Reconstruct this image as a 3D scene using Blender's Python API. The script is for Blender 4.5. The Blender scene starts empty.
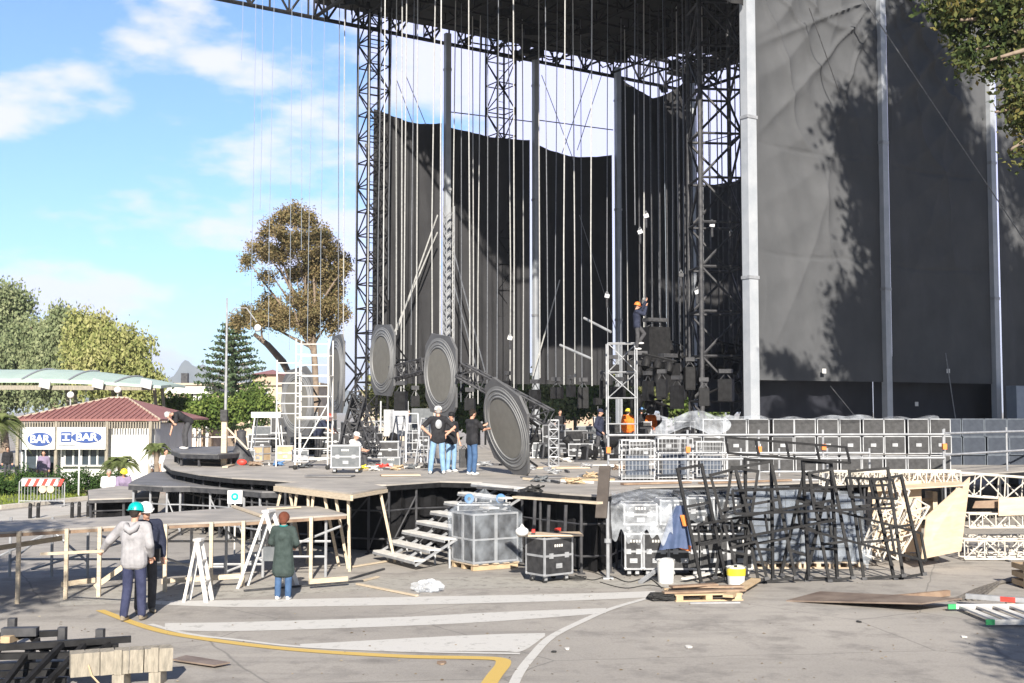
import bpy, math, random
import numpy as np
from mathutils import Vector, Matrix
R = math.radians
random.seed(7); rng = np.random.default_rng(7)
SC = bpy.context.scene
COL = SC.collection

# ---------------------------------------------------------------- camera, sky, sun, exposure
F = 1200.0; TH = math.atan(70.5/F); CH = 3.25
cam = bpy.data.cameras.new('camera'); co = bpy.data.objects.new('camera', cam); COL.objects.link(co)
co.location = (0, 0, CH); co.rotation_euler = (math.pi/2+TH, 0, 0)
cam.sensor_width = 36; cam.lens = 36*F/1024; cam.clip_end = 20000; cam.clip_start = .1
SC.camera = co
SUN_EL = R(28); SX = -.07                                  # sunlight travels (SX, 1) over the ground
ld = Vector((SX, 1, 0)).normalized()*math.cos(SUN_EL); ld.z = -math.sin(SUN_EL)
sl = bpy.data.lights.new('sun', 'SUN'); sl.energy = 5; sl.angle = R(.6); sl.color = (1, .93, .82)
so = bpy.data.objects.new('sun', sl); COL.objects.link(so)
so.rotation_euler = ld.to_track_quat('-Z', 'Y').to_euler(); so.location = (0, -20, 40)
w = bpy.data.worlds.new('World'); SC.world = w; w.use_nodes = True
nt = w.node_tree; nd = nt.nodes; lk = nt.links
bg = nd['Background']
sky = nd.new('ShaderNodeTexSky'); sky.sky_type = 'NISHITA'; sky.sun_disc = False
sky.sun_elevation = SUN_EL; sky.sun_rotation = math.atan2(-SX, -1)   # towards -Y
sky.air_density = 1.0; sky.dust_density = .2; sky.ozone_density = 2.2
tc = nd.new('ShaderNodeTexCoord')
sep = nd.new('ShaderNodeSeparateXYZ'); lk.new(tc.outputs['Generated'], sep.inputs[0])
def wmath(op, a, b, clamp=False):
    n = nd.new('ShaderNodeMath'); n.operation = op; n.use_clamp = clamp
    for i, q in enumerate((a, b)):
        if q is None: continue
        if isinstance(q, (int, float)): n.inputs[i].default_value = q
        else: lk.new(q, n.inputs[i])
    return n.outputs[0]
mp = nd.new('ShaderNodeMapping'); lk.new(tc.outputs['Generated'], mp.inputs[0]); mp.inputs['Scale'].default_value = (7.5, 7.5, 19); mp.inputs['Location'].default_value = (5.3, 1.2, .4)
n1 = nd.new('ShaderNodeTexNoise'); lk.new(mp.outputs[0], n1.inputs[0]); n1.inputs['Scale'].default_value = 1.0; n1.inputs['Detail'].default_value = 7; n1.inputs['Roughness'].default_value = .52
rightw = wmath('MULTIPLY', wmath('ADD', sep.outputs[0], .16), 1.5, True)       # more cloud cover to the east
low = wmath('MULTIPLY', sep.outputs[2], 0)
cl = wmath('ADD', wmath('ADD', n1.outputs[0], rightw), low)
cr = nd.new('ShaderNodeMapRange'); cr.interpolation_type = 'SMOOTHSTEP'
cr.inputs[1].default_value = .45; cr.inputs[2].default_value = .62; lk.new(cl, cr.inputs[0])
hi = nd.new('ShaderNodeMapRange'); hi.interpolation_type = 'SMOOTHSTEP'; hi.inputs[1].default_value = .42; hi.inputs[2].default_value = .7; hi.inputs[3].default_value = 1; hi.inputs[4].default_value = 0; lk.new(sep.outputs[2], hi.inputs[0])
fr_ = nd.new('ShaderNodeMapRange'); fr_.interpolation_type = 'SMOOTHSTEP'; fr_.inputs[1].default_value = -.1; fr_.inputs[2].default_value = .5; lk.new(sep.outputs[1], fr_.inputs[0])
front = wmath('MULTIPLY', hi.outputs[0], fr_.outputs[0])          # clouds kept to the camera's view, so less fill comes from behind and above
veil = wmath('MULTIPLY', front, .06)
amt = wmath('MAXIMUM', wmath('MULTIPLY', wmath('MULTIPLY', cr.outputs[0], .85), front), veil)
hz = nd.new('ShaderNodeMapRange'); hz.inputs[1].default_value = 0; hz.inputs[2].default_value = .1; hz.inputs[3].default_value = .05; hz.inputs[4].default_value = 0
lk.new(sep.outputs[2], hz.inputs[0])
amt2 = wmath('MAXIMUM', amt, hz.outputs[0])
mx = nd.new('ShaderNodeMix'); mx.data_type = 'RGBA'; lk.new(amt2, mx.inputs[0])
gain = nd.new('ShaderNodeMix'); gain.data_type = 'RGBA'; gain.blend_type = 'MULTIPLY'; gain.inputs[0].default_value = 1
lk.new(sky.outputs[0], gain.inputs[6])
gm_ = nd.new('ShaderNodeMix'); gm_.data_type = 'RGBA'; lk.new(front, gm_.inputs[0]); gm_.inputs[6].default_value = (.62, .66, .74, 1); gm_.inputs[7].default_value = (.98, 1.34, 1.8, 1); lk.new(gm_.outputs[2], gain.inputs[7])  # sky brightened ahead, dimmed behind and overhead to deepen shade
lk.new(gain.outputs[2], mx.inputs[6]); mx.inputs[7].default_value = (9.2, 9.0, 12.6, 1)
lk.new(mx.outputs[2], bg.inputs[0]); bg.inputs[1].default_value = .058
SC.view_settings.view_transform = 'Standard'; SC.view_settings.look = 'None'
SC.view_settings.exposure = 1.02; SC.view_settings.gamma = 1
SC.cycles.max_bounces = 6; SC.cycles.transparent_max_bounces = 24; SC.cycles.use_denoising = True
SC.cycles.sample_clamp_indirect = 6

# ---------------------------------------------------------------- pixel helpers
def ray(px, py):
    u, v = px-512, 341.5-py
    return Vector((u, F*math.cos(TH)-v*math.sin(TH), F*math.sin(TH)+v*math.cos(TH)))
def at(px, py, Y):
    d = ray(px, py); d *= Y/d.y; return Vector((d.x, Y, CH+d.z))
def G(px, py, z=0):
    d = ray(px, py); t = (z-CH)/d.z; return Vector((d.x*t, d.y*t, z))
V = Vector

# ---------------------------------------------------------------- mesh builder
class MB:
    def __init__(s): s.v = []; s.f = []
    def add(s, vs, fs):
        o = len(s.v); s.v += [tuple(p) for p in vs]; s.f += [tuple(i+o for i in f) for f in fs]; return s
    def box(s, c, sz, rz=0, M=None):
        x, y, z = (q/2 for q in sz); c = V(c)
        vs = [V((a*x, b*y, d*z)) for d in (-1, 1) for a, b in ((-1, -1), (1, -1), (1, 1), (-1, 1))]
        m = M if M is not None else Matrix.Rotation(rz, 3, 'Z')
        return s.add([c+m@q for q in vs], [(3, 2, 1, 0), (4, 5, 6, 7), (0, 1, 5, 4), (1, 2, 6, 5), (2, 3, 7, 6), (3, 0, 4, 7)])
    def frame(s, p, q):
        d = (V(q)-V(p)); L = d.length; d = d.normalized() if L else V((0, 0, 1))
        up = V((0, 0, 1)) if abs(d.z) < .95 else V((0, 1, 0))
        a = d.cross(up).normalized(); b = a.cross(d); return d, a, b
    def bar(s, p, q, w, h=None):
        h = h or w; d, a, b = s.frame(p, q); p = V(p); q = V(q)
        vs = [c+a*i*w/2+b*j*h/2 for c in (p, q) for i, j in ((-1, -1), (1, -1), (1, 1), (-1, 1))]
        return s.add(vs, [(0, 1, 2, 3), (7, 6, 5, 4), (0, 4, 5, 1), (1, 5, 6, 2), (2, 6, 7, 3), (3, 7, 4, 0)])
    def tube(s, p, q, r, r1=None, n=8):
        r1 = r if r1 is None else r1; d, a, b = s.frame(p, q); p = V(p); q = V(q); vs = []
        for c, rr in ((p, r), (q, r1)):
            for i in range(n):
                t = 2*math.pi*i/n; vs.append(c+a*math.cos(t)*rr+b*math.sin(t)*rr)
        fs = [(i, i+n, (i+1) % n+n, (i+1) % n) for i in range(n)]+[tuple(range(n)), tuple(range(2*n-1, n-1, -1))]
        return s.add(vs, fs)
    def path(s, pts, r, n=6):
        pts = [V(p) for p in pts]; vs = []; m = len(pts); rs = r if hasattr(r, '__len__') else [r]*m
        for k, p in enumerate(pts):
            d, a, b = s.frame(pts[max(0, k-1)], pts[min(m-1, k+1)])
            for i in range(n):
                t = 2*math.pi*i/n; vs.append(p+a*math.cos(t)*rs[k]+b*math.sin(t)*rs[k])
        fs = [(k*n+i, (k+1)*n+i, (k+1)*n+(i+1) % n, k*n+(i+1) % n) for k in range(m-1) for i in range(n)]
        fs += [tuple(range(n)), tuple(range(m*n-1, (m-1)*n-1, -1))]
        return s.add(vs, fs)
    def ell(s, c, r, nu=12, nv=8, M=None):
        c = V(c); r = r if hasattr(r, '__len__') else (r, r, r); vs = []
        for j in range(1, nv):
            for i in range(nu):
                a = 2*math.pi*i/nu; b = math.pi*j/nv
                q = V((r[0]*math.sin(b)*math.cos(a), r[1]*math.sin(b)*math.sin(a), r[2]*math.cos(b)))
                vs.append(c+(M@q if M is not None else q))
        t = V((0, 0, r[2])); t = M@t if M is not None else t
        vs += [c+t, c-t]; T_, B_ = len(vs)-2, len(vs)-1
        fs = [(j*nu+i, (j+1)*nu+i, (j+1)*nu+(i+1) % nu, j*nu+(i+1) % nu) for j in range(nv-2) for i in range(nu)]
        fs += [(T_, i, (i+1) % nu) for i in range(nu)]+[(B_, (nv-2)*nu+(i+1) % nu, (nv-2)*nu+i) for i in range(nu)]
        return s.add(vs, fs)
    def lathe(s, prof, c=(0, 0, 0), n=16, M=None):
        c = V(c); vs = []
        for r, z in prof:
            for i in range(n):
                a = 2*math.pi*i/n; q = V((r*math.cos(a), r*math.sin(a), z)); vs.append(c+(M@q if M is not None else q))
        m = len(prof)
        fs = [(k*n+i, k*n+(i+1) % n, (k+1)*n+(i+1) % n, (k+1)*n+i) for k in range(m-1) for i in range(n)]
        fs += [tuple(range(n-1, -1, -1)), tuple(range((m-1)*n, m*n))]
        return s.add(vs, fs)
    def prism(s, pts, z0, z1):
        n = len(pts); A = sum(pts[i][0]*pts[(i+1) % n][1]-pts[(i+1) % n][0]*pts[i][1] for i in range(n))
        if A < 0: pts = pts[::-1]
        vs = [(p[0], p[1], z0) for p in pts]+[(p[0], p[1], z1) for p in pts]
        return s.add(vs, [tuple(range(n-1, -1, -1)), tuple(range(n, 2*n))]+[(i, (i+1) % n, (i+1) % n+n, i+n) for i in range(n)])
    def extr(s, pts, d):
        """closed 3D polygon pushed along d"""
        n = len(pts); d = V(d); vs = [V(p) for p in pts]+[V(p)+d for p in pts]
        return s.add(vs, [tuple(range(n)), tuple(range(2*n-1, n-1, -1))]+[(i, i+n, (i+1) % n+n, (i+1) % n) for i in range(n)])
    def grid(s, fn, nu, nv, thick=0, n=None):
        vs = [fn(i/nu, j/nv) for j in range(nv+1) for i in range(nu+1)]
        fs = [(j*(nu+1)+i, j*(nu+1)+i+1, (j+1)*(nu+1)+i+1, (j+1)*(nu+1)+i) for j in range(nv) for i in range(nu)]
        if thick:
            n = V(n); m = len(vs); vs2 = [V(p)+n*thick for p in vs]; b = [(f[3]+m, f[2]+m, f[1]+m, f[0]+m) for f in fs]
            W = nu+1; rim = [(i, i+m, i+1+m, i+1) for i in range(nu)]+[(nv*W+i+1, nv*W+i+1+m, nv*W+i+m, nv*W+i) for i in range(nu)]
            rim += [((j+1)*W, (j+1)*W+m, j*W+m, j*W) for j in range(nv)]+[(j*W+nu, j*W+nu+m, (j+1)*W+nu+m, (j+1)*W+nu) for j in range(nv)]
            vs += vs2; fs += b+rim
        return s.add(vs, fs)
    def build(s, name, mt, parent=None, world=False, smooth=False, angle=40):
        P = np.array([tuple(p) for p in s.v], dtype=float).reshape(-1, 3)
        off = V((0, 0, 0))
        if parent is None:
            lo, hi = P.min(0), P.max(0); off = V(((lo[0]+hi[0])/2, (lo[1]+hi[1])/2, lo[2])); P = P-np.array(off)
        elif world:
            root = parent; M = root.matrix_basis
            while root.parent: root = root.parent; M = root.matrix_basis@M
            I = np.array(M.inverted()); P = P@I[:3, :3].T+I[:3, 3]
        me = bpy.data.meshes.new(name); me.from_pydata(P.tolist(), [], s.f); me.validate()
        me.materials.append(mt)
        if smooth:
            me.polygons.foreach_set('use_smooth', [True]*len(me.polygons)); me.set_sharp_from_angle(angle=R(angle))
        o = bpy.data.objects.new(name, me); COL.objects.link(o); o.location = off
        if parent: o.parent = parent; o.location = (0, 0, 0)
        return o

def tag(o, label=None, cat=None, group=None, kind=None):
    for k, q in (('label', label), ('category', cat), ('group', group), ('kind', kind)):
        if q: o[k] = q
    return o
def thing(name, label, cat, loc=(0, 0, 0), rz=0, group=None):
    o = bpy.data.objects.new(name, None); COL.objects.link(o); o.empty_display_size = .1
    o.location = loc; o.rotation_euler = (0, 0, rz); o.matrix_basis = Matrix.Translation(V(loc))@Matrix.Rotation(rz, 4, 'Z')
    return tag(o, label, cat, group)
def dup(root, loc, rz=None, label=None, group=None, eul=None, sc=None):
    r = root.copy(); COL.objects.link(r)
    r.location = loc
    if rz is not None: r.rotation_euler = (0, 0, rz)
    if eul is not None: r.rotation_euler = eul
    if sc is not None: r.scale = sc
    if label: r['label'] = label
    if group: r['group'] = group
    for ch in list(root.children):
        c = ch.copy(); COL.objects.link(c); c.parent = r
        for g in list(ch.children):
            d = g.copy(); COL.objects.link(d); d.parent = c
    return r

# ---------------------------------------------------------------- materials
def mat(name, c1, c2=None, scale=3, rough=.7, metal=0, bump=0, bscale=40, detail=5, thr=(.35, .65), spec=.5, stretch=None):
    m = bpy.data.materials.new(name); m.use_nodes = True; n = m.node_tree.nodes; l = m.node_tree.links
    b = n['Principled BSDF']; b.inputs['Base Color'].default_value = (*c1, 1); b.inputs['Roughness'].default_value = rough
    b.inputs['Metallic'].default_value = metal; b.inputs['Specular IOR Level'].default_value = spec
    t = n.new('ShaderNodeTexCoord'); src = t.outputs['Object']
    if stretch:
        mp = n.new('ShaderNodeMapping'); mp.inputs['Scale'].default_value = stretch; l.new(src, mp.inputs[0]); src = mp.outputs[0]
    if c2:
        z = n.new('ShaderNodeTexNoise'); z.inputs['Scale'].default_value = scale; z.inputs['Detail'].default_value = detail; z.inputs['Roughness'].default_value = .6
        l.new(src, z.inputs[0]); r = n.new('ShaderNodeValToRGB')
        r.color_ramp.elements[0].position, r.color_ramp.elements[1].position = thr
        r.color_ramp.elements[0].color = (*c1, 1); r.color_ramp.elements[1].color = (*c2, 1)
        l.new(z.outputs[0], r.inputs[0]); l.new(r.outputs[0], b.inputs['Base Color'])
    if bump:
        z = n.new('ShaderNodeTexNoise'); z.inputs['Scale'].default_value = bscale; z.inputs['Detail'].default_value = 4
        l.new(src, z.inputs[0]); q = n.new('ShaderNodeBump'); q.inputs['Strength'].default_value = bump; q.inputs['Distance'].default_value = .02
        l.new(z.outputs[0], q.inputs['Height']); l.new(q.outputs[0], b.inputs['Normal'])
    return m
def leafmat(name, cols, trans=.25):
    m = bpy.data.materials.new(name); m.use_nodes = True; n = m.node_tree.nodes; l = m.node_tree.links
    n.remove(n['Principled BSDF']); out = n['Material Output']
    g = n.new('ShaderNodeNewGeometry'); r = n.new('ShaderNodeValToRGB'); r.color_ramp.interpolation = 'LINEAR'
    while len(r.color_ramp.elements) < len(cols): r.color_ramp.elements.new(.5)
    t = n.new('ShaderNodeTexCoord'); z = n.new('ShaderNodeTexNoise'); z.inputs['Scale'].default_value = .6; l.new(t.outputs['Object'], z.inputs[0])
    mm = n.new('ShaderNodeMath'); mm.operation = 'MULTIPLY_ADD'; l.new(g.outputs['Random Per Island'], mm.inputs[0]); mm.inputs[1].default_value = .55
    m2 = n.new('ShaderNodeMath'); m2.operation = 'MULTIPLY_ADD'; l.new(z.outputs[0], m2.inputs[0]); m2.inputs[1].default_value = 1.4; m2.inputs[2].default_value = -.48
    l.new(m2.outputs[0], mm.inputs[2])
    for i, c in enumerate(cols):
        e = r.color_ramp.elements[i]; e.position = i/(len(cols)-1); e.color = (*c, 1)
    l.new(mm.outputs[0], r.inputs[0])
    d = n.new('ShaderNodeBsdfDiffuse'); tr = n.new('ShaderNodeBsdfTranslucent'); mx = n.new('ShaderNodeMixShader'); mx.inputs[0].default_value = trans
    l.new(r.outputs[0], d.inputs[0]); l.new(r.outputs[0], tr.inputs[0]); l.new(d.outputs[0], mx.inputs[1]); l.new(tr.outputs[0], mx.inputs[2])
    l.new(mx.outputs[0], out.inputs[0]); return m
def film(name, alpha, col=(.8, .85, .9)):
    m = bpy.data.materials.new(name); m.use_nodes = True; n = m.node_tree.nodes; l = m.node_tree.links
    b = n['Principled BSDF']; b.inputs['Base Color'].default_value = (*col, 1); b.inputs['Roughness'].default_value = .18
    t = n.new('ShaderNodeTexCoord'); z = n.new('ShaderNodeTexNoise'); z.inputs['Scale'].default_value = 3.5; z.inputs['Detail'].default_value = 8; l.new(t.outputs['Object'], z.inputs[0])
    r = n.new('ShaderNodeMapRange'); r.inputs[1].default_value = .35; r.inputs[2].default_value = .7; r.inputs[3].default_value = alpha*.4; r.inputs[4].default_value = min(1, alpha*1.6)
    l.new(z.outputs[0], r.inputs[0]); l.new(r.outputs[0], b.inputs['Alpha'])
    q = n.new('ShaderNodeBump'); q.inputs['Strength'].default_value = .9; q.inputs['Distance'].default_value = .06; l.new(z.outputs[0], q.inputs['Height']); l.new(q.outputs[0], b.inputs['Normal'])
    return m

M = dict(
 alu=mat('aluminium', (.45, .46, .48), (.34, .35, .37), 6, .45, .4),
 galv=mat('galvanised_steel', (.3, .31, .33), (.44, .45, .47), 4, .5, .35),
 pole=mat('pale_grey_steel', (.36, .385, .42), (.45, .47, .5), 1.5, .5, .2),
 poled=mat('grey_blue_steel', (.22, .26, .33), (.3, .34, .4), 1.5, .5, .3),
 black=mat('black_steel', (.01, .01, .011), (.022, .022, .024), 6, .6, 0, spec=.2),
 dsteel=mat('dark_steel', (.035, .036, .042), (.08, .08, .085), 5, .6, .1, spec=.3),
 roofb=mat('black_roof_membrane', (.012, .012, .014), (.025, .024, .024), .7, .8),
 lam=mat('black_laminate', (.018, .018, .02), (.045, .045, .048), 9, .5, 0, .1, 80),
 lamg=mat('grey_laminate', (.09, .1, .11), (.14, .15, .16), 6, .6),
 blue=mat('blue_laminate', (.045, .06, .09), (.08, .1, .14), 6, .6),
 wood=mat('pale_timber', (.46, .38, .28), (.6, .51, .39), 7, .75, 0, .2, 30, stretch=(1, 1, 6)),
 ply=mat('birch_plywood', (.52, .4, .28), (.62, .5, .37), 2, .7, stretch=(1, 1, 5)),
 plyd=mat('worn_brown_plywood', (.2, .13, .09), (.33, .24, .17), 3, .7, 0, .2, 30),
 oldw=mat('weathered_timber', (.22, .2, .165), (.36, .32, .26), 5, .85, 0, .4, 25, stretch=(5, 1, 1)),
 deck=mat('grey_stage_deck', (.28, .262, .242), (.44, .405, .365), 1.1, .75, 0, .1, 60, detail=8),
 deckd=mat('dark_stage_deck', (.12, .12, .125), (.2, .195, .2), 1.4, .7, 0, .1, 60, detail=8),
 void_shade=mat('black_void_shade', (.008, .008, .009), (.016, .016, .018), 3, .95, spec=.2),  # near-black for the shade under the decks
 tarp=mat('dark_grey_tarpaulin', (.079, .082, .088), (.1, .103, .11), .45, .95, 0, .06, 9, detail=8, spec=.08),
 tarpb=mat('navy_black_tarpaulin', (.01, .011, .018), (.018, .02, .03), .6, .7, 0, .15, 6),
 tarpf=mat('back_tarpaulin', (.036, .036, .039), (.05, .05, .053), .4, .9, 0, .1, 8, spec=.08),
 white=mat('white_paint', (.6, .6, .59), (.7, .7, .69), 3, .5),
 dwhite=mat('dirty_white', (.6, .58, .54), (.75, .73, .7), 4, .7),
 cream=mat('cream_plaster', (.42, .35, .27), (.5, .43, .34), 1.2, .9),
 peach=mat('peach_plaster', (.42, .31, .23), (.5, .38, .29), 1.2, .9),
 roofr=mat('red_brown_roof_sheet', (.24, .105, .1), (.3, .14, .125), 2, .7),
 mint=mat('pale_mint_roof_sheet', (.36, .46, .41), (.43, .53, .47), .8, .5),
 glass=mat('dark_window_glass', (.03, .04, .05), (.06, .08, .1), 1, .08),
 red=mat('red_paint', (.6, .04, .03), (.72, .07, .05), 4, .5),
 orange=mat('orange_plastic', (.75, .17, .03), (.85, .25, .05), 5, .6),
 yellow=mat('yellow_plastic', (.75, .6, .03), (.85, .7, .06), 5, .5),
 teal=mat('teal_plastic', (.0, .34, .32), (.0, .4, .38), 3, .35),
 bluep=mat('blue_cloth', (.08, .2, .42), (.12, .26, .5), 5, .8),
 rubber=mat('black_rubber', (.015, .015, .015), (.03, .03, .03), 8, .85),
 grille=mat('grey_speaker_cloth', (.155, .15, .135), (.18, .174, .158), 5, .8),
 ringg=mat('grey_disc_ring', (.16, .163, .168), (.2, .203, .208), 3, .55),
 discp=mat('grey_disc_plate', (.085, .087, .093), (.12, .12, .125), 2, .6),
 plyk=mat('dark_brown_board', (.05, .04, .035), (.09, .075, .065), 3, .8),
 cream2=mat('cream_painted_steel', (.52, .48, .42), (.62, .58, .52), 3, .6),
 blue_shaded=mat('shaded_blue_laminate', (.02, .028, .045), (.035, .045, .065), 6, .7), trim_shaded=mat('shaded_grey_blue_trim', (.07, .085, .11), (.1, .12, .15), 6, .6),  # shade of the far right cases put into laminate and trim colour
 rust=mat('rusty_steel_plate', (.15, .11, .09), (.28, .22, .18), 1.6, .6, .2, .15, 20, detail=8),
 cable=mat('grey_cable', (.08, .072, .062), (.17, .155, .135), 5, .6),
 rope=mat('pale_hoist_chain', (.38, .38, .38), (.52, .52, .5), 8, .5, .2),
 ropeg=mat('grey_hoist_chain', (.14, .15, .17), (.22, .23, .25), 8, .5, .3),
 ropes=mat('slate_blue_wire', (.2, .24, .3), (.3, .34, .4), 8, .6),
 card=mat('cardboard', (.42, .3, .18), (.52, .4, .26), 3, .9),
 lamp=mat('white_lamp_globe', (.85, .85, .82), None, 1, .3),
 bark=mat('grey_brown_bark', (.16, .12, .09), (.28, .22, .17), 4, .95, 0, .6, 12),
 bwhite=mat('white_lettering', (.85, .85, .85), None),
 bblue=mat('navy_sign_blue', (.03, .07, .25), None, 1, .5),
 green=mat('green_plastic', (.03, .3, .1), (.05, .38, .14), 5, .5),
 stone=mat('pale_stone', (.5, .46, .4), (.62, .58, .52), 3, .9, 0, .2, 20),
 film=film('clear_plastic_wrap', .17, (.62, .68, .76)), film2=film('milky_plastic_sheet', .33, (.68, .72, .78)), film3=film('thin_clear_wrap', .28),
)
# ---------------------------------------------------------------- ground
def asphalt():
    m = bpy.data.materials.new('asphalt'); m.use_nodes = True; n = m.node_tree.nodes; l = m.node_tree.links
    b = n['Principled BSDF']; b.inputs['Roughness'].default_value = .85; b.inputs['Specular IOR Level'].default_value = .3
    g = n.new('ShaderNodeTexCoord'); S = g.outputs['Object']
    def noise(sc, det=6, ro=.6):
        z = n.new('ShaderNodeTexNoise'); z.inputs['Scale'].default_value = sc; z.inputs['Detail'].default_value = det; z.inputs['Roughness'].default_value = ro; l.new(S, z.inputs[0]); return z.outputs[0]
    def mixc(f, a, b_):
        q = n.new('ShaderNodeMix'); q.data_type = 'RGBA'; l.new(f, q.inputs[0])
        for i, c in ((6, a), (7, b_)):
            if isinstance(c, tuple): q.inputs[i].default_value = (*c, 1)
            else: l.new(c, q.inputs[i])
        return q.outputs[2]
    def rng_(f, a, b_, c=0, d=1):
        q = n.new('ShaderNodeMapRange'); l.new(f, q.inputs[0]); q.inputs[1].default_value = a; q.inputs[2].default_value = b_; q.inputs[3].default_value = c; q.inputs[4].default_value = d; return q.outputs[0]
    c = mixc(rng_(noise(.16, 5), .35, .65), (.32, .298, .275), (.42, .39, .355))
    c = mixc(rng_(noise(1.3, 8, .7), .5, .68, 0, .7), c, (.19, .176, .165))
    c = mixc(rng_(noise(.45, 8, .75), .56, .72, 0, .5), c, (.44, .41, .37))
    c = mixc(rng_(noise(45, 3), .45, .75, 0, .35), c, (.11, .11, .11))
    c = mixc(rng_(noise(70, 2), .62, .75, 0, .4), c, (.5, .48, .45))
    vz = n.new('ShaderNodeTexVoronoi'); vz.feature = 'DISTANCE_TO_EDGE'; vz.inputs['Scale'].default_value = .23; vz.inputs['Randomness'].default_value = 1
    wv = n.new('ShaderNodeMix'); wv.data_type = 'RGBA'; wv.inputs[0].default_value = .12; l.new(S, wv.inputs[6])
    zz = n.new('ShaderNodeTexNoise'); zz.inputs['Scale'].default_value = 1.2; zz.inputs['Detail'].default_value = 5; l.new(S, zz.inputs[0]); l.new(zz.outputs[1], wv.inputs[7]); l.new(wv.outputs[2], vz.inputs[0])
    c = mixc(rng_(vz.outputs[0], .0, .004, .55, 0), c, (.09, .09, .09))
    mp2 = n.new('ShaderNodeMapping'); mp2.inputs['Rotation'].default_value = (0, 0, .5); mp2.inputs['Scale'].default_value = (.25, 2.6, 1); l.new(S, mp2.inputs[0])
    zt = n.new('ShaderNodeTexNoise'); zt.inputs['Scale'].default_value = .9; zt.inputs['Detail'].default_value = 6; l.new(mp2.outputs[0], zt.inputs[0])
    c = mixc(rng_(zt.outputs[0], .55, .72, 0, .4), c, (.19, .178, .168))
    vs_ = n.new('ShaderNodeTexVoronoi'); vs_.inputs['Scale'].default_value = .55; l.new(S, vs_.inputs[0]); c = mixc(rng_(vs_.outputs[0], .05, .16, .5, 0), c, (.12, .112, .105))
    l.new(c, b.inputs[0])
    q = n.new('ShaderNodeBump'); q.inputs['Strength'].default_value = .35; q.inputs['Distance'].default_value = .01; l.new(noise(60, 3), q.inputs['Height']); l.new(q.outputs[0], b.inputs['Normal'])
    return m
tag(MB().box((0, 3000, -.25), (8000, 8000, .5)).build('ground', asphalt()), kind='structure')
def wornmat(name, col, wear=.52):
    m = bpy.data.materials.new(name); m.use_nodes = True; n = m.node_tree.nodes; l = m.node_tree.links
    b = n['Principled BSDF']; b.inputs['Base Color'].default_value = (*col, 1); b.inputs['Roughness'].default_value = .8
    t = n.new('ShaderNodeTexCoord'); z = n.new('ShaderNodeTexNoise'); z.inputs['Scale'].default_value = 4; z.inputs['Detail'].default_value = 9; z.inputs['Roughness'].default_value = .75; l.new(t.outputs['Object'], z.inputs[0])
    r = n.new('ShaderNodeMapRange'); r.inputs[1].default_value = wear+.03; r.inputs[2].default_value = wear+.22; r.inputs[3].default_value = .94; r.inputs[4].default_value = .3; l.new(z.outputs[0], r.inputs[0]); l.new(r.outputs[0], b.inputs['Alpha'])
    return m
WL = wornmat('worn_white_paint', (.6, .585, .56)); YL = wornmat('worn_yellow_paint', (.62, .43, .12), .56); DUST = wornmat('pale_dust', (.4, .38, .345), .47)
def smoothpts(pts, n=6):
    out = []
    P = [V(p) for p in pts]; P = [P[0]]+P+[P[-1]]
    for k in range(1, len(P)-2):
        for i in range(n):
            t = i/n; a, b, c, d = P[k-1], P[k], P[k+1], P[k+2]
            out.append(.5*((2*b)+(c-a)*t+(2*a-5*b+4*c-d)*t*t+(3*b-a-3*c+d)*t**3))
    return out+[P[-2]]
def mark(name, pts, mt, z=.005):
    """pts: px, upper py, lower py"""
    pts = smoothpts([(a, b, c) for a, b, c in pts]); vs = []; fs = []
    for k, (a, b, c) in enumerate(pts):
        vs += [G(a, b, z), G(a, c, z)]
        if k: fs.append((2*k-2, 2*k-1, 2*k+1, 2*k))
    return tag(MB().add(vs, fs).build(name, mt), kind='structure')
mark('road_marking', [(150, 601, 604), (240, 600, 607), (400, 597, 605), (560, 594, 601), (655, 591, 597)], WL)
mark('road_marking', [(165, 623, 630), (240, 622, 631), (400, 617, 626), (500, 612, 621), (606, 608, 613)], WL)
mark('road_marking', [(300, 644, 647), (340, 642, 649), (430, 637, 651), (500, 634, 651), (522, 633.5, 651), (545, 633, 636)], WL)
def band(name, pts, mt, z):
    pts = smoothpts([(G(a, b, z).x, G(a, b, z).y, w_) for a, b, w_ in pts]); vs = []; fs = []
    for k, p in enumerate(pts):
        d = (pts[min(k+1, len(pts)-1)]-pts[max(k-1, 0)]); d = V((d.x, d.y)).normalized()
        vs += [(p.x-d.y*p.z/2, p.y+d.x*p.z/2, z), (p.x+d.y*p.z/2, p.y-d.x*p.z/2, z)]
        if k: fs.append((2*k-2, 2*k-1, 2*k+1, 2*k))
    return tag(MB().add(vs, fs).build(name, mt), kind='structure')
band('road_marking', [(655, 596, .12), (613, 608, .12), (580, 622, .13), (551, 637, .13), (533, 655, .13), (518, 675, .13), (508, 700, .13)], WL, .009)
band('road_marking', [(150, 624, .1), (190, 634, .1), (240, 640, .1), (300, 646.5, .1), (400, 651, .1), (520, 653.5, .1)], WL, .009)
band('yellow_road_marking', [(100, 610, .14), (150, 628, .16), (200, 638, .17), (290, 649, .18), (400, 656, .2), (470, 657.5, .2), (499, 659, .2), (503, 664, .2), (494, 676, .2), (478, 700, .2)], YL, .009)
mark('dust_strip', [(60, 590, 606), (200, 584, 600), (380, 578, 590), (560, 577, 588), (700, 580, 588)], DUST, .0025)
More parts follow.
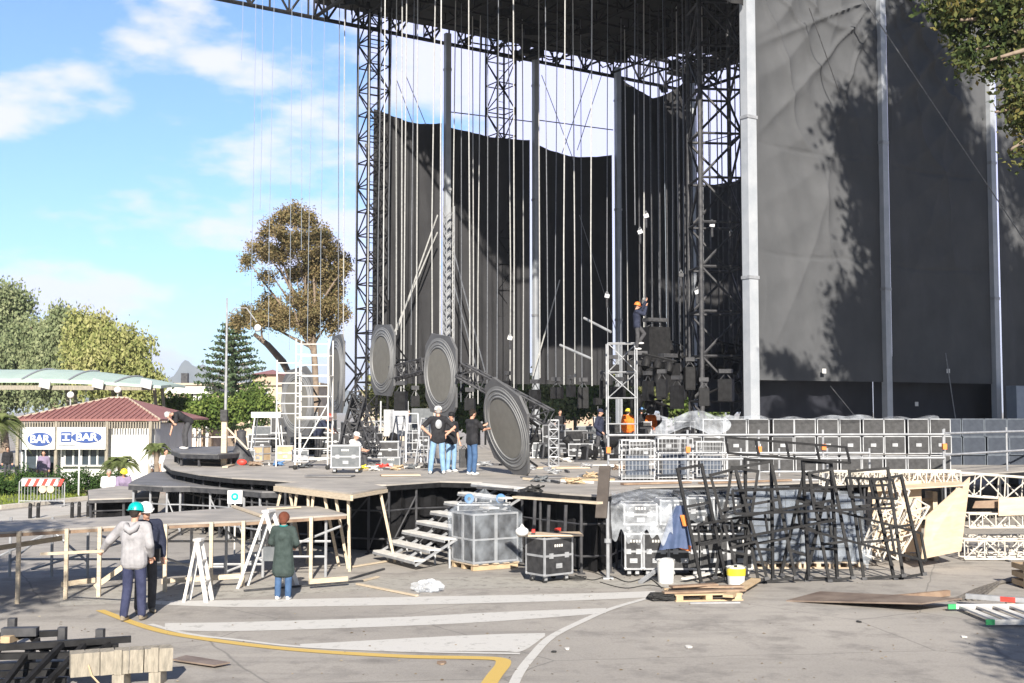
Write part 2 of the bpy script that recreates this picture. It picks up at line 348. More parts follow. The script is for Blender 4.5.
# grass lawn, kerb and path by the bar
lawn = mat('lawn_soil', (.1, .13, .04), (.16, .19, .06), 1, .95)
gp = [(-200, 520), (0, 509), (110, 497), (118, 484), (60, 474), (-200, 474)]
gpw = [G(a, b) for a, b in gp]
tag(MB().prism([(p.x, p.y) for p in gpw], 0, .06).build('grass_verge', lawn), kind='structure')
kb = MB()
for a, b in ((0, 1), (1, 2), (2, 3)): kb.bar(gpw[a]+V((0, -.15, .06)), gpw[b]+V((0, -.15, .06)), .25, .14)
tag(kb.build('kerb', M['stone']), kind='structure')
tag(MB().prism([(p.x, p.y) for p in (G(-300, 545), G(-50, 530), G(80, 514), G(150, 500), G(117, 498), G(0, 512), G(-200, 523))], 0, .02).build('path', mat('pale_concrete_path', (.42, .4, .37), (.5, .48, .45), 1.5, .9, 0, .1)), kind='structure')
def pip(x, y, P):
    c = False; j = len(P)-1
    for i in range(len(P)):
        if (P[i].y > y) != (P[j].y > y) and x < (P[j].x-P[i].x)*(y-P[i].y)/(P[j].y-P[i].y)+P[i].x: c = not c
        j = i
    return c
gm = MB()
while len(gm.v) < 9000*3:
    x = random.uniform(-32, -12); y = random.uniform(38, 62)
    if not pip(x, y, gpw): continue
    a = random.uniform(0, 6.28); h = random.uniform(.05, .16); q = V((math.cos(a), math.sin(a), 0))*.035
    gm.add([V((x, y, .055))-q, V((x, y, .055))+q, V((x+random.uniform(-.05, .05), y+random.uniform(-.05, .05), .06+h))], [(0, 1, 2)])
tag(gm.build('grass', leafmat('grass_blades', [(.12, .16, .03), (.2, .25, .05), (.3, .32, .1)])), 'short sunlit grass around the snack bar', 'grass', kind='stuff')
# hills and clouded far land
hm = MB()
def hill(u, v_):
    px = 60+u*330; Yd = 3200+v_*500
    top = (math.exp(-((px-205)/60)**2)*46+math.exp(-((px-300)/50)**2)*30+math.exp(-((px-80)/60)**2)*24+7*math.sin(px*.11)+4*math.sin(px*.31+1))
    return V(((px-512)/1200*Yd, Yd, max(-2, (8+top*1.05)*2.6*v_-2)))
hm.grid(hill, 90, 10, 0)
tag(hm.build('distant_hills', mat('hill_scrub', (.07, .09, .07), (.14, .14, .11), .004, .95), smooth=True), kind='structure')

# ---------------------------------------------------------------- foliage
def leaves(clumps, n, size, sub=.28, k=60, droop=0, flat=0, aspect=.55, tufts=8):
    if tufts:      # break every clump into uneven tufts with gaps between
        cc = []
        for c, r in clumps:
            for _ in range(tufts):
                d = rng.normal(size=3); d /= np.linalg.norm(d); f = rng.uniform(.35, 1.0); g = rng.uniform(.2, .5)
                cc.append((tuple(np.array(c)+d*np.array(r)*f), tuple(np.array(r)*g)))
        clumps = cc
    c = np.array([q[0] for q in clumps], float); r = np.array([q[1] for q in clumps], float)
    wgt = (r.prod(1))**(2/3); wgt /= wgt.sum(); ns = max(1, n//k)
    idx = rng.choice(len(clumps), ns, p=wgt); d = rng.normal(size=(ns, 3)); d /= np.linalg.norm(d, axis=1)[:, None]
    rad = rng.uniform(.35, 1.08, ns)**.5
    cen = c[idx]+d*r[idx]*rad[:, None]
    L = np.repeat(cen, k, 0)+rng.normal(size=(ns*k, 3))*sub*np.array([1, 1, 1-.6*flat])
    if droop: L[:, 2] -= np.abs(rng.normal(size=len(L)))*droop
    N = len(L); a = rng.normal(size=(N, 3)); 
    if droop: a[:, 2] = -np.abs(a[:, 2])*2.5
    if flat: a[:, 2] *= .25
    a /= np.linalg.norm(a, axis=1)[:, None]; b = np.cross(a, rng.normal(size=(N, 3))); b /= np.linalg.norm(b, axis=1)[:, None]
    s = size*rng.uniform(.6, 1.3, N)[:, None]
    vs = np.stack([L-a*s*.5, L+b*s*aspect*.5, L+a*s*.5, L-b*s*aspect*.5], 1).reshape(-1, 3)
    return vs
def leafobj(vs, name, mt, parent):
    n = len(vs)//4; me = bpy.data.meshes.new(name); P = vs-np.array(parent.location) if parent else vs
    me.vertices.add(len(P)); me.vertices.foreach_set('co', P.ravel()); me.loops.add(4*n); me.loops.foreach_set('vertex_index', np.arange(4*n, dtype=np.int32))
    me.polygons.add(n); me.polygons.foreach_set('loop_start', np.arange(0, 4*n, 4, dtype=np.int32)); me.update(); me.materials.append(mt)
    o = bpy.data.objects.new(name, me); COL.objects.link(o); o.parent = parent; return o
def limb(m, p, q, r0, r1, bend=.3, n=6):
    p = V(p); q = V(q); L = (q-p).length; o = V((random.uniform(-1, 1), random.uniform(-1, 1), random.uniform(-.3, .3)))*bend*L*.3
    m.path([p.lerp(q, t)+o*math.sin(math.pi*t) for t in np.linspace(0, 1, n)], [r0+(r1-r0)*t for t in np.linspace(0, 1, n)], 7)
def tree(name, label, base, clumps, n, size, lm, tr=.25, trunk_to=None, group=None, cat='tree', **kw):
    """clumps in world coordinates (centre, radii)"""
    t = thing(name, label, cat, base, 0, group); b = V(base)
    cs = [V(c) for c, r in clumps]; mid = sum(cs, V((0, 0, 0)))/len(cs)
    to = V(trunk_to) if trunk_to else V((mid.x, mid.y, min(c.z for c in cs)))
    m = MB(); limb(m, b-V((0, 0, .1)), to, tr, tr*.65, .15, 9)
    m.build('trunk', M['bark'], t, True, True, 80)
    m = MB()
    for (c, r) in clumps:
        limb(m, to+V((0, 0, random.uniform(-.2, .1)*abs(to.z-b.z))), V(c)+V((0, 0, r[2]*.2)), tr*.5, tr*.1, .4)
    m.build('limb', M['bark'], t, True, True, 80)
    leafobj(leaves(clumps, n, size, **kw), 'crown', lm, t)
    return t
LM = dict(
 euc=leafmat('olive_leaves', [(.14, .17, .06), (.25, .28, .1), (.38, .38, .16), (.46, .44, .22)]),
 euc2=leafmat('grey_green_leaves', [(.13, .17, .09), (.24, .28, .15), (.36, .38, .22)]),
 brown=leafmat('russet_green_leaves', [(.08, .1, .045), (.19, .16, .08), (.3, .225, .12), (.25, .25, .1)]),
 pine=leafmat('pine_needles', [(.04, .07, .04), (.08, .12, .06), (.14, .18, .1)]),
 green=leafmat('green_leaves', [(.06, .1, .03), (.13, .19, .05), (.25, .3, .08)]),
 dark=leafmat('dark_leaves', [(.02, .035, .015), (.045, .065, .025), (.1, .11, .04), (.2, .15, .05)], .08),
 hedge=leafmat('hedge_leaves', [(.02, .05, .015), (.05, .09, .03), (.08, .13, .04)], .1),
 palm=leafmat('palm_fronds', [(.1, .14, .05), (.2, .24, .1), (.32, .34, .18)]),
)
def pc(px, py, Y, rx, rz, ry=None):
    """clump from pixel centre and pixel radii at depth Y"""
    s = Y/1200; return (tuple(at(px, py, Y)), (rx*s, (ry or rx)*s, rz*s))
# olive trees, left
tree('olive_green_tree', 'broad yellow-olive tree with drooping foliage right behind the mint canopy', G(118, 412+3900/82),
 [pc(112, 335, 82, 26, 22), pc(128, 352, 82, 26, 22), pc(104, 362, 80, 22, 22), pc(138, 374, 81, 19, 20), pc(92, 350, 83, 24, 20), pc(120, 380, 81, 25, 18), pc(85, 322, 84, 16, 14)], 60000, .28, LM['euc'], .45, droop=.9, sub=.3, k=70)
tree('olive_green_tree', 'grey-olive tree with hanging branches at the middle of the tree row behind the canopy', G(55, 412+3900/86),
 [pc(60, 330, 86, 24, 22), pc(45, 348, 86, 24, 24), pc(72, 352, 85, 20, 22), pc(30, 330, 87, 16, 18), pc(52, 375, 85, 30, 18)], 50000, .28, LM['euc2'], .4, droop=.9, sub=.3, k=70)
tree('olive_green_tree', 'tall grey-green tree at the far left behind the snack bar', G(5, 412+3900/95),
 [pc(5, 302, 95, 20, 18), pc(-15, 320, 95, 24, 25), pc(12, 330, 94, 16, 25), pc(0, 365, 92, 30, 30)], 40000, .3, LM['euc2'], .4, droop=.6, sub=.45, k=90)
# russet tree
tree('russet_tree', 'tall russet-green tree with an open crown left of the lattice tower', G(314, 412+3900/74),
 [pc(292, 216, 74, 13, 9), pc(306, 222, 74, 12, 9), pc(272, 230, 74, 12, 9), pc(258, 247, 75, 10, 7), pc(290, 238, 73, 18, 11), pc(318, 236, 74, 14, 10), pc(332, 252, 74, 11, 11), pc(275, 258, 73, 16, 9), pc(308, 258, 73, 16, 11),
  pc(272, 276, 73, 9, 7), pc(322, 272, 74, 18, 10), pc(296, 275, 74, 9, 7), pc(333, 292, 74, 12, 12), pc(292, 299, 73, 14, 8), pc(270, 303, 74, 13, 8), pc(252, 314, 74, 13, 8), pc(240, 322, 75, 9, 7), pc(262, 322, 74, 14, 7), pc(342, 310, 73, 8, 9), pc(328, 280, 74, 12, 9), pc(312, 292, 74, 12, 8), pc(336, 262, 74, 10, 8), pc(248, 262, 75, 8, 6), pc(343, 272, 73, 8, 8), pc(316, 308, 73, 20, 10), pc(286, 320, 74, 16, 9), pc(332, 322, 74, 11, 9), pc(305, 328, 74, 14, 6)],
 62000, .16, LM['brown'], .26, trunk_to=tuple(at(313, 332, 74)), sub=.2, k=60)
lt = thing('leaning_bare_tree', 'leaning grey bare trunk reaching towards the russet tree', 'tree', G(306, 412+3900/78))
m = MB(); m.path([G(306, 412+3900/78), at(296, 385, 78), at(283, 362, 78), at(268, 345, 78), at(254, 334, 78)], [.35, .3, .24, .2, .12], 8); m.build('trunk', M['bark'], lt, True, True, 80)
m = MB(); m.path([at(268, 345, 78), at(262, 338, 78), at(261, 325, 78)], [.13, .1, .06], 6); m.build('limb', M['bark'], lt, True, True, 80)
# norfolk pine
npn = thing('norfolk_pine', 'layered norfolk pine beside the tall thin lamp pole', 'tree', G(231, 412+3900/86))
b0 = G(231, 412+3900/86); top = at(231, 318, 86).z
MB().path([b0, V((b0.x, b0.y, top))], [.28, .03], 8).build('trunk', M['bark'], npn, True, True)
vs = []; bm_ = MB(); z = 2.0
while z < top-.2:
    fr = (top-z)/(top-2); L = .3+3.2*fr**.8; nb = 8
    for k in range(nb):
        a = 2*math.pi*(k+random.random()*.5)/nb; d = V((math.cos(a), math.sin(a), .16)); e = b0+V((0, 0, z))+d*L
        bm_.path([b0+V((0, 0, z)), e], [.05, .015], 5)
        m_ = int(30*L); t = rng.uniform(.12, 1.05, m_)[:, None]; P = np.array(b0+V((0, 0, z)))+np.array(d*L)*t+rng.normal(size=(m_, 3))*np.array([.16, .16, .07])
        a_ = rng.normal(size=(m_, 3)); a_ /= np.linalg.norm(a_, axis=1)[:, None]; b_ = np.cross(a_, rng.normal(size=(m_, 3))); b_ /= np.linalg.norm(b_, axis=1)[:, None]; s = .28
        vs.append(np.stack([P-a_*s*.6, P+b_*s*.25, P+a_*s*.6, P-b_*s*.25], 1).reshape(-1, 3))
    z += .62-.2*(1-fr)
bm_.build('limb', M['bark'], npn, True); leafobj(np.concatenate(vs), 'crown', LM['pine'], npn)
# green trees behind stage and by the plaza
k = 0
names = ['small round green tree beside the pale villa', 'low green tree in front of the flat-roofed white pavilion', 'bushy green tree beside the white pavilion columns']
for px, py, Y, rx, rz in ((252, 402, 70, 16, 12), (180, 408, 66, 12, 9), (212, 410, 64, 16, 10)):
    tree('green_tree', names[k], G(px, 412+3900/Y), [pc(px, py, Y, rx, rz), pc(px-rx*.6, py+4, Y, rx*.6, rz*.7), pc(px+rx*.6, py+5, Y, rx*.7, rz*.7)], 6000, .22, LM['green'], .12, sub=.25); k += 1
bl = ['green tree seen under the back tarpaulin just right of the second large disc', 'green tree seen through the gap beneath the back tarpaulin near the tilted disc',
      'yellow-green tree under the back tarpaulin right of the tilted disc', 'dense green tree behind the hanging speaker cabinets', 'green tree under the back tarpaulin behind the walking crew member', 'green tree at the foot of the back tarpaulin near the scaffold tower']
for i, px in enumerate((400, 478, 535, 575, 625, 690)):
    Y = 92+i*2
    tree('green_tree', bl[i], G(px, 412+3900/Y), [pc(px, 388, Y, 26, 13), pc(px-18, 398, Y, 18, 12), pc(px+18, 396, Y, 20, 14), pc(px, 410, Y, 28, 14)], 9000, .4, LM['green' if i % 2 else 'euc'], .2, sub=.4, group='trees behind the stage')
# tall tree beside the right tarpaulins (throws the big shade) with low boughs hanging into view
cl = [((x_+.7, y_, z_), r_) for (x_, y_, z_), r_ in [((18.5, 30, 27), (3.2, 3, 3.5)), ((18, 30, 23.5), (4.2, 3.6, 3)), ((19.5, 30, 19.5), (5, 4, 3.4)), ((18.5, 30, 16), (4.2, 4, 3)), ((23, 31, 22), (4, 4, 5)), ((24, 30, 15.5), (5, 4, 4)), ((16, 30, 19.5), (2.4, 2.5, 2.4)), ((15.4, 30, 24), (1.8, 2, 2)),
      ((21, 30, 12.5), (4, 3, 2))]]
ov = [pc(950, 10, 30, 14, 8), pc(975, 6, 30, 18, 10), pc(1005, 12, 30, 22, 16), pc(962, 26, 30.5, 14, 8), pc(990, 34, 30, 16, 10), pc(1018, 45, 30, 16, 14), pc(968, 50, 30, 9, 5), pc(960, 62, 30, 6, 5), pc(995, 62, 30, 16, 9), pc(1020, 82, 29.5, 12, 12), pc(1016, 104, 29.5, 9, 9), pc(1022, 125, 30, 10, 8), pc(1024, 155, 30, 7, 7), pc(935, 3, 30, 6, 4)]
bt = tree('overhanging_tree', 'dark leafy tree hanging into view at the upper right over the tarpaulins', (18.6, 30, 0), cl, 110000, .4, LM['dark'], .5, trunk_to=(18.6, 30, 12), sub=.55, k=22)
leafobj(leaves(ov, 6500, .17, sub=.2, k=30), 'bough_foliage', LM['dark'], bt)
m = MB()
for px, py in ((985, 30), (960, 20), (1000, 90), (1010, 150), (972, 50), (1000, 60)): limb(m, (18.6, 30, 13), at(px, py, 30), .16, .04, .4)
limb(m, at(1060, 40, 29.5), at(990, 60, 29.5), .1, .03); limb(m, at(1060, 100, 29.5), at(995, 112, 29.5), .1, .03)
m.build('limb', M['bark'], bt, True, True, 80)
# shade trees beside the camera, outside the frame
tree('shade_tree', 'small leafy tree beside the ladder corner, seen only by its shade', (9.2, 6.4, 0), [((7.9, 6.5, 4.9), (1.15, 1.2, 1.0)), ((9.1, 5.7, 5.6), (1.5, 1.4, 1.3))], 9000, .16, LM['green'], .1, sub=.2)
tree('shade_tree', 'spreading tree beyond the left ramp, seen only by its shade', (-10.2, 9.2, 0), [((-8.9, 9, 6.4), (1.6, 1.8, 1.3)), ((-10.6, 10.5, 7), (2.4, 2, 1.8)), ((-10, 7.4, 6), (1.4, 1.6, 1.2))], 9000, .25, LM['green'], .2, sub=.35)
# ---------------------------------------------------------------- stage roof frame (A = back left corner, D along the wall, N towards the camera)
A = V((-9.4, 56, 0)); D = V((.833, .553, 0)).normalized(); N = V((D.y, -D.x, 0)); HR = 21.95
def fr(s, t, z=0): return A+D*s+N*t+V((0, 0, z))
def onback(px):      # s where the pixel column meets the back wall
    dx = (px-512)/1200; return (A.x-dx*A.y)/(dx*D.y-D.x)
def hat_(px, py, p):    # height of the pixel at the plan point p
    return at(px, py, p.y).z
def trussbars(m, p, q, h, r=.05, n=8, up=None):
    p = V(p); q = V(q); up = up or V((0, 0, h)); L = [p.lerp(q, i/n) for i in range(n+1)]
    m.tube(p, q, r*1.3, n=6); m.tube(p+up, q+up, r*1.3, n=6)
    for i in range(n):
        m.tube(L[i], L[i]+up, r*.7, n=5)
        if i % 2: m.tube(L[i]+up, L[i+1], r*.8, n=5)
        else: m.tube(L[i], L[i+1]+up, r*.8, n=5)
rt = thing('stage_roof', 'black trussed roof spanning over the whole stage', 'stage roof', fr(12, 10, HR))
SB = onback(694)
m = MB(); trussbars(m, fr(-9, 0, HR), fr(SB, 0, HR), 1.5, .075, 34); m.build('edge_truss', M['black'], rt, True)
m = MB(); trussbars(m, fr(0, 0, HR), fr(0, 19.3, HR), 1.5, .07, 18); m.build('edge_truss', M['black'], rt, True)
m = MB(); trussbars(m, fr(SB, 0, HR), fr(SB, 19.3, HR), 1.5, .07, 18); m.build('edge_truss', M['black'], rt, True)
m = MB(); trussbars(m, fr(0, 19.3, HR), fr(SB, 19.3, HR), 1.5, .07, 24); m.build('edge_truss', M['black'], rt, True)
m = MB()
for i in range(1, 12): trussbars(m, fr(i*SB/12, 0, HR+.15), fr(i*SB/12, 19.3, HR+.15), 1.2, .045, 12)
for j in range(1, 9): trussbars(m, fr(0, j*2.15, HR+.2), fr(SB, j*2.15, HR+.2), 1.1, .045, 16)
m.build('roof_grid', M['black'], rt, True)
m = MB()
for i in range(12):
    for j in range(9):
        s0, s1, t0, t1 = i*SB/12, (i+1)*SB/12, j*2.144, (j+1)*2.144
        if i == 10 and j in (0, 1): continue
        if i == 9 and j == 0: continue
        c = [fr(s0, t0), fr(s1, t0), fr(s1, t1), fr(s0, t1)]
        m.prism([(p.x, p.y) for p in c], HR+.7+.03*(i % 2)+.015*(j % 2), HR+.85)
m.build('roof_skin', M['roofb'], rt, True)
m = MB()   # rigging, cable and lamp bars hung just under the grid
for i in range(60):
    s, t = random.uniform(.5, SB-2), random.uniform(.5, 18.5); L_ = random.uniform(1, 4)
    q = fr(s+random.choice((0, 1))*L_, t, HR-random.uniform(-.3, .5)); p = fr(s, t+random.uniform(-.4, .4), HR-random.uniform(-.3, .5))
    m.path([p, p.lerp(q, .5)-V((0, 0, random.uniform(0, .6))), q], .04, 5)
    m.box(p, (random.uniform(.2, .9), random.uniform(.2, .6), random.uniform(.2, .5)), random.random()*3)
m.build('rigging', M['black'], rt, True)
fas = [fr(1.8, 19.45, HR), fr(8.9, 19.45, HR)]
MB().grid(lambda u, v_: fas[0].lerp(fas[1], u)+V((0, 0, 1.3-4.6*v_))+N*.06*math.sin(u*60), 60, 3, .03, N).build('added_shade_valance', M['roofb'], rt, True)  # added above the frame to lower the roof's shadow on the back tarpaulins
# towers
def tower(label, c, w, top, rz, r=.06, mt='black', bay=1.4, base=0, ladder=True, name='lattice_tower', group='lattice towers of the stage', wy=None):
    wy = wy or w; t = thing(name, label, 'tower', (c.x, c.y, base), rz, group); H = top-base
    cs = [V((a*w/2, b*wy/2, 0)) for a, b in ((-1, -1), (1, -1), (1, 1), (-1, 1))]
    for p in cs: MB().tube(p, p+V((0, 0, H)), r, n=7).build('chord', M[mt], t)
    m = MB(); n = max(1, int(H/bay))
    for k in range(4):
        p, q = cs[k], cs[(k+1) % 4]
        for i in range(n):
            z0, z1 = H*i/n, H*(i+1)/n
            m.tube(p+V((0, 0, z0)), q+V((0, 0, z0)), r*.6, n=5)
            if (i+k) % 2: m.tube(p+V((0, 0, z0)), q+V((0, 0, z1)), r*.6, n=5)
            else: m.tube(q+V((0, 0, z0)), p+V((0, 0, z1)), r*.6, n=5)
    m.build('bracing', M[mt], t)
    if ladder:
        m = MB(); x = w*.12
        for a in (-.2, .2): m.tube((x+a, wy*.2, .3), (x+a, wy*.2, H-.2), .022, n=5)
        z = .4
        while z < H-.3: m.tube((x-.2, wy*.2, z), (x+.2, wy*.2, z), .016, n=4); z += .42
        m.build('ladder', M[mt], t)
    for p in cs[:4]: MB().box(p+V((0, 0, .03)), (.35, .35, .06)).build('base_plate', M['dsteel'], t)
    return t
WA = math.atan2(D.y, D.x)
pt = fr(onback(363), .9); tower('black lattice tower with an inner ladder at the left end of the back wall', pt, 1.12, HR+1.3, WA, .06, bay=1.15)
pt = fr(onback(508), -.7); tower('black lattice tower seen behind the back tarpaulin between two poles', pt, 1.15, HR+1.3, WA, .055, bay=1.3)
pc_ = V((8.55, 50.0, 0)); tower('wide black lattice tower with crossed braces beside the big white pole', pc_, 1.8, 24, .12, .095, 'dsteel', bay=1.75, ladder=False)
# white scaffold part in the wide tower is a bright pole
# poles
def wpole(px, Y, w, label, mt='pole', top=24, name='steel_pole', base=0, flange=True):
    p = V(((px-512)/1200*Y, Y, base)); t = thing(name, label, 'pole', p, WA, 'steel poles of the tarpaulin walls')
    MB().box((0, 0, (top-base)/2), (w, w*.8, top-base)).build('shaft', M[mt], t)
    for z in np.arange(2.2, top-base, 6.1): MB().box((0, 0, z), (w*1.16, w*.95, .12)).build('joint_collar', M['galv'], t)
    MB().box((0, 0, .04), (w*2.2, w*2.2, .06)).build('base_plate', M['dsteel'], t)
    return p
bpoles = [443, 532, 615, 690]
bl = ['pale pole on the back wall above the second large disc', 'pale pole on the back wall above the tilted disc', 'pale pole on the back wall above the walking crew member', 'grey pole at the right end of the back wall']
for px, l_ in zip(bpoles, bl):
    q = fr(onback(px), .35); wpole((q.x/q.y)*1200+512, q.y, .3, l_, top=HR+.4)
def nearw(px): # on the right wall
    B0 = V((8.9, 45, 0)); dx = (px-512)/1200; s = (B0.x-dx*B0.y)/(dx*D.y-D.x); return B0+D*s
for px, w_, l_, mt in ((751.5, .46, 'big white pole at the left edge of the right tarpaulins', 'pole'), (887, .34, 'slim white pole between the two large right tarpaulins', 'pole'), (996, .34, 'slim pole between the right tarpaulins nearest the overhanging tree', 'pole')):
    q = nearw(px)+N*.12; wpole(px, q.y, w_, l_, mt, top=25)
q = nearw(1000)+N*.75; 
t = thing('steel_pole', 'thick grey-blue post standing under the slim pole at the far right', 'pole', (q.x, q.y, 0), WA); MB().box((0, 0, 2.2), (.62, .5, 4.4)).build('shaft', M['poled'], t); MB().box((0, 0, .05), (.9, .8, .1)).build('base_plate', M['dsteel'], t)
t = thing('lattice_tower', 'pale lattice mast standing against the back pole above the second disc', 'tower', fr(onback(437), 1.1), WA, 'lattice towers of the stage')
m = MB(); m2 = MB()
for a in (-.22, .22):
    for b in (-.18, .18): MB().tube((a, b, 1.6), (a, b, 13.4), .03, n=6).build('chord', M['galv'], t)
for i in range(24):
    z = 1.7+i*.48
    for b in (-.18, .18): m.bar((-.22, b, z), (.22, b, z+.42), .05)
    m.bar((-.22, -.18, z), (-.22, .18, z+.4), .04); m.bar((.22, -.18, z), (.22, .18, z+.4), .04)
m.build('bracing', M['galv'], t); MB().box((0, 0, .8), (.6, .5, 1.6)).build('base_block', M['dsteel'], t)
# tarpaulins
def tarp(label, pa, pb, top, bot, mt, ripple=.1, nz=60, nu=50, seed=0, sag=None, folds=(), group=None, name='tarpaulin', side=None):
    """pa, pb plan points; top/bot: functions of u giving height"""
    rr = random.Random(seed); ph = [rr.uniform(0, 6.28) for _ in range(8)]; L = (pb-pa).length; wv_ = .3 if folds else 1
    def fn(u, v_):
        zt, zb = top(u), bot(u); z = zt+(zb-zt)*v_; p = pa.lerp(pb, u)
        e = math.sin(math.pi*u)**.5 if 0 < u < 1 else 0
        o = wv_*(.5*math.sin(u*9+ph[0]+.25*z)+.35*math.sin(u*17+ph[1]-.12*z)+.25*math.sin(z*.9+ph[2]+u*4))+wv_*.2*math.sin(u*31+z*.35+ph[3])+wv_*.25*math.sin(z*.33+ph[4])
        for (fu, fz, amp, wd) in folds:      # swag folds hanging from a corner
            dx = (u-fu)*L; dz = fz-z; rad = math.hypot(dx, dz*1.0); o += .22*amp*math.exp(-rad/wd)*(1-2.5*abs(math.sin(rad*1.9+dx*.6)))
            ang = math.atan2(dx, max(dz, .01)); o += .5*amp*math.exp(-rad/(wd*1.9))*min(1, rad)*((1-abs(math.sin(ang*8+.35*math.sin(rad*.8+dx))))**4)
        o += -.5*math.exp(-((z-9.4+.1*math.sin(u*5))/.05)**2)-.5*math.exp(-((z-13.6+.1*math.sin(u*4))/.05)**2)+.16*math.sin(u*46+z*1.1+3*math.sin(z*.5))*math.sin(z*.7+u*6)
        q = p+N*(o*ripple*e-.25*e*math.sin(math.pi*min(1, max(0, v_)))*.6)
        return V((q.x, q.y, z))
    o = MB().grid(fn, nu, nz, .02, -N).build(name, M[mt], None, smooth=True, angle=80)
    return tag(o, label, 'tarpaulin', group)
def T0(px, off=0): return nearw(px)+N*off
a, b = T0(758), T0(884)
zb = lambda p, q, pa, pb: (lambda u: at(p, q, pa.y).z*(1-u)+at(p, q, pb.y).z*u)
tarp('large sunlit grey tarpaulin half covered by the tree shade between the white poles', a, b, lambda u: 22.5-1.0*math.sin(math.pi*u), lambda u: hat_(758, 380, a)*(1-u)+hat_(884, 382, b)*u, 'tarp', .11, 210, 150, 1,
     folds=((0, 21, 4.5, 5), (1, 20.5, 5, 5)))
a2, b2 = T0(893), T0(992)
tarp('large grey tarpaulin mostly in tree shade between the two slim poles', a2, b2, lambda u: 22.8-1.2*math.sin(math.pi*u), lambda u: hat_(893, 382, a2)*(1-u)+hat_(992, 384, b2)*u, 'tarp', .13, 210, 150, 2, folds=((0, 21.5, 6, 5), (1, 22, 4, 5)))
a3, b3 = T0(1003), T0(1120)
tarp('dark tarpaulin at the right edge behind the overhanging tree', a3, b3, lambda u: 22, lambda u: 1.8, 'tarp', .3, 60, 60, 3)
for i, (x0, x1, lb) in enumerate(((757, 888, 'navy black lower tarpaulin under the large sunlit tarpaulin'), (889, 1012, 'navy black lower tarpaulin under the shaded right tarpaulin'))):
    p, q = T0(x0, -.8), T0(x1, -.8); tarp(lb, p, q, lambda u: 5.6, lambda u: 1.7, 'tarpb', .12, 20, 30, 9+i)
def backtop(pts):
    s = [(onback(x), hat_(x, y, fr(onback(x), 0))) for x, y in pts]
    def f(S):
        for (s0, z0), (s1, z1) in zip(s, s[1:]):
            if S <= s1: 
                t = (S-s0)/(s1-s0); return z0+(z1-z0)*t
        return s[-1][1]
    return f
def btarp(label, x0, x1, tops, ybot, seed, off=.0, rip=.16, mt='tarpf'):
    f = backtop(smoothp(tops)); s0, s1 = onback(x0), onback(x1)
    tarp(label, fr(s0, off), fr(s1, off), lambda u: f(s0+(s1-s0)*u), lambda u: hat_(x0, ybot, fr(s0, 0)), mt, rip, 60, 50, seed)
def smoothp(p): return [(q.x, q.y) for q in smoothpts([(a, b, 0) for a, b in p], 5)]
btarp('left bay of the dark back tarpaulin, sunlit along its lower left', 372, 441, [(372, 109), (395, 117), (420, 124), (441, 123)], 383, 11)
btarp('second bay of the dark back tarpaulin behind the wrapped hoist ropes', 445, 530, [(445, 127), (470, 132), (500, 138), (530, 140)], 383, 12)
btarp('third bay of the dark back tarpaulin with its top edge sagging low', 534, 613, [(534, 143), (560, 154), (590, 157), (613, 155)], 384, 13)
btarp('fourth bay of the dark back tarpaulin reaching up to the roof', 617, 692, [(617, 72), (635, 88), (655, 97), (672, 92), (692, 78)], 386, 14, rip=.3)
btarp('dark tarpaulin closing the gap behind the wide lattice tower', 694, 760, [(694, 188), (720, 184), (745, 180), (760, 178)], 412, 15)
wv = MB()
for y0, y1 in ((144, 120), ): pass
for j, (x0, y0, x1, y1) in enumerate(((447, 112, 532, 122), (535, 120, 612, 130), (692, 145, 745, 132))):
    p, q = fr(onback(x0), .2), fr(onback(x1), .2); o = MB().tube((p.x, p.y, hat_(x0, y0, p)), (q.x, q.y, hat_(x1, y1, q)), .03, n=5).build('wall_rail', M['dsteel'])
    tag(o, ('thin rail between the two back poles left of centre', 'thin rail between the back poles right of centre', 'thin rail crossing behind the wide lattice tower')[j], 'rail')
# square white tags on the tarps
for px, py, l_ in ((820, 371, 'small white square patch low on the sunlit tarpaulin'), (944, 371, 'small white square patch low on the shaded tarpaulin'), (927, 404, 'small white square patch on the navy lower tarpaulin')):
    q = nearw(px)+N*(.22 if py < 400 else -.55); tag(MB().box((q.x, q.y, hat_(px, py, q)), (.2, .02, .18), WA).build('fabric_patch', M['white']), l_, 'patch')
# guy ropes
def rope(name, label, pts, r, mt, cat='rope', group=None, n=5):
    return tag(MB().path(pts, r, n).build(name, M[mt]), label, cat, group)
q0, q1 = nearw(845)+N*1.2, nearw(1030)+N*1.0
rope('guy_rope', 'long pale guy rope slanting down across the right tarpaulins', [(q0.x, q0.y, hat_(845, -2, q0)), (q1.x, q1.y, hat_(1030, 275, q1))], .025, 'ropeg')
q0, q1 = nearw(803)+N*.6, nearw(832)+N*.6
rope('guy_rope', 'short dark guy rope slanting at the top of the sunlit tarpaulin', [(q0.x, q0.y, hat_(803, 8, q0)), (q1.x, q1.y, hat_(832, 92, q1))], .02, 'dsteel')
q0, q1 = nearw(930)+N*.8, nearw(936)+N*1
rope('guy_rope', 'thin rope hanging at the lower middle of the shaded tarpaulin', [(q0.x, q0.y, hat_(930, 353, q0)), (q1.x, q1.y, hat_(937, 432, q1))], .022, 'ropeg')
q0 = nearw(840)-N*.5; q1 = nearw(864)-N*.5
rope('guy_rope', 'thin pale line slanting over the navy lower tarpaulin', [(q0.x, q0.y, hat_(841, 386, q0)), (q1.x, q1.y, hat_(864, 416, q1))], .02, 'ropeg')
def bq(px, py, t): p = fr(onback(px), t); return V(((px-512)/1200*p.y, p.y, hat_(px, py, p)))
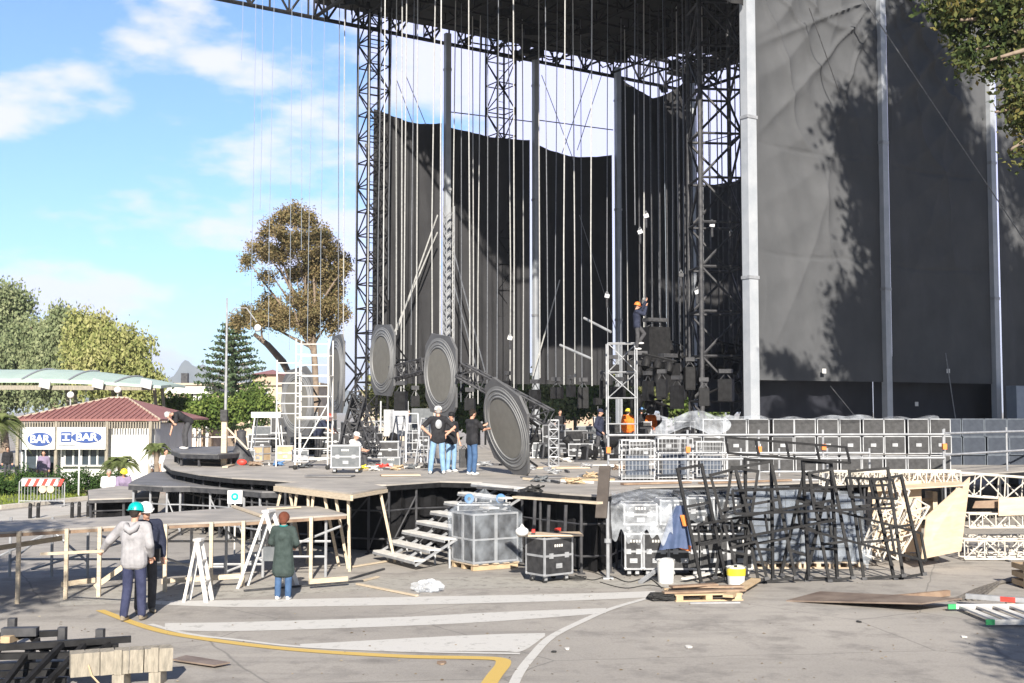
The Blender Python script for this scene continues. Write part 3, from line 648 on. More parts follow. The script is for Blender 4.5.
for (a_, b_), l_ in (((( 437, 215), (397, 330)), 'slanting pale stay left of the white mast'), (((437, 232), (393, 335)), 'lower slanting pale stay left of the white mast'), (((449, 235), (485, 372)), 'slanting stay right of the white mast'), (((449, 268), (478, 374)), 'lower slanting stay right of the white mast'),
                 (((395, 80), (412, 125)), 'thin slanting wire in the sky left of the first back pole'), (((404, 75), (425, 125)), 'second thin slanting wire in the sky left of the first back pole'), (((542, 75), (574, 160)), 'thin wire slanting down right of the second back pole'), (((592, 70), (562, 155)), 'thin wire slanting down left of the third back pole'), (((560, 280), (533, 376)), 'pale stay slanting down to the foot of the second back pole'), (((604, 72), (578, 150)), 'second thin wire slanting left of the third back pole'),
                 (((580, 215), (616, 330)), 'thin slanting wire over the third bay of back tarpaulin')):
    rope('stay_wire', l_, [bq(*a_, 1.4), bq(*b_, 1.4)], .02 if 'wire' in l_ else .035, 'ropeg' if 'pale' not in l_ else 'rope', 'wire', 'stay wires on the back wall')
# hoist chains
def under(px, py_end, frac):
    """plan point under the roof on this pixel column"""
    dx = (px-512)/1200
    # intersect column line with left roof edge / front edge and back wall
    best = []
    for Y in np.arange(38, 70, .25):
        p = V((dx*Y, Y, 0))-A; s = p.dot(D); t_ = p.dot(N)
        if -8.8 < s < SB-.3 and (.9 < t_ < 18.8 if s > .3 else .4 < t_ < .9): best.append(Y)
    if not best: return None
    return V((dx*(best[0]+(best[-1]-best[0])*frac), best[0]+(best[-1]-best[0])*frac, 0))
cab = [(237, 60, 's'), (250, 330, 's'), (258, 210, 's'), (268, 340, 's'), (289, 350, 's'), (300, 250, 's'), (307, 345, 's'), (320, 340, 's'), (338, 335, 'g'), (343, 345, 'r'), (355, 325, 'g'),
 (367, 330, 'r'), (377, 325, 'g'), (388, 300, 'g'), (396, 335, 'r'), (401, 405, 'r'), (404, 410, 'r'), (411, 345, 'g'), (416, 400, 'r'), (432, 335, 'r'), (453, 385, 'r'), (461, 402, 'g'), (470, 405, 'r'), (473, 402, 'r'), (478, 404, 'r'), (487, 404, 'g'), (497, 380, 'g'),
 (510, 385, 'r'), (514, 395, 'r'), (523, 390, 'r'), (540, 378, 'r'), (548, 380, 'g'), (556, 385, 'g'), (564, 385, 'r'), (575, 384, 'r'), (582, 388, 'g'), (592, 386, 'r'), (608, 375, 'g'), (621, 395, 'g'), (628, 390, 'r'), (636, 225, 'g'), (644, 392, 'r'), (652, 388, 'g'), (660, 400, 'g'), (667, 390, 's'), (673, 395, 'r'), (680, 395, 'r'), (684, 400, 'g'), (704, 400, 'r'), (712, 250, 'g')]
rr = random.Random(5); ends = []; zc = {}
def zone(px):
    for lim, s in ((300, 'over the russet tree'), (346, 'left of the left lattice tower'), (380, 'in front of the left lattice tower'), (441, 'between the left lattice tower and the white mast'), (500, 'right of the white mast'), (531, 'left of the second back pole'), (560, 'right of the second back pole'), (612, 'left of the third back pole'), (650, 'right of the third back pole'), (690, 'near the end of the back wall'), (999, 'in front of the wide lattice tower')):
        if px < lim: return s
for px, ye, k in cab:
    p = under(px, ye, rr.uniform(.15, .85))
    if p is None: p = V(((px-512)/1200*52, 52, 0))
    z = max(hat_(px, ye, p), 2); mt = {'r': 'rope', 'g': 'ropeg', 's': 'ropes'}[k]; r_ = {'r': .026, 'g': .02, 's': .013}[k]
    kind = {'r': 'pale', 'g': 'grey', 's': 'thin bluish'}[k]
    sw = rr.uniform(-.1, .1); sw2 = rr.uniform(-.03, .03)
    key = (kind, zone(px)); zc[key] = zc.get(key, 0)+1; o_ = ['first', 'second', 'third', 'fourth', 'fifth', 'sixth', 'seventh', 'eighth'][zc[key]-1]
    o = rope('hoist_chain', f'{o_} {kind} hoist chain from the left {zone(px)}', [(p.x+sw, p.y, HR+.4), (p.x+sw*.5+sw2, p.y, HR*.6+z*.4), (p.x+sw2, p.y, HR*.3+z*.7), (p.x, p.y, z)], r_, mt, 'hoist chain', 'hoist chains under the roof')
    ends.append((px, p, z, k))
# ---------------------------------------------------------------- decks
def deck(label, pts, z, th=.11, mt='deck', legs=None, legr=.03, legm='galv', name='stage_platform', world=None, void_shade=None, rim='dsteel', drop=None, ledgers=True, braces=True, inset=.15, joints=True):
    P = world or [G(a, b, z) for a, b in pts]; c = sum(P, V((0, 0, 0)))/len(P)
    t = thing(name, label, 'stage platform', (c.x, c.y, 0))
    MB().prism([(p.x, p.y) for p in P], z-.035, z).build('deck_board', M[mt], t, True)
    m = MB(); n = len(P)
    for i in range(n):
        dn = V((0, 0, .037+th/2)); m.bar(P[i]+(c-P[i]).normalized()*.04-dn, P[(i+1) % n]+(c-P[(i+1) % n]).normalized()*.04-dn, .06, th)
    m.build('edge_beam', M[rim], t, True)
    pts_ = []
    if legs:
        for i in legs[1]:
            p, q = P[i], P[(i+1) % n]; L = (q-p).length; k = max(1, round(L/legs[0]))
            for j in range(k): pts_.append(p.lerp(q, (j+.5 if k == 1 else j/k)))
        ls = []
        for p in pts_:
            q = p+(c-p).normalized()*inset; q = V((q.x, q.y, 0)); ls.append(q)
            MB().tube(q+V((0, 0, .02)), q+V((0, 0, z-.04)), legr, n=7).build('leg', M[legm], t, True)
            MB().box(q+V((0, 0, .01)), (.15, .15, .02)).build('base_plate', M['dsteel'], t, True)
        if ledgers or braces:
            m = MB()
            for a_, b_ in zip(ls, ls[1:]):
                if (a_-b_).length > legs[0]*2: continue
                if ledgers:
                    for zz in (.35, z*.62): m.tube(a_+V((0, 0, zz)), b_+V((0, 0, zz)), .022, n=5)
                if braces and random.random() < .5: m.tube(a_+V((0, 0, .1)), b_+V((0, 0, z-.3)), .02, n=5)
            if m.v: m.build('brace', M[legm], t, True)
    if void_shade:
        d, idx = void_shade; m = MB()
        for i in idx:
            p, q = P[i], P[(i+1) % n]; p2 = p+(c-p).normalized()*d; q2 = q+(c-q).normalized()*d; e = (q2-p2); k = max(2, int(e.length/.15)); nn = V((-e.y, e.x, 0)).normalized()
            m.grid(lambda u, v_: V((*(p2.lerp(q2, u)+nn*.05*math.sin(u*k*1.7)).xy, (z-.1)*(1-v_)+.02)), k, 1)
        m.build('void_shade', M['void_shade'], t, True)  # black sheet standing in for the darkness under the deck
    return t
# main stage
ZS = 1.6
pf = [(163, 463), (171, 469), (198, 474), (232, 477.5), (262, 479), (300, 482), (345, 484), (386, 484.5), (440, 481), (482, 482), (522, 489), (560, 493), (605, 496), (618, 492), (640, 487), (760, 484), (870, 480), (945, 476)]
W = [G(a, b, ZS) for a, b in pf]+[V((24, 42, ZS)), V((24, 54, ZS)), V((15, 62, ZS)), V((8, 66, ZS)), V((-6, 57.5, ZS)), V((-12, 54, ZS)), V((-13.5, 47, ZS))]
deck('large grey main stage deck with black void and steel legs beneath', None, ZS, mt='deck', legs=(.95, range(0, 17)), legm='dsteel', rim='black', void_shade=(.8, range(0, 17)), world=W, name='main_stage')
# plywood extension with timber beams
t = deck('plywood platform on timber trestles jutting from the front of the main stage', [(275, 484), (352, 493), (387, 487), (345, 478.5)], ZS+.02, .02, 'deck', name='trestle_platform', rim='wood')
P = [G(a, b, ZS+.02) for a, b in ((275, 484), (352, 493), (387, 487))]
m = MB(); m.bar(P[0]-V((0, 0.03, .1)), P[1]-V((0, .03, .1)), .06, .11); m.build('front_beam', M['wood'], t, True)
m = MB(); m.bar(P[1]-V((0, 0.03, .08)), P[2]-V((0, .03, .08)), .05, .07); m.build('side_beam', M['wood'], t, True)
for u in (.08, .2, .3, .45, .52, .66, .8, .95, 1.2):
    p = P[0].lerp(P[1], u) if u <= 1 else P[1].lerp(P[2], .8); lean = (-.35, .3, .25, -.2, .02, -.15)[int(u*11) % 6]
    MB().bar((p.x+lean, p.y+.25, 0), (p.x, p.y+.1, ZS-.12), .055).build('timber_leg', M['wood'], t, True)
# ramp
zr = 1.22
rampP = [G(a, b, zr) for a, b in ((-90, 537), (0, 532), (110, 526), (170, 523.5), (243, 520.5), (347, 514), (318, 506), (254, 506), (184, 511), (113, 517), (0, 521), (-90, 524))]
t = deck('long grey catwalk on pale timber posts crossing in front of the stage', None, zr, .055, 'deck', world=rampP, name='catwalk', rim='plyd')
for px, yb in ((-35, 596), (18, 596), (66, 597), (99, 598), (165, 590), (211, 583), (243, 582), (311, 568), (349, 565)):
    g_ = G(px, yb); i = 0
    Y = next((y for y in np.arange(19, 30, .02) if pip(g_.x/g_.y*y, y+.09, rampP)), g_.y)
    p = V((g_.x/g_.y*Y, Y, 0)); MB().box((p.x, p.y-.02, (zr+.0)/2), (.065, .05, zr-.0)).build('timber_post', M['wood'], t, True)
m = MB()
for a, b, za, zb_ in ((66, 99, .1, .12), (99, 165, .05, .9), (0, 66, .75, .9), (311, 349, .15, .15), (165, 243, .15, .2)):
    m = MB(); m.bar(((a-512)/1200*22.2, 22.2, za), ((b-512)/1200*22.6, 22.6, zb_), .05, .09); m.build('timber_brace', M['wood'], t, True)
for px in (8, 50, 86, 130, 190, 225, 262, 290, 325):
    p = V(((px-512)/1200*23.6, 23.9, 0)); MB().tube(p, p+V((0, 0, zr-.05)), .03, n=7).build('leg', M['galv'], t, True)
m = MB()
for a, b, za, zb_ in ((8, 50, .3, .95), (-30, 60, .15, 1.0), (30, 150, .15, .85), (100, 190, .8, .2), (150, 262, .25, .25), (150, 330, .7, .7), (225, 340, .1, 1.0), (50, 86, .9, .3), (130, 190, .3, 1.0), (190, 225, .2, .2), (225, 262, .9, .3), (8, 130, .35, .35), (262, 325, .4, .4)):
    m.tube(((a-512)/1200*23.6, 23.9, za), ((b-512)/1200*23.6, 23.9, zb_), .025, n=6)
m.build('brace', M['galv'], t, True)
# planks left on the catwalk
for (x0, y0, x1, y1), l_ in (((233, 506, 262, 516), 'short pale plank lying crosswise on the catwalk near the stage'), ((268, 509, 300, 507), 'pale plank lying on the catwalk by the ladder')):
    p, q = G(x0, y0, zr+.03), G(x1, y1, zr+.03); tag(MB().bar(p, q, .09, .035).build('plank', M['wood']), l_, 'plank')
# curved left decks
deck('low curved dark platform on black legs left of the main stage', [(128, 484), (134, 480), (152, 472), (175, 471), (262, 481), (330, 486), (345, 490), (300, 491), (262, 491.5), (230, 488.5), (190, 486), (162, 486)], 1.3, .12, 'deckd', legs=(.7, (7, 8, 9, 10, 11, 0)), legr=.032, legm='galv', rim='dsteel', name='curved_platform', void_shade=(1.3, (8, 9, 10)))
deck('small grey platform behind the curved stage, where the bending man stands', [(171, 450), (178, 447), (243, 446), (246, 452), (218, 454), (180, 453)], 2.0, .12, 'deckd', legs=(1.2, (3, 4, 5, 0)), legr=.04, legm='dsteel', name='small_platform')
deck('flat grey platform at the left end of the curved decks', [(88, 490), (118, 486), (160, 488), (158, 497), (89, 499)], .9, .08, 'deck', legs=(1.3, (2, 3, 4)), legr=.04, legm='dsteel', name='low_platform', void_shade=(.6, (3,)))
# hanging notice on platform edge
p = at(235, 497, 27.5)
t = thing('notice', 'white notice with a round teal mark fixed to the curved platform edge', 'notice', p-V((0, 0, .3)))
MB().box((0, 0, .3), (.34, .02, .3)).build('board', M['white'], t)
MB().lathe([(.085, -.006), (.085, .006)], (0, -.018, .31), 20, Matrix.Rotation(math.pi/2, 3, 'X')).build('round_mark', M['teal'], t)
MB().lathe([(.035, -.003), (.035, .003)], (0, -.028, .31), 12, Matrix.Rotation(math.pi/2, 3, 'X')).build('mark_centre', M['white'], t)
MB().tube((0, .02, -1.1), (0, .02, .15), .02).build('stake', M['dwhite'], t)
# stairs
st = thing('stairs', 'pale steel stairs of eight open treads rising to the main stage', 'stairs', (-2.2, 26, 0))
u_ = V((.86, .5, 0)).normalized(); v_ = V((.5, -.86, 0)).normalized(); P0 = V((-2.95, 26.7, 0))
for i in range(8):
    p = P0+u_*(.35*i); z = .2*(i+1); q = p+v_*2.1
    MB().bar(p+u_*.0+V((0, 0, z)), q+V((0, 0, z)), .25, .035).build('tread', M['dwhite'], st, True)
    m = MB(); m.bar(p-u_*.13+V((0, 0, z-.04)), q-u_*.13+V((0, 0, z-.04)), .02, .05); m.build('nosing', M['galv'], st, True)
for a in (0, .7, 1.4, 2.08):
    p = P0+v_*a; m = MB(); m.bar(p-u_*.1+V((0, 0, .1)), p+u_*2.65+V((0, 0, 1.5)), .035, .05)
    for i in (2, 5, 7): m.bar(p+u_*.35*i, p+u_*.35*i+V((0, 0, .2*i)), .04)
    m.build('stringer', M['galv'], st, True)
# ---------------------------------------------------------------- scaffold handrail in front of the right deck
def rail(label, pts, z0, hs, mt='galv', r=.028, name='scaffold_railing', post_base=None, clips=()):
    c = pts[0]; t = thing(name, label, 'railing', (c.x, c.y, z0))
    for p in pts: MB().tube(V((p.x, p.y, post_base if post_base is not None else z0)), V((p.x, p.y, z0+hs[-1]+.12)), r, n=8).build('post', M[mt], t, True)
    for h in hs:
        m = MB()
        for p, q in zip(pts, pts[1:]): m.tube(V((p.x, p.y-.05, z0+h)), V((q.x, q.y-.05, z0+h)), r, n=8)
        m.build('rail', M[mt], t, True)
    for i, h in clips:
        p = pts[i]; MB().box((p.x, p.y-.06, z0+h), (.1, .1, .14)).build('clamp', M['orange'], t, True)
    return t
YR = 28.6
rp = [V(((px-512)/1200*(YR+(px-605)*.0035), YR+(px-605)*.0035, 0)) for px in (608, 687, 758, 822, 942)]
rail('galvanised scaffold railing with orange clamps along the front of the right deck', rp, ZS, (.0, .52, 1.1), clips=((0, .75), (1, .75), (2, .75), (3, .8), (4, .8)))
YR2 = 31
rp = [V(((px-512)/1200*YR2, YR2, 0)) for px in (655, 700, 740, 778, 826, 868)]
rail('inner scaffold railing standing behind the front railing', rp, ZS, (.12, .6), name='scaffold_railing')
rp = [V(((px-512)/1200*YR3, YR3, 0)) for px, YR3 in ((943, 31), (1005, 34), (1060, 37))]
rail('long scaffold railing running to the right edge past the thick post', rp, ZS, (.55, 1.1), name='scaffold_railing', post_base=0)
# stage-left plaza railing
rp = [V(((px-512)/1200*60, 60, 0)) for px in (165, 200, 240, 280, 345)]
rail('thin white railing along the plaza behind the left platforms', rp, 0, (.6, 1.2, 2.0), 'white', .03, name='plaza_railing')
# prop jack with tilted plank
pj = thing('steel_prop', 'pale adjustable prop holding the stage corner above the cases', 'prop', G(608, 579))
g = G(608, 579); MB().tube(g, g+V((0, 0, 1.5)), .035).build('tube', M['galv'], pj, True); MB().tube(g+V((0, 0, .7)), g+V((0, 0, .78)), .07).build('collar', M['galv'], pj, True); MB().box(g+V((0, 0, .02)), (.2, .2, .03)).build('base_plate', M['galv'], pj, True)
a = at(601, 518, 22.7); b = at(605, 466, 23.0)
tag(MB().bar(a, b, .22, .05).build('upright_plank', M['plyk']), 'dark upright board leaning at the right stage corner', 'board')
# ---------------------------------------------------------------- snack bar, canopy and far buildings
def text(s, size, mt, parent, loc, rot, depth=.015, name='lettering', sx=1, bold=0):
    cu = bpy.data.curves.new(name, 'FONT'); cu.body = s; cu.size = size; cu.extrude = depth; cu.align_x = 'CENTER'; cu.align_y = 'CENTER'; cu.offset = bold
    o = bpy.data.objects.new('tmp', cu); COL.objects.link(o); dg = bpy.context.evaluated_depsgraph_get()
    me = bpy.data.meshes.new_from_object(o.evaluated_get(dg)); bpy.data.objects.remove(o); me.materials.clear(); me.materials.append(M[mt])
    q = bpy.data.objects.new(name, me); COL.objects.link(q); q.parent = parent; q.location = loc; q.rotation_euler = rot; q.scale = (sx, 1, 1); return q
Yb = 52.0; sc = 1200/Yb                      # 23 px per metre
def X(px, Y=Yb): return (px-512)/1200*Y
def Z(py, Y=Yb): return at(512, py, Y).z
bar = thing('snack_bar', 'small white snack bar with red-brown hipped roof and blue bar signs', 'kiosk', (X(90), Yb+3, 0))
MB().prism([(X(18), Yb+.5), (X(34), Yb), (X(156), Yb), (X(156), Yb+6), (X(18), Yb+6)], 0, 2.75).build('wall', M['white'], bar, True)
ap = V((X(95), Yb+3.2, Z(397))); ez = Z(419); m = MB()
ev = [V((X(20)-.1, Yb-.6, ez)), V((X(164), Yb-.6, ez)), V((X(164)+.2, Yb+7, ez)), V((X(18)-.1, Yb+7, ez))]
ap2 = ap+V((-.4, 0, 0)); ap3 = ap+V((.4, 0, 0))
m.add(ev+[ap2, ap3]+[e-V((0, 0, .08)) for e in ev], [(0, 1, 5, 4), (1, 2, 5), (2, 3, 4, 5), (3, 0, 4), (6, 9, 8, 7), (0, 6, 7, 1), (1, 7, 8, 2), (2, 8, 9, 3), (3, 9, 6, 0)])
rf = m.build('roof', M['roofr'], bar, True)
m = MB()
for k in range(27):
    u = (k+.5)/27; b_ = ev[0].lerp(ev[1], u); t_ = ap2 if b_.x < ap2.x else (ap3 if b_.x > ap3.x else V((b_.x, ap.y, ap.z)))
    # ribs run up the front slope and stop at the hip
    if b_.x < ap2.x: f_ = (b_.x-ev[0].x)/(ap2.x-ev[0].x)
    elif b_.x > ap3.x: f_ = (ev[1].x-b_.x)/(ev[1].x-ap3.x)
    else: f_ = 1
    e_ = V((b_.x, b_.y+(ap.y-b_.y)*f_, b_.z+(ap.z-b_.z)*f_)); m.bar(b_+V((0, 0, .02)), e_+V((0, 0, .02)), .05, .05)
m.build('roof_rib', M['roofr'], rf, True)
m = MB(); m.tube(ev[0], ap2, .05); m.tube(ev[1], ap3, .05); m.tube(ap2, ap3, .06); m.build('ridge_cap', M['cream'], rf, True)
m = MB()
for k in range(56): m.box((X(20)+(X(164)-X(20))*k/55, Yb-.5, ez-.24), (.05, .04, .34))
m.bar((X(20), Yb-.47, ez-.12), (X(164), Yb-.47, ez-.12), .04, .05); m.build('slat_fascia', M['oldw'], bar, True)
for px in (24, 62, 112, 155): MB().box((X(px), Yb-.5, (ez-.1)/2), (.12, .12, ez-.1)).build('post', M['oldw'], bar, True)
bb = MB().box(((X(30)+X(62))/2, Yb-.62, Z(438)), (X(62)-X(30), .1, Z(427)-Z(449))).build('sign_board', M['white'], bar, True)
b2 = MB().box(((X(64)+X(112))/2, Yb-.62, Z(438)), (X(112)-X(64), .1, Z(427)-Z(449))).build('sign_board', M['white'], bar, True)
def oval(px, py, rx, rz, y, par):
    MB().lathe([(.98, -.01), (1, 0), (.98, .01)], (0, 0, 0), 28, Matrix(((rx, 0, 0), (0, 0, 1), (0, rz, 0)))).build('oval', M['bblue'], par).location = V((X(px), y, Z(py)))-bar.location
oval(47.5, 439, .53, .29, Yb-.69, bb); text('BAR', .46, 'bwhite', bb, V((X(47.5), Yb-.705, Z(439)))-bar.location, (math.pi/2, 0, 0), .012, 'lettering', .98, .012)
oval(93.5, 437, .64, .24, Yb-.69, b2); text('BAR', .42, 'bwhite', b2, V((X(93.5), Yb-.705, Z(437)))-bar.location, (math.pi/2, 0, 0), .012, 'lettering', 1.2, .012)
m = MB().box((X(73.5), Yb-.69, Z(436.5)), (.44, .03, .42)); m.build('emblem_panel', M['bblue'], b2, True)
m = MB(); m.box((X(73.5), Yb-.715, Z(434)), (.36, .02, .05)); m.box((X(73.5), Yb-.715, Z(437)), (.08, .02, .2)); m.box((X(73.5), Yb-.715, Z(439.6)), (.3, .02, .05)); m.build('emblem', M['bwhite'], b2, True)
MB().box((X(74), Yb-.69, Z(444.5)), (.7, .03, .07)).build('sign_strip', M['galv'], b2, True)
d = MB().box((X(51.5), Yb-.03, 1.15), (.75, .1, 2.25)).build('door', M['glass'], bar, True)
m = MB(); 
for px in (43.5, 52, 60): m.box((X(px), Yb-.1, 1.15), (.07, .06, 2.3))
m.box((X(51.5), Yb-.1, 2.28), (.78, .06, .07)); m.build('door_frame', M['white'], d, True)
wd = MB().box((X(34.5), Yb-.03, 1.2), (.5, .08, 2)).build('window', M['glass'], bar, True)
m = MB(); m.bar((X(29), Yb-.1, .2), (X(29), Yb-.1, 2.2), .06); m.bar((X(40), Yb-.1, .2), (X(40), Yb-.1, 2.2), .06); m.bar((X(29), Yb-.1, 2.2), (X(40), Yb-.1, 2.2), .06); m.build('frame', M['white'], wd, True)
wd = MB().box((X(88), Yb-.03, Z(457)), (1.85, .08, .72)).build('window', M['glass'], bar, True)
m = MB()
for px in (67.5, 76, 84, 92, 100, 108.5): m.box((X(px), Yb-.1, Z(457)), (.07, .06, .76))
m.box((X(88), Yb-.1, Z(465.5)), (2, .25, .06)); m.box((X(88), Yb-.1, Z(449)), (1.95, .06, .06)); m.build('frame', M['white'], wd, True)
MB().box((X(25.5), Yb-.1+.3, Z(445)), (.42, .05, .6)).build('dark_shutter', M['lamg'], bar, True)
# mint canopy
Yc = 60; cv = thing('curved_canopy', 'long pale mint canopy with curved roof and brown columns behind the snack bar', 'canopy', (X(60, Yc), Yc+2, 0))
def can(u, v_):
    x = X(-170, Yc)+(X(161, Yc)-X(-170, Yc))*u; fall = max(0, (u-.62)/.38)
    z = Z(384, Yc)+(Z(364, Yc)-Z(384, Yc))*math.sin(math.pi*(.08+.5*v_))*.85*(1-.82*fall**1.8)-.12*fall; return V((x, Yc+4.5*v_, z))
MB().grid(can, 40, 14, .14, (0, 0, -1)).build('roof', M['mint'], cv, True, True, 80)
for u in (.2, .4, .58, .72, .86): MB().path([can(u, v_)+V((0, -.01, .03)) for v_ in np.linspace(0, 1, 8)], .05, 5).build('roof_rib', M['galv'], cv, True)
MB().bar((X(-170, Yc), Yc+.1, Z(387, Yc)), (X(155, Yc), Yc+.1, Z(388, Yc)), .12, .22).build('eave_beam', M['oldw'], cv, True)
for px in (-90, -20, 60, 107, 150):
    for s_ in (-1, 1): MB().path([(X(px, Yc)+s_*.15, Yc+2, 0), (X(px, Yc)+s_*.2, Yc+2, 3), (X(px+s_*4, Yc), Yc+1.4, Z(387, Yc))], .09, 6).build('column', M['oldw'], cv, True)
for px in (47, 100, 148):
    MB().box((X(px, Yc), Yc-.25, Z(384, Yc)), (.55, .1, .42), .0, Matrix.Rotation(.25, 3, 'Y')@Matrix.Rotation(.35, 3, 'X')).build('floodlight', M['white'], cv, True)
# lamps
def globe_lamp(label, px, py, Y, base=None):
    p = V((X(px, Y), Y, 0)); z = Z(py, Y); t = thing('globe_lamp', label, 'street lamp', p)
    MB().tube(p, p+V((0, 0, z-.2)), .05, .035).build('post', M['galv'], t, True); MB().ell(p+V((0, 0, z)), .17).build('globe', M['lamp'], t, True, True); return t
globe_lamp('white globe lamp left of the canopy columns behind the snack bar roof', 71, 395, 58); globe_lamp('white globe lamp right above the snack bar roof ridge', 118, 390, 58)
Yl = 55; p = V((X(226, Yl), Yl, 0)); t = thing('street_lamp', 'tall thin street lamp with curved double arm over the plaza', 'street lamp', p)
MB().tube(p, p+V((0, 0, Z(298, Yl))), .085, .04, 8).build('pole', M['galv'], t, True)
for s_, gx, gy in ((1, 257, 328), (-1, 205, 332)):
    zt = Z(305, Yl)
    pts = [(p.x, Yl, Z(318, Yl)), (p.x+s_*.35, Yl, Z(308, Yl)), (p.x+s_*.9, Yl, Z(308, Yl)), (X(gx, Yl)-s_*.05, Yl, Z(gy-6, Yl))]
    if s_ > 0:
        MB().path(pts, .03, 6).build('arm', M['galv'], t, True); MB().ell((X(gx, Yl), Yl, Z(gy, Yl)), .17).build('globe', M['lamp'], t, True, True)
tag(MB().tube((X(226, 44)-.3, 44, 0), (X(226, 44)-.3, 44, .1), .2).build('lamp_foot', M['galv']), 'round steel foot plate on the plaza near the street lamp', 'foot plate') if False else None
# timber post with box at the deck
q = G(224, 466, ZS); t = thing('utility_post', 'pale timber post with a black box standing on the left deck', 'post', q)
MB().box(q+V((0, 0, .85)), (.16, .16, 1.7)).build('post', M['wood'], t, True); MB().box(q+V((0, -.05, 1.55)), (.2, .2, .34)).build('box', M['lam'], t, True)
MB().bar(q+V((.05, 0, 1.2)), q+V((.7, .1, .5)), .05).build('stay', M['wood'], t, True)
# palms
def palm(label, px, Y, ztop, L, nf=16, r=.12, kind='palm_tree'):
    b = V((X(px, Y), Y, 0)); t = thing(kind, label, 'palm', b); z = ztop
    MB().path([b, b+V((.03, 0, z*.5)), b+V((0, 0, z))], [r*1.2, r, r*1.1], 8).build('trunk', M['bark'], t, True, True)
    vs = []
    for k in range(nf):
        a = 2*math.pi*k/nf+random.uniform(-.2, .2); el = random.uniform(-.15, 1.1); d = V((math.cos(a)*math.cos(el), math.sin(a)*math.cos(el), math.sin(el))); sd = V((-math.sin(a), math.cos(a), 0))
        for j in range(1, 26):
            u = j/26; p = b+V((0, 0, z))+d*L*u-V((0, 0, 1))*L*.75*u*u
            for s_ in (-1, 1):
                q_ = p+(sd*s_*.8+d*.5-V((0, 0, .35)))*L*.26*math.sin(math.pi*min(1, u*.9+.12)); w_ = V((0, 0, .012))+d*.012
                vs += [p-w_, q_, q_+w_*.3, p+w_]
    leafobj(np.array([tuple(v) for v in vs]), 'frond', LM['palm'], t)
palm('small bushy palm in front of the snack bar beside the hedge', 122, 49, 1.2, .95, 44)
palm('low palm close to the right corner of the snack bar', 158, 50, 1.75, .75, 36)
palm('young palm left of the small bushy palm by the snack bar', 108, 47.5, .6, .75, 30)
palm('tall palm with wide grey-green fronds at the left edge', -6, 47, 2.85, 1.55, 44, .12)
def hedge(label, px, Y, rx, h, n=7000):
    t = thing('hedge_bush', label, 'hedge', (X(px, Y), Y, 0)); k = 6; x0 = X(px, Y)
    MB().path([(x0, Y, 0), (x0, Y, h*.5)], .05, 5).build('stem', M['bark'], t, True)
    leafobj(leaves([((x0+rx*(i/(k-1)-.5)*1.7, Y, h*.5), (rx*.38, .5, h*.5*random.uniform(.9, 1.1))) for i in range(k)], n, .09, sub=.1), 'foliage', LM['hedge'], t)
hedge('dark clipped hedge left of the snack bar door', 20, 46.5, .95, .95); hedge('dark clipped hedge under the snack bar window', 88, 46.5, 1.15, .98)
# striped barrier
Ybr = 41.5; b0 = V((X(45, Ybr), Ybr, 0)); t = thing('crowd_barrier', 'steel crowd barrier with a red and white striped board', 'barrier', b0)
m = MB(); xl, xr = X(22, Ybr), X(67, Ybr)
m.path([(xl, Ybr, 0), (xl, Ybr, .85), (xl+.1, Ybr, .97), (xr-.15, Ybr, .97), (xr, Ybr, .8), (xr, Ybr, 0)], .022, 6); m.bar((xl, Ybr, .2), (xr, Ybr, .2), .03)
for k in range(14): m.tube((xl+.08+(xr-xl-.16)*k/13, Ybr, .2), (xl+.08+(xr-xl-.16)*k/13, Ybr, .95), .009, n=5)
for x in (xl, xr): m.bar((x, Ybr-.3, .02), (x, Ybr+.3, .02), .05)
m.build('frame', M['galv'], t, True)
bd = MB().box(((xl+xr)/2-.05, Ybr-.05, .83), (xr-xl-.3, .03, .24)).build('striped_board', M['white'], t, True)
m = MB()
for k in range(5):
    x = xl+.2+k*.28; m.extr([(x, Ybr-.07, .71), (x+.13, Ybr-.07, .71), (x+.25, Ybr-.07, .95), (x+.12, Ybr-.07, .95)], (0, .003, 0))
m.build('stripe', M['red'], bd, True)
for dx in (-.05, .22): MB().lathe([(.13, -.01), (.13, .01)], ((xl+xr)/2+dx+.1, Ybr-.08, .6), 20, Matrix.Rotation(math.pi/2, 3, 'X')).build('round_plate', M['ply'], t, True)
# thin sign post in front of the bar
p = V((X(81, 45), 45, 0)); t = thing('sign_post', 'thin white sign post with a small plate in front of the snack bar window', 'sign post', p)
MB().tube(p, p+V((0, 0, Z(446, 45))), .03).build('post', M['white'], t, True); MB().box(p+V((-.02, -.04, Z(448, 45))), (.62, .03, .1)).build('plate', M['dwhite'], t, True)
# bollards
bw = ['first short black bollard from the left, on the path', 'second short black bollard from the left, on the path', 'third short black bollard from the left, on the path', 'fourth short black bollard from the left, on the path', 'short black bollard near the low grey platform']
bo = None
for i, px in enumerate((30, 38, 72, 79, 88)):
    p = G(px, 519-i*.6)
    if bo is None:
        bo = thing('bollard', bw[0], 'bollard', p, 0, 'bollards on the path'); MB().lathe([(.055, 0), (.055, .42), (.045, .46), (.02, .48)], n=12).build('post', M['black'], bo); MB().lathe([(.059, .34), (.059, .38)], n=12).build('band', M['dsteel'], bo)
    else: dup(bo, p, 0, bw[i])
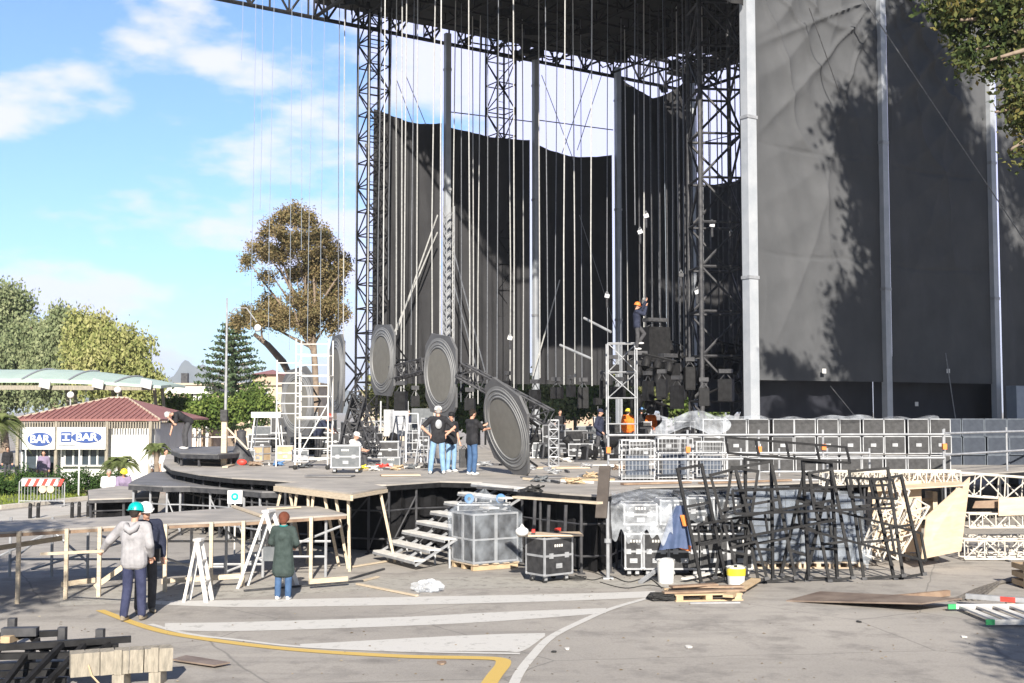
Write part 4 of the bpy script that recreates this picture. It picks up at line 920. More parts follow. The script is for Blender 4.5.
# far buildings
def block(name, label, x0, x1, ytop, Y, depth, mt, wins=(), roofname='roof', base=0, cat='building', cornice=True):
    a, b, z = X(x0, Y), X(x1, Y), Z(ytop, Y); t = thing(name, label, cat, ((a+b)/2, Y+depth/2, 0))
    MB().box(((a+b)/2, Y+depth/2, z/2), (b-a, depth, z)).build('wall', M[mt], t, True)
    if cornice: MB().box(((a+b)/2, Y+depth/2, z+.09), (b-a+.5, depth+.5, .25)).build('roof', M['cream'], t, True)
    for (u0, u1, v0, v1) in wins:
        f = MB().box(((X(u0, Y)+X(u1, Y))/2, Y-.02, (Z(v0, Y)+Z(v1, Y))/2), (X(u1, Y)-X(u0, Y), .1, Z(v0, Y)-Z(v1, Y))).build('window', M['glass'], t, True)
        m = MB(); w2, h2 = (X(u1, Y)-X(u0, Y))/2, (Z(v0, Y)-Z(v1, Y))/2; c = V(((X(u0, Y)+X(u1, Y))/2, Y-.1, (Z(v0, Y)+Z(v1, Y))/2))
        m.bar(c+V((-w2, 0, -h2)), c+V((-w2, 0, h2)), .14); m.bar(c+V((w2, 0, -h2)), c+V((w2, 0, h2)), .14); m.bar(c+V((-w2, 0, h2)), c+V((w2, 0, h2)), .16); m.bar(c+V((-w2-.1, -.05, -h2)), c+V((w2+.1, -.05, -h2)), .16); m.bar(c+V((0, 0, -h2)), c+V((0, 0, h2)), .06)
        m.build('frame', M['white'], f, True)
    return t
vb = block('villa', 'cream villa with a dark arched window behind the white scaffold', 246, 318, 385, 110, 12, 'cream', [(258, 268, 390, 399), (250, 255, 404, 412), (296, 304, 390, 400)])
Yv = 110; MB().prism([(X(250, Yv), Yv+1), (X(276, Yv), Yv+1), (X(276, Yv), Yv+8), (X(250, Yv), Yv+8)], Z(385, Yv), Z(374, Yv)).build('upper_storey', M['peach'], vb, True)
m = MB(); r0 = [V((X(249, Yv), Yv+.6, Z(374, Yv))), V((X(277, Yv), Yv+.6, Z(374, Yv))), V((X(277, Yv), Yv+8.4, Z(374, Yv))), V((X(249, Yv), Yv+8.4, Z(374, Yv)))]; m.add(r0+[V((X(263, Yv), Yv+4.5, Z(368, Yv)))], [(3, 2, 1, 0), (0, 1, 4), (1, 2, 4), (2, 3, 4), (3, 0, 4)]); m.build('upper_roof', M['roofr'], vb, True)
vb = block('long_house', 'long low peach building under the mountains left of the norfolk pine', 163, 250, 385, 130, 12, 'peach', [(226+i*9, 230+i*9, 391, 397) for i in range(2)])
MB().box((X(180, 130), 130+2, Z(380, 130)), (.7, .7, 1.6)).build('chimney', M['dsteel'], vb, True)
pv = thing('pavilion', 'white flat-roofed pavilion with slim columns beside the low green trees', 'pavilion', (X(188, 85), 88, 0))
MB().box((X(188, 85), 88, Z(390, 85)), (X(212, 85)-X(163, 85), 6, .5)).build('roof', M['white'], pv, True)
MB().box((X(188, 85), 89, 2), (X(205, 85)-X(168, 85), 3.5, 4)).build('wall', M['peach'], pv, True)
for px in (168, 176, 189, 194, 199, 207): MB().box((X(px, 85), 85.4, Z(391, 85)/2), (.22, .22, Z(391, 85)-.2)).build('column', M['white'], pv, True)
wd = MB().box((X(192, 85), 87.2, Z(400, 85)), (1.2, .1, 1.4)).build('window', M['glass'], pv, True)
# low plaza wall with balusters, cream
t = thing('plaza_wall', 'low cream wall with pale pillars along the far side of the plaza', 'wall', (X(230, 62), 62, 0))
MB().box((X(235, 62), 62, .45), (9.5, .3, .9)).build('wall', M['cream'], t, True)
for px in (168, 205, 242, 280, 318): MB().box((X(px, 62), 62, .65), (.5, .5, 1.3)).build('pillar', M['dwhite'], t, True)
m = MB()
for k in range(60): m.tube((X(168, 62)+k*7.75/60, 62, .9), (X(168, 62)+k*7.75/60, 62, 1.35), .02, n=4)
m.tube((X(168, 62), 62, 1.35), (X(318, 62), 62, 1.35), .04); m.build('railing', M['dwhite'], t, True)
# far houses seen under the back tarpaulins
for x0, x1, yt, Y, mt, l_ in ((560, 600, 396, 120, 'peach', 'low peach house glimpsed under the back tarpaulin'), (360, 440, 392, 135, 'cream', 'cream house behind the discs')):
    block('far_house', l_, x0, x1, yt, Y, 10, mt, [(x0+8, x0+13, yt+4, yt+9), (x0+24, x0+29, yt+4, yt+9)], cat='house')
# ---------------------------------------------------------------- flight cases
def case(label, w, d, h, loc, rz=0, mt='lam', wheels=True, split=.5, group=None, trim='alu', mark=None, simple=False, name='flight_case', stencil=True, handle=True):
    t = thing(name, label, 'flight case', loc, rz, group); z0 = .14 if wheels else 0
    MB().box((0, 0, z0+h/2), (w-.02, d-.02, h-.02)).build('body', M[mt], t)
    m = MB(); e = .035 if not simple else .026
    for a in (-1, 1):
        for b in (-1, 1):
            m.box((a*(w-e)/2, b*(d-e)/2, z0+h/2), (e, e, h)); m.box((0, a*(d-e)/2, z0+h/2+b*(h-e)/2), (w, e, e)); m.box((a*(w-e)/2, 0, z0+h/2+b*(h-e)/2), (e, d, e))
    if split and not simple:
        for a in (-1, 1): m.box((0, a*(d-.014)/2, z0+h*split), (w, .02, .04)); m.box((a*(w-.014)/2, 0, z0+h*split), (.02, d, .04))
    if not simple:
        for a in (-1, 1):
            for b in (-1, 1):
                for c in (-1, 1): m.ell((a*(w/2-.02), b*(d/2-.02), z0+h/2+c*(h/2-.02)), .035, 6, 4)
    m.build('edge_trim', M[trim], t)
    for x in ((-w*.27, w*.27) if not simple else ()):
        m = MB(); m.box((x, -d/2-.004, z0+h*split), (.1, .012, .1)); m.build('latch', M['galv'], t)
    if handle: m = MB(); m.box((0, -d/2-.004, z0+h*(.25 if not simple else .5)), (.15, .012, .09)); m.box((0, -d/2-.012, z0+h*(.25 if not simple else .5)), (.1, .012, .02)); m.build('handle', M['galv'], t)
    if stencil and not simple:
        m = MB()
        for k in range(4): m.box((-w*.12+k*.055, -d/2+.008-.002, z0+h*.78), (.035, .006, .05))
        m.build('stencil', M['dwhite'], t)
    if wheels:
        for a in (-1, 1):
            for b in (-1, 1):
                p = V((a*(w/2-.1), b*(d/2-.1), 0)); c = MB().lathe([(.05, -.02), (.055, 0), (.05, .02)], p+V((0, 0, .055)), 12, Matrix.Rotation(math.pi/2, 3, 'X')).build('caster', M['rubber' if not simple else 'dwhite'], t, smooth=True)
                MB().bar(p+V((0, 0, .05)), p+V((0, 0, z0)), .07, .05).build('fork', M['galv'], c)
    return t
# case with table top
p = G(550, 584); tc_ = case('black wheeled flight case with a plywood table top and tools, near the stairs', .72, .58, .72, (p.x, p.y+.42, 0), R(38), split=.52)
MB().box((0, 0, .895), (1.25, .62, .03), R(-34)).build('table_top', M['ply'], tc_)
for x, y, l_, nm, mt, sz in ((-.35, .05, 'red cordless tool lying on the table-topped case', 'power_tool', 'red', .09), (.28, .08, 'red tool lying at the right end of the table-topped case', 'power_tool', 'red', .07)):
    q = tc_.matrix_basis@V((x, y, .91)); t = thing(nm, l_, 'tool', q, random.random()*3); MB().bar((-.09, 0, sz*.7), (.1, 0, sz*.7), .06, .06).build('body', M[mt], t); MB().bar((-.05, 0, 0), (-.03, 0, sz*.7), .04).build('grip', M['lam'], t); MB().box((-.05, 0, .02), (.1, .07, .04)).build('battery', M['lam'], t)
q = tc_.matrix_basis@V((-.3, -.25, .91)); q = at(522, 531, q.y-.1); 
t = thing('plastic_bag', 'small white crumpled bag on the left end of the table-topped case', 'bag', (q.x, q.y, .91)); MB().ell((0, 0, .08), (.13, .1, .09), 12, 8).build('body', M['white'], t, smooth=True); MB().path([(-.03, 0, .15), (0, 0, .22), (.04, 0, .15)], .02, 6).build('knot', M['white'], t)
for px, yt, yb in ((534, 500, 533), (548, 505, 533), (565, 505, 534)):
    Y = 23.9; a = at(px, yb, Y); b = at(px+1, yt, Y)
    tag(MB().tube(a, b, .035).build('steel_tube', M['dsteel']), {534: 'dark steel tube standing at the left end of the table-topped case', 548: 'dark steel tube standing at the middle of the table-topped case', 565: 'dark steel tube standing at the right end of the table-topped case'}[px], 'tube')
# lower case wall at right of prop
cw = [(626, 18, 'small black flight case at the left end of the lower case row'), (644, 26, 'black flight case left of the white bucket in the lower row'), (681, 32, 'black flight case behind the hanging jacket in the lower row'), (712, 30, 'black flight case behind the first leaning frames'), (738, 24, 'black flight case behind the yellow paint bucket')]
Yw = 23.9
for i, (px, w_, l_) in enumerate(cw):
    w = w_/1200*Yw; x = X(px+(w_/2-9 if i == 0 else w_/2-11), Yw) if i < 2 else X(px, Yw)
    case(l_, w, .7, .72, (X((632.5, 655, 683, 712, 739)[i], Yw), Yw+.35, 0), 0, split=.5)
up = [(640, 34, .42, 'low black case wrapped in milky sheet, upper row at the left'), (672, 26, .5, 'black case above the row behind the jacket hood'), (700, 28, .55, 'black case of the upper row behind the first leaning frames'), (730, 28, .5, 'black case of the upper row, half wrapped in clear film')]
for px, w_, h_, l_ in up: case(l_, w_/1200*Yw, .7, h_, (X(px, Yw), Yw+.4, .87), 0, split=.5)
# crumpled plastic
def crumple(name, label, fn, nu, nv, mt, amp=.08, cat='plastic sheet', seed=0, f=3.0):
    r_ = random.Random(seed); k = [(V((r_.uniform(-1, 1), r_.uniform(-1, 1), r_.uniform(-1, 1))).normalized()*f*r_.uniform(.6, 2.6), r_.uniform(0, 6.3)) for _ in range(9)]
    def g_(u, v_):
        p = fn(u, v_); o = sum(abs(math.sin(p.dot(a)+b)) for a, b in k)/9-.6; o2 = sum(abs(math.sin(p.dot(a.yzx)+b+1)) for a, b in k)/9-.6
        return p+V((o2*amp, -abs(o)*amp*2, o*amp))
    return tag(MB().grid(g_, nu, nv).build(name, M[mt], None, smooth=True, angle=70), label, cat)
def curtain(x0, x1, y0, y1, Yt, Yb_, jag=0):
    def f(u, v_):
        px = x0+(x1-x0)*u; yy = y0+(y1+jag*math.sin(u*9)*math.sin(u*23+1)-y0)*v_; return at(px, yy, Yt+(Yb_-Yt)*min(1, v_*3) if v_ < .33 else Yb_)
    return f
crumple('plastic_sheet', 'milky plastic sheet draped over the upper left cases beside the prop', curtain(611, 672, 490, 538, 24.6, 23.3, 9), 46, 34, 'film2', .1, seed=1)
crumple('plastic_sheet', 'clear bluish plastic over the upper cases behind the jacket', curtain(660, 745, 489, 520, 24.6, 23.4, 5), 46, 24, 'film', .09, seed=2)
# wrapped pallets of grey boxes
wb = [(752, 30), (784, 30), (816, 30), (846, 26)]
for i, (px, w_) in enumerate(wb):
    Y = 25.2; w = w_/1200*Y; lb = ('leftmost', 'second', 'third', 'rightmost')[i]
    t = thing('wrapped_pallet', f'{lb} of the four film-wrapped stacks behind the leaning black frames', 'wrapped pallet', (X(px, Y), Y+.4, 0))
    hgt = (1.62, 1.6, 1.55, 1.5)[i]; m = MB(); nb = 4
    for k in range(nb):
        for a in (-1, 1): m.box((a*w*.235, 0, .14+(k+.5)*(hgt-.14)/nb), (w*.45, .76, (hgt-.14)/nb-.03))
    m.build('box_stack', M['blue'], t); m = MB()
    for a in (-1, 0, 1): m.box((a*(w/2-.05), 0, .06), (.09, .8, .09))
    m.box((0, 0, .12), (w, .8, .025)); m.box((0, 0, .01), (w, .8, .02)); m.build('pallet', M['ply'], t)
    g1 = lambda u, v_, w=w, hgt=hgt: V((math.copysign(min(1, abs(2*math.cos(2*math.pi*u))**.8), math.cos(2*math.pi*u))*(w/2+.02)*(1-.3*max(0, v_-.93)/.07), math.copysign(min(1, abs(1.7*math.sin(2*math.pi*u))**.8), math.sin(2*math.pi*u))*.42, .1+(hgt-.05)*v_))
    r_ = random.Random(i); k2 = [(r_.uniform(5, 20), r_.uniform(2, 12), r_.uniform(0, 6)) for _ in range(6)]
    g2 = lambda u, v_: g1(u, v_)*1.0+V((math.cos(2*math.pi*u), math.sin(2*math.pi*u), 0))*.03*sum(abs(math.sin(a*6.28*int(u*0+1)*u+b*v_+c)) for a, b, c in k2)/3
    MB().grid(g2, 60, 24).build('film_wrap', M['film'], t, smooth=True, angle=75)
crumple('plastic_sheet', 'clear plastic trailing from the wrapped stacks to the ground by the plywood', curtain(838, 872, 525, 563, 24.6, 23.9, 7), 24, 24, 'film', .1, seed=5)
# wrapped black cases on a pallet near the stairs
p = G(489, 571); t = thing('wrapped_pallet', 'clear film-wrapped pallet of black cases beside the stairs', 'wrapped pallet', (p.x-.1, p.y+.6, 0), R(32)); t.scale = (.9, .95, 1.05)
m = MB()
for a in (-.42, 0, .42): m.box((0, a, .05), (1.2, .1, .09)); m.box((a*1.3, 0, .118), (.14, 1.0, .025)); 
for a in (-.28, .28): m.box((a, 0, .118), (.14, 1, .022))
m.build('pallet', M['card'], t)
for k, (x, y) in enumerate(((-.3, -.24), (.3, -.24), (-.3, .24), (.3, .24))): MB().box((x, y, .62), (.56, .44, .96)).build('case_body', M['lam'], t)
m = MB()
for x in (-.585, -.02, .02, .585):
    for y in (-.465, -.02, .02, .465): m.box((x, y, .62), (.035, .035, .98))
for z in (.16, .6, 1.09):
    for y in (-.47, .47): m.box((0, y, z), (1.18, .03, .035))
    for x in (-.59, .59): m.box((x, 0, z), (.03, .94, .035))
m.build('edge_trim', M['alu'], t)
r_ = random.Random(3); k3 = [(r_.randint(3, 16), r_.uniform(2, 14), r_.uniform(0, 6)) for _ in range(7)]
def wrapf(u, v_):
    a = 2*math.pi*u; q = max(abs(math.cos(a)), abs(math.sin(a))); x, y = math.cos(a)/q*.63, math.sin(a)/q*.52
    s_ = 1 if v_ < .72 else 1-(v_-.72)/.28*.97; z = .12+(v_/.72)*1.0 if v_ < .72 else 1.12+.42*((v_-.72)/.28)**1.0
    o = .035*sum(abs(math.sin(k_*a+b*v_+c)) for k_, b, c in k3)/3
    return V((x*s_*(1+o), y*s_*(1+o), z+.06*math.sin(a*3)*max(0, v_-.6)))
MB().grid(wrapf, 72, 34).build('film_wrap', M['film'], t, smooth=True, angle=75)
# black case with blue wheels behind it
p = at(482, 510, 25.9); t = case('black flight case with blue casters lying on top, behind the wrapped pallet', 1.15, .5, .55, (X(484, 25.9), 26.3, .72), 0, wheels=False, split=.3, stencil=False)
for x in (-.32, .36):
    c = MB().lathe([(.1, -.03), (.11, 0), (.1, .03)], (x, -.2, .66), 14, Matrix.Rotation(math.pi/2, 3, 'X')).build('caster', M['bluep'], t, smooth=True); MB().lathe([(.04, -.04), (.04, .04)], (x, -.2, .66), 10, Matrix.Rotation(math.pi/2, 3, 'X')).build('hub', M['lamg'], c)
case('tall plain black case under the one with blue casters', .9, .5, .76, (X(478, 25.9), 26.25, 0), 0, wheels=True, split=.5)
# rows of cases on right deck
Yr = 33.0
for r_i, (z0, hh) in enumerate(((ZS-.02, .46), (ZS+.48, .5), (ZS+1.0, .46))):
    for k in range(13):
        px = 667+k*22.2+(2 if k > 4 else 0); Y = Yr+(px-667)*.004
        rown = ('bottom', 'middle', 'top')[r_i]
        if (r_i == 2 and k < 2) or (r_i == 1 and k == 1): continue
        o12 = ['first', 'second'][k] if (k < 2 and False) else ['first', 'second', 'third', 'fourth', 'fifth', 'sixth', 'seventh', 'eighth', 'ninth', 'tenth', 'eleventh', 'twelfth', 'last'][k]
        side = 'between the big white pole and the slim pole' if 750 < px < 880 else ('left of the big white pole' if px < 750 else 'right of the slim pole')
        if k == 0 and r_i == 0: pass
        if not (k == 0 and r_i == 0) and r_i != 0 or k > 0: pass
        if r_i == 0 and k == 0:
            rch = case('second black case from the left, middle row of the case wall', .595, .55, .5, (X(689, Yr), Yr, ZS+.48), 0, 'lam', False, simple=True, trim='galv', group='black cases stacked three high behind the railing')
            rc = case(f'{o12} black case from the left, bottom row of the case wall', .595, .55, .5, (X(px, Y), Y, z0), 0, 'lam', False, simple=True, handle=False, trim='galv', group='black cases stacked three high behind the railing')
        else:
            dup(rc if r_i != 1 or k in (2, 6) else rch, (X(px, Y)+random.uniform(-.008, .008), Y+random.uniform(-.07, .05), z0), random.uniform(-.035, .035), f'{o12} black case from the left, {rown} row of the case wall', 'black cases stacked three high behind the railing', sc=(1, 1, hh/.5))
m = MB()
for r_i, z in enumerate((ZS+.46, ZS+.99)):
    m.box((X(800, Yr), Yr+.3, z), (7.4, .5, .02))
crumple('plastic_sheet', 'white plastic sheet lying along the top of the black case wall', lambda u, v_: V((X(712, Yr)+(X(935, Yr+1)-X(712, Yr))*u, Yr-.3+u*1.0+.7*v_, ZS+1.49+.04*math.sin(u*40)+.07*max(0, math.sin(u*13)))) if v_ > .12 else V((X(712, Yr)+(X(935, Yr+1)-X(712, Yr))*u, Yr-.33+u*1.0, ZS+1.44)), 120, 10, 'film2', .05, seed=8)
crumple('plastic_sheet', 'translucent sheet bunched over gear right of the crew in orange vests', lambda u, v_: at(655+70*u+6*math.sin(v_*5), 414+22*v_+4*math.sin(u*8)-6*v_*math.sin(u*3.1), 31.8-.5*v_), 50, 20, 'film2', .12, seed=9)
# blue-grey cases far right
for r_i in range(3):
    for k in range(5):
        px = 945+k*23; Y = 38
        l_ = f'{("first", "second", "third", "fourth", "fifth")[k]} blue-grey case from the left, {("bottom", "middle", "top")[r_i]} row behind the thick post'
        if r_i == 0 and k == 0: rc2 = case(l_, .7, .7, .56, (X(px, Y), Y, 1.35), 0, 'blue_shaded', False, simple=True, trim='trim_shaded', handle=False, group='blue-grey cases behind the thick post')
        else: dup(rc2, (X(px, Y)+random.uniform(-.02, .02), Y+random.uniform(-.1, .1), 1.35+r_i*.565), 0, l_, 'blue-grey cases behind the thick post')
t = thing('case_platform', 'dark low platform carrying the blue-grey cases', 'stage platform', (X(992, 38), 38, 0)); MB().box((X(992, 38), 38, 1.29), (4, 1.2, .1)).build('deck_board', M['deckd'], t, True)
for px in (935, 992, 1048): MB().tube((X(px, 38), 37.6, 0), (X(px, 38), 37.6, 1.24), .04).build('leg', M['galv'], t, True)
# mesh cages behind rail
def cage(label, px0, px1, yt, yb, Y, group='wire mesh crates'):
    w, h = X(px1, Y)-X(px0, Y), (yb-yt)/1200*Y; d = .7; t = thing('mesh_crate', label, 'crate', (X((px0+px1)/2, Y), Y, ZS), 0, group); m = MB()
    for a in (-1, 1):
        for b in (-1, 1): m.box((a*w/2, b*d/2, h/2), (.028, .028, h))
        for z in (.05, h): m.box((0, a*d/2, z), (w, .024, .024)); m.box((a*w/2, 0, z), (.024, d, .024))
    m.build('frame', M['galv'], t); m = MB()
    for a in (-1, 1):
        for k in range(1, 9): m.box((-w/2+w*k/9, a*d/2, h/2), (.007, .007, h))
        for k in range(1, 8): m.box((0, a*d/2, h*k/8), (w, .007, .007))
    m.build('mesh', M['galv'], t); MB().box((0, 0, .08), (w-.05, d-.05, .04)).build('base', M['lamg'], t); MB().box((.02, .1, h*.35), (w*.7, d*.5, h*.5)).build('load', M['blue'], t); return t
cage('wire mesh crate with blue-grey load, left one behind the railing', 620, 652, 443, 482, 29.6); cage('wire mesh crate with blue-grey load, middle one behind the railing', 656, 690, 441, 481, 29.9); cage('wire mesh crate next to the case wall behind the railing', 694, 724, 444, 480, 30.2)
# ---------------------------------------------------------------- trusses
def truss(label, L, w, loc, eul, mt='cream2', r=.022, bays=None, flat=False, group='loose white truss sections', name='truss_section'):
    t = thing(name, label, 'truss', loc, 0, group); t.rotation_euler = eul; bays = bays or max(2, round(L/w)); cs = [(-w/2, 0), (w/2, 0), (w/2, w), (-w/2, w)] if not flat else [(0, 0), (0, w)]
    for y, z in cs: MB().tube((-L/2, y, z+r), (L/2, y, z+r), r, n=6).build('chord', M[mt], t)
    m = MB()
    for k in range(len(cs)):
        (y0, z0), (y1, z1) = cs[k], cs[(k+1) % len(cs)]
        for i in range(bays):
            x0, x1 = -L/2+L*i/bays, -L/2+L*(i+1)/bays
            m.tube((x0, y0, z0+r), (x0, y1, z1+r), r*.7, n=5)
            m.tube((x0, y0, z0+r) if i % 2 else (x0, y1, z1+r), (x1, y1, z1+r) if i % 2 else (x1, y0, z0+r), r*.7, n=5)
        m.tube((L/2, y0, z0+r), (L/2, y1, z1+r), r*.7, n=5)
        if flat: break
    m.build('lacing', M[mt], t); return t
Yt = 27
truss('white truss on top of the pile at the far right', 2.6, .5, (X(1010, Yt), Yt, at(980, 500, Yt).z), (0, R(4), R(-6)))
truss('white truss in the middle of the pile at the far right', 2.4, .3, (X(1012, Yt), Yt-.2, at(980, 527, Yt).z), (0, 0, R(3)))
truss('white truss at the bottom of the pile at the far right', 2.6, .4, (X(1010, Yt), Yt-.4, .02), (0, 0, R(-3)))
truss('white truss behind the bottom one of the far right pile', 2.6, .4, (X(1024, Yt), Yt+.5, .02), (0, 0, R(5)))
for i in range(3):
    truss(('long white ladder truss lying on the case stack in front of the case wall', 'second white ladder truss lying on the case stack', 'white ladder truss lying on the stack nearest the slim pole')[i], (3.0, 1.9, 2.2)[i], .3, (X((885, 870, 912)[i], 26.6), 26.4+i*.3, 1.62), (0, 0, R((-1, 3, -4)[i])), bays=(16, 9, 12)[i])
truss('upright white truss leaning among the plywood pieces', 1.6, .35, (X(893, 25.4), 25.6, .85), (0, R(-66), R(10)))
truss('short white truss leaning beside the big plywood sheet', 1.3, .3, (X(912, 25.4), 25.5, .7), (0, R(-60), R(-8)))
# plywood pieces
def board(label, quad, Y, th=.03, mt='ply', name='plywood_sheet', dz=None):
    P = [at(a, b, (Y if not dz else Y+dz[i])) for i, (a, b) in enumerate(quad)]; n = (P[1]-P[0]).cross(P[2]-P[0]).normalized(); return tag(MB().extr(P, n*th).build(name, M[mt]), label, 'plywood')
board('big pale plywood sheet with a slanting upper edge standing on the asphalt', [(921, 559), (960, 551), (969, 477), (926, 516)], 25, dz=(0, .9, 1.1, .25))
for P_ in (): pass
board('pale plywood panel behind the black frames beside the wrapped stacks', [(872, 552), (921, 552), (921, 480), (872, 484)], 26.2)
board('small plywood offcut on top of the right truss pile', [(998, 516), (1040, 514), (1040, 496), (998, 498)], 26.6)
board('pale plywood strip lying over the stack in front of the case wall', [(868, 492), (965, 486), (950, 474), (870, 478)], 25.8, dz=(0, 0, 1.5, 1.5))
board('brown plywood piece between the trusses of the right pile', [(972, 508), (1000, 508), (1000, 500), (975, 501)], 26.8, mt='plyd')
t = thing('timber_stack', 'stack of pale battens behind the leaning frames near the plywood', 'timber', (X(895, 26.8), 26.8, 0)); m = MB()
for k in range(7): m.bar((X(868, 26.8), 26.6+.1*(k % 3), .1+.2*k), (X(930, 26.8), 26.7+.1*(k % 2), .12+.2*k), .12, .06)
m.build('batten_row', M['wood'], t, True); m = MB()
for x in (870, 900, 928): m.box((X(x, 26.8), 26.75, .75), (.1, .5, 1.5))
m.build('bearer', M['wood'], t, True)
# ---------------------------------------------------------------- leaning black frames
def frame(label, px, lean, Y, w, L, tilt=.0, cross=3, back=.25, base=.02, r=.055, kick=0):
    """flat rectangular steel frame standing on its short side: px foot, lean degrees sideways"""
    t = thing('steel_rack', label, 'steel frame', (X(px, Y), Y, base), 0, 'black steel frames leaning against the wrapped stacks'); t.rotation_euler = (R(-back*57.3*.5), R(lean), R(kick))
    for x in (-w/2, w/2): MB().box((x, 0, L/2), (r, r, L)).build('side_bar', M['black'], t)
    for k in range(cross+1):
        z = .03+(L-.06)*k/cross; MB().box((0, 0, z), (w, r*.9, r*.9)).build('cross_bar', M['black'], t)
    for x in (-w/2, w/2): MB().box((x, -.04, .03), (.09, .1, .06)).build('foot', M['dsteel'], t)
    return t
frs = [(712, -9, 23.0, .5, 2.25, 3), (726, 9, 23.1, .5, 2.2, 4), (752, -15, 22.9, .5, 2.2, 3), (757, 4, 23.2, .55, 2.35, 4), (775, -10, 23.05, .7, 2.3, 3), (790, 17, 23.3, .5, 2.1, 4), (820, 2, 23.35, .6, 2.3, 4), (838, -8, 23.2, .45, 2.15, 3), (880, -5, 23.5, .75, 2.15, 3), (905, -8, 23.6, .6, 2.0, 2)]
oi = ['first', 'second', 'third', 'fourth', 'fifth', 'sixth', 'seventh', 'eighth', 'ninth', 'tenth', 'eleventh', 'last']
for i, (px, ln, Y, w, L, c) in enumerate(frs): frame(f'{oi[i]} black frame from the left leaning on the wrapped stacks', px, ln, Y, w, L, cross=c, back=.3, kick=random.uniform(-14, 14))
def lyingframe(label, a, b, Y, w, r=.045):
    P, Q = at(*a, Y), at(*b, Y+.1); t = thing('steel_rack', label, 'steel frame', (P.x, P.y, min(P.z, Q.z)), 0, 'black steel frames leaning against the wrapped stacks'); up = V((0, .25, w))
    for o_ in (V((0, 0, 0)), up): MB().bar(P+o_, Q+o_, r).build('side_bar', M['black'], t, True)
    for k in range(5): MB().bar(P.lerp(Q, k/4), P.lerp(Q, k/4)+up, r*.9).build('cross_bar', M['black'], t, True)
lyingframe('black frame lying slantwise low across the others near the plywood sheet', (800, 528), (926, 561), 22.9, .5)
lyingframe('long black frame laid level across the middle of the leaning frames', (735, 514), (893, 508), 22.8, .42)
lyingframe('black frame tilted up across the left leaning frames', (700, 545), (835, 520), 22.75, .35)
lyingframe('short black frame jutting out over the plywood on the right', (850, 497), (897, 499), 22.9, .35)
lyingframe('black frame resting along the top of the leaning frames', (728, 453), (850, 463), 23.5, .3)
# jacket
jk = thing('jacket', 'navy jacket with orange lining hanging on the flight cases', 'jacket', at(679, 548, 23.35))
def jac(u, v_):
    a = math.pi*(u*1.5-.25); w = .1+.24*v_**.6; return at(680+(u-.5)*2*(4+14*v_**.7)-3*v_, 505+42*v_+6*abs(u-.5)*v_, 23.42)+V((0, -.14*math.sin(math.pi*u)-.03*math.sin(u*19)*v_, 0))
MB().grid(jac, 24, 16, .02, (0, 1, 0)).build('shell', mat('navy_cloth', (.05, .08, .16), (.08, .11, .21), 6, .8), jk, True, True, 80)
MB().grid(lambda u, v_: at(685-5*u+3*v_, 515+11*v_, 23.2)+V((0, -.02*math.sin(math.pi*u), 0)), 6, 6, .01, (0, 1, 0)).build('hood_lining', M['orange'], jk, True, True)
MB().grid(lambda u, v_: at(676+15*u, 541+6*v_+5*u, 23.33)+V((0, 0, 0)), 8, 5, .01, (0, 1, 0)).build('hem_lining', M['orange'], jk, True, True)
# buckets
def bucket(label, px, yb, h, r, mt, band=None):
    p = G(px, yb); t = thing('bucket', label, 'bucket', (p.x, p.y+r, 0)); MB().lathe([(r*.86, 0), (r, h), (r*1.05, h), (r*1.05, h+.02), (r*.92, h+.02), (r*.9, h-.04), (0.01, h-.05)], n=24).build('body', M[mt], t, smooth=True)
    MB().path([(r*1.03*math.cos(a), r*1.03*math.sin(a)-.02, h-.05-.13*math.sin(-a if a < 0 else a)*(1)) for a in np.linspace(math.pi, 2*math.pi, 12)], .006, 5).build('handle', M['galv'], t)
    if band: MB().lathe([(r*.965, h*.55), (r*1.015, h*.97)], n=24).build('label_band', M[band], t, smooth=True)
bucket('plain white bucket standing in front of the flight cases', 667, 584, .42, .17, 'white'); bucket('white paint bucket with a yellow upper band by the pallet', 738, 586, .32, .18, 'white', 'yellow')
# pallets with wood
p = G(706, 601); t = thing('pallet', 'light wood pallet with brown planks lying on the asphalt', 'pallet', (p.x, p.y+.4, 0), R(8)); m = MB()
for x in (-.52, 0, .52): m.box((x, 0, .05), (.12, .8, .09))
for k in range(5): m.box((0, -.35+k*.175, .108), (1.2, .1, .022))
m.box((0, -.39, .01), (1.2, .08, .02)); m.build('boards', M['card'], t)
for k, (l_, dx, dy, L_, a_) in enumerate((('long brown plank on the pallet nearest the camera', .0, -.2, 1.5, 4), ('brown plank lying at the back of the pallet', .1, .1, 1.3, -3), ('short reddish plank across the pallet', -.15, .0, .9, 12))):
    tag(MB().box((p.x+dx, p.y+.4+dy, .14+.035*k), (L_, .16, .03), R(8+a_)).build('plank', M['plyd']), l_, 'plank')
tag(MB().bar(G(728, 602)+V((0, 0, .1)), G(756, 586)+V((0, 0, .12)), .18, .05).build('plank', M['card']), 'light plank jutting from the right of the pallet towards the paint bucket', 'plank')
tag(MB().bar(G(690, 603.5)+V((0, 0, .01)), G(740, 603)+V((0, 0, .01)), .05, .02).build('metal_strip', M['galv']), 'thin metal strip on the asphalt in front of the pallet', 'strip')
tag(MB().bar(G(640, 584)+V((0, 0, .03)), at(663, 565, 23.6), .08, .05).build('metal_bar', M['galv']), 'pale metal bar leaning left of the white bucket', 'bar')
tag(MB().bar(G(684, 583)+V((0, 0, .08)), G(735, 574)+V((0, 0, .12)), .12, .03).build('plank', M['dwhite']), 'white plank between the white bucket and the paint bucket', 'plank')
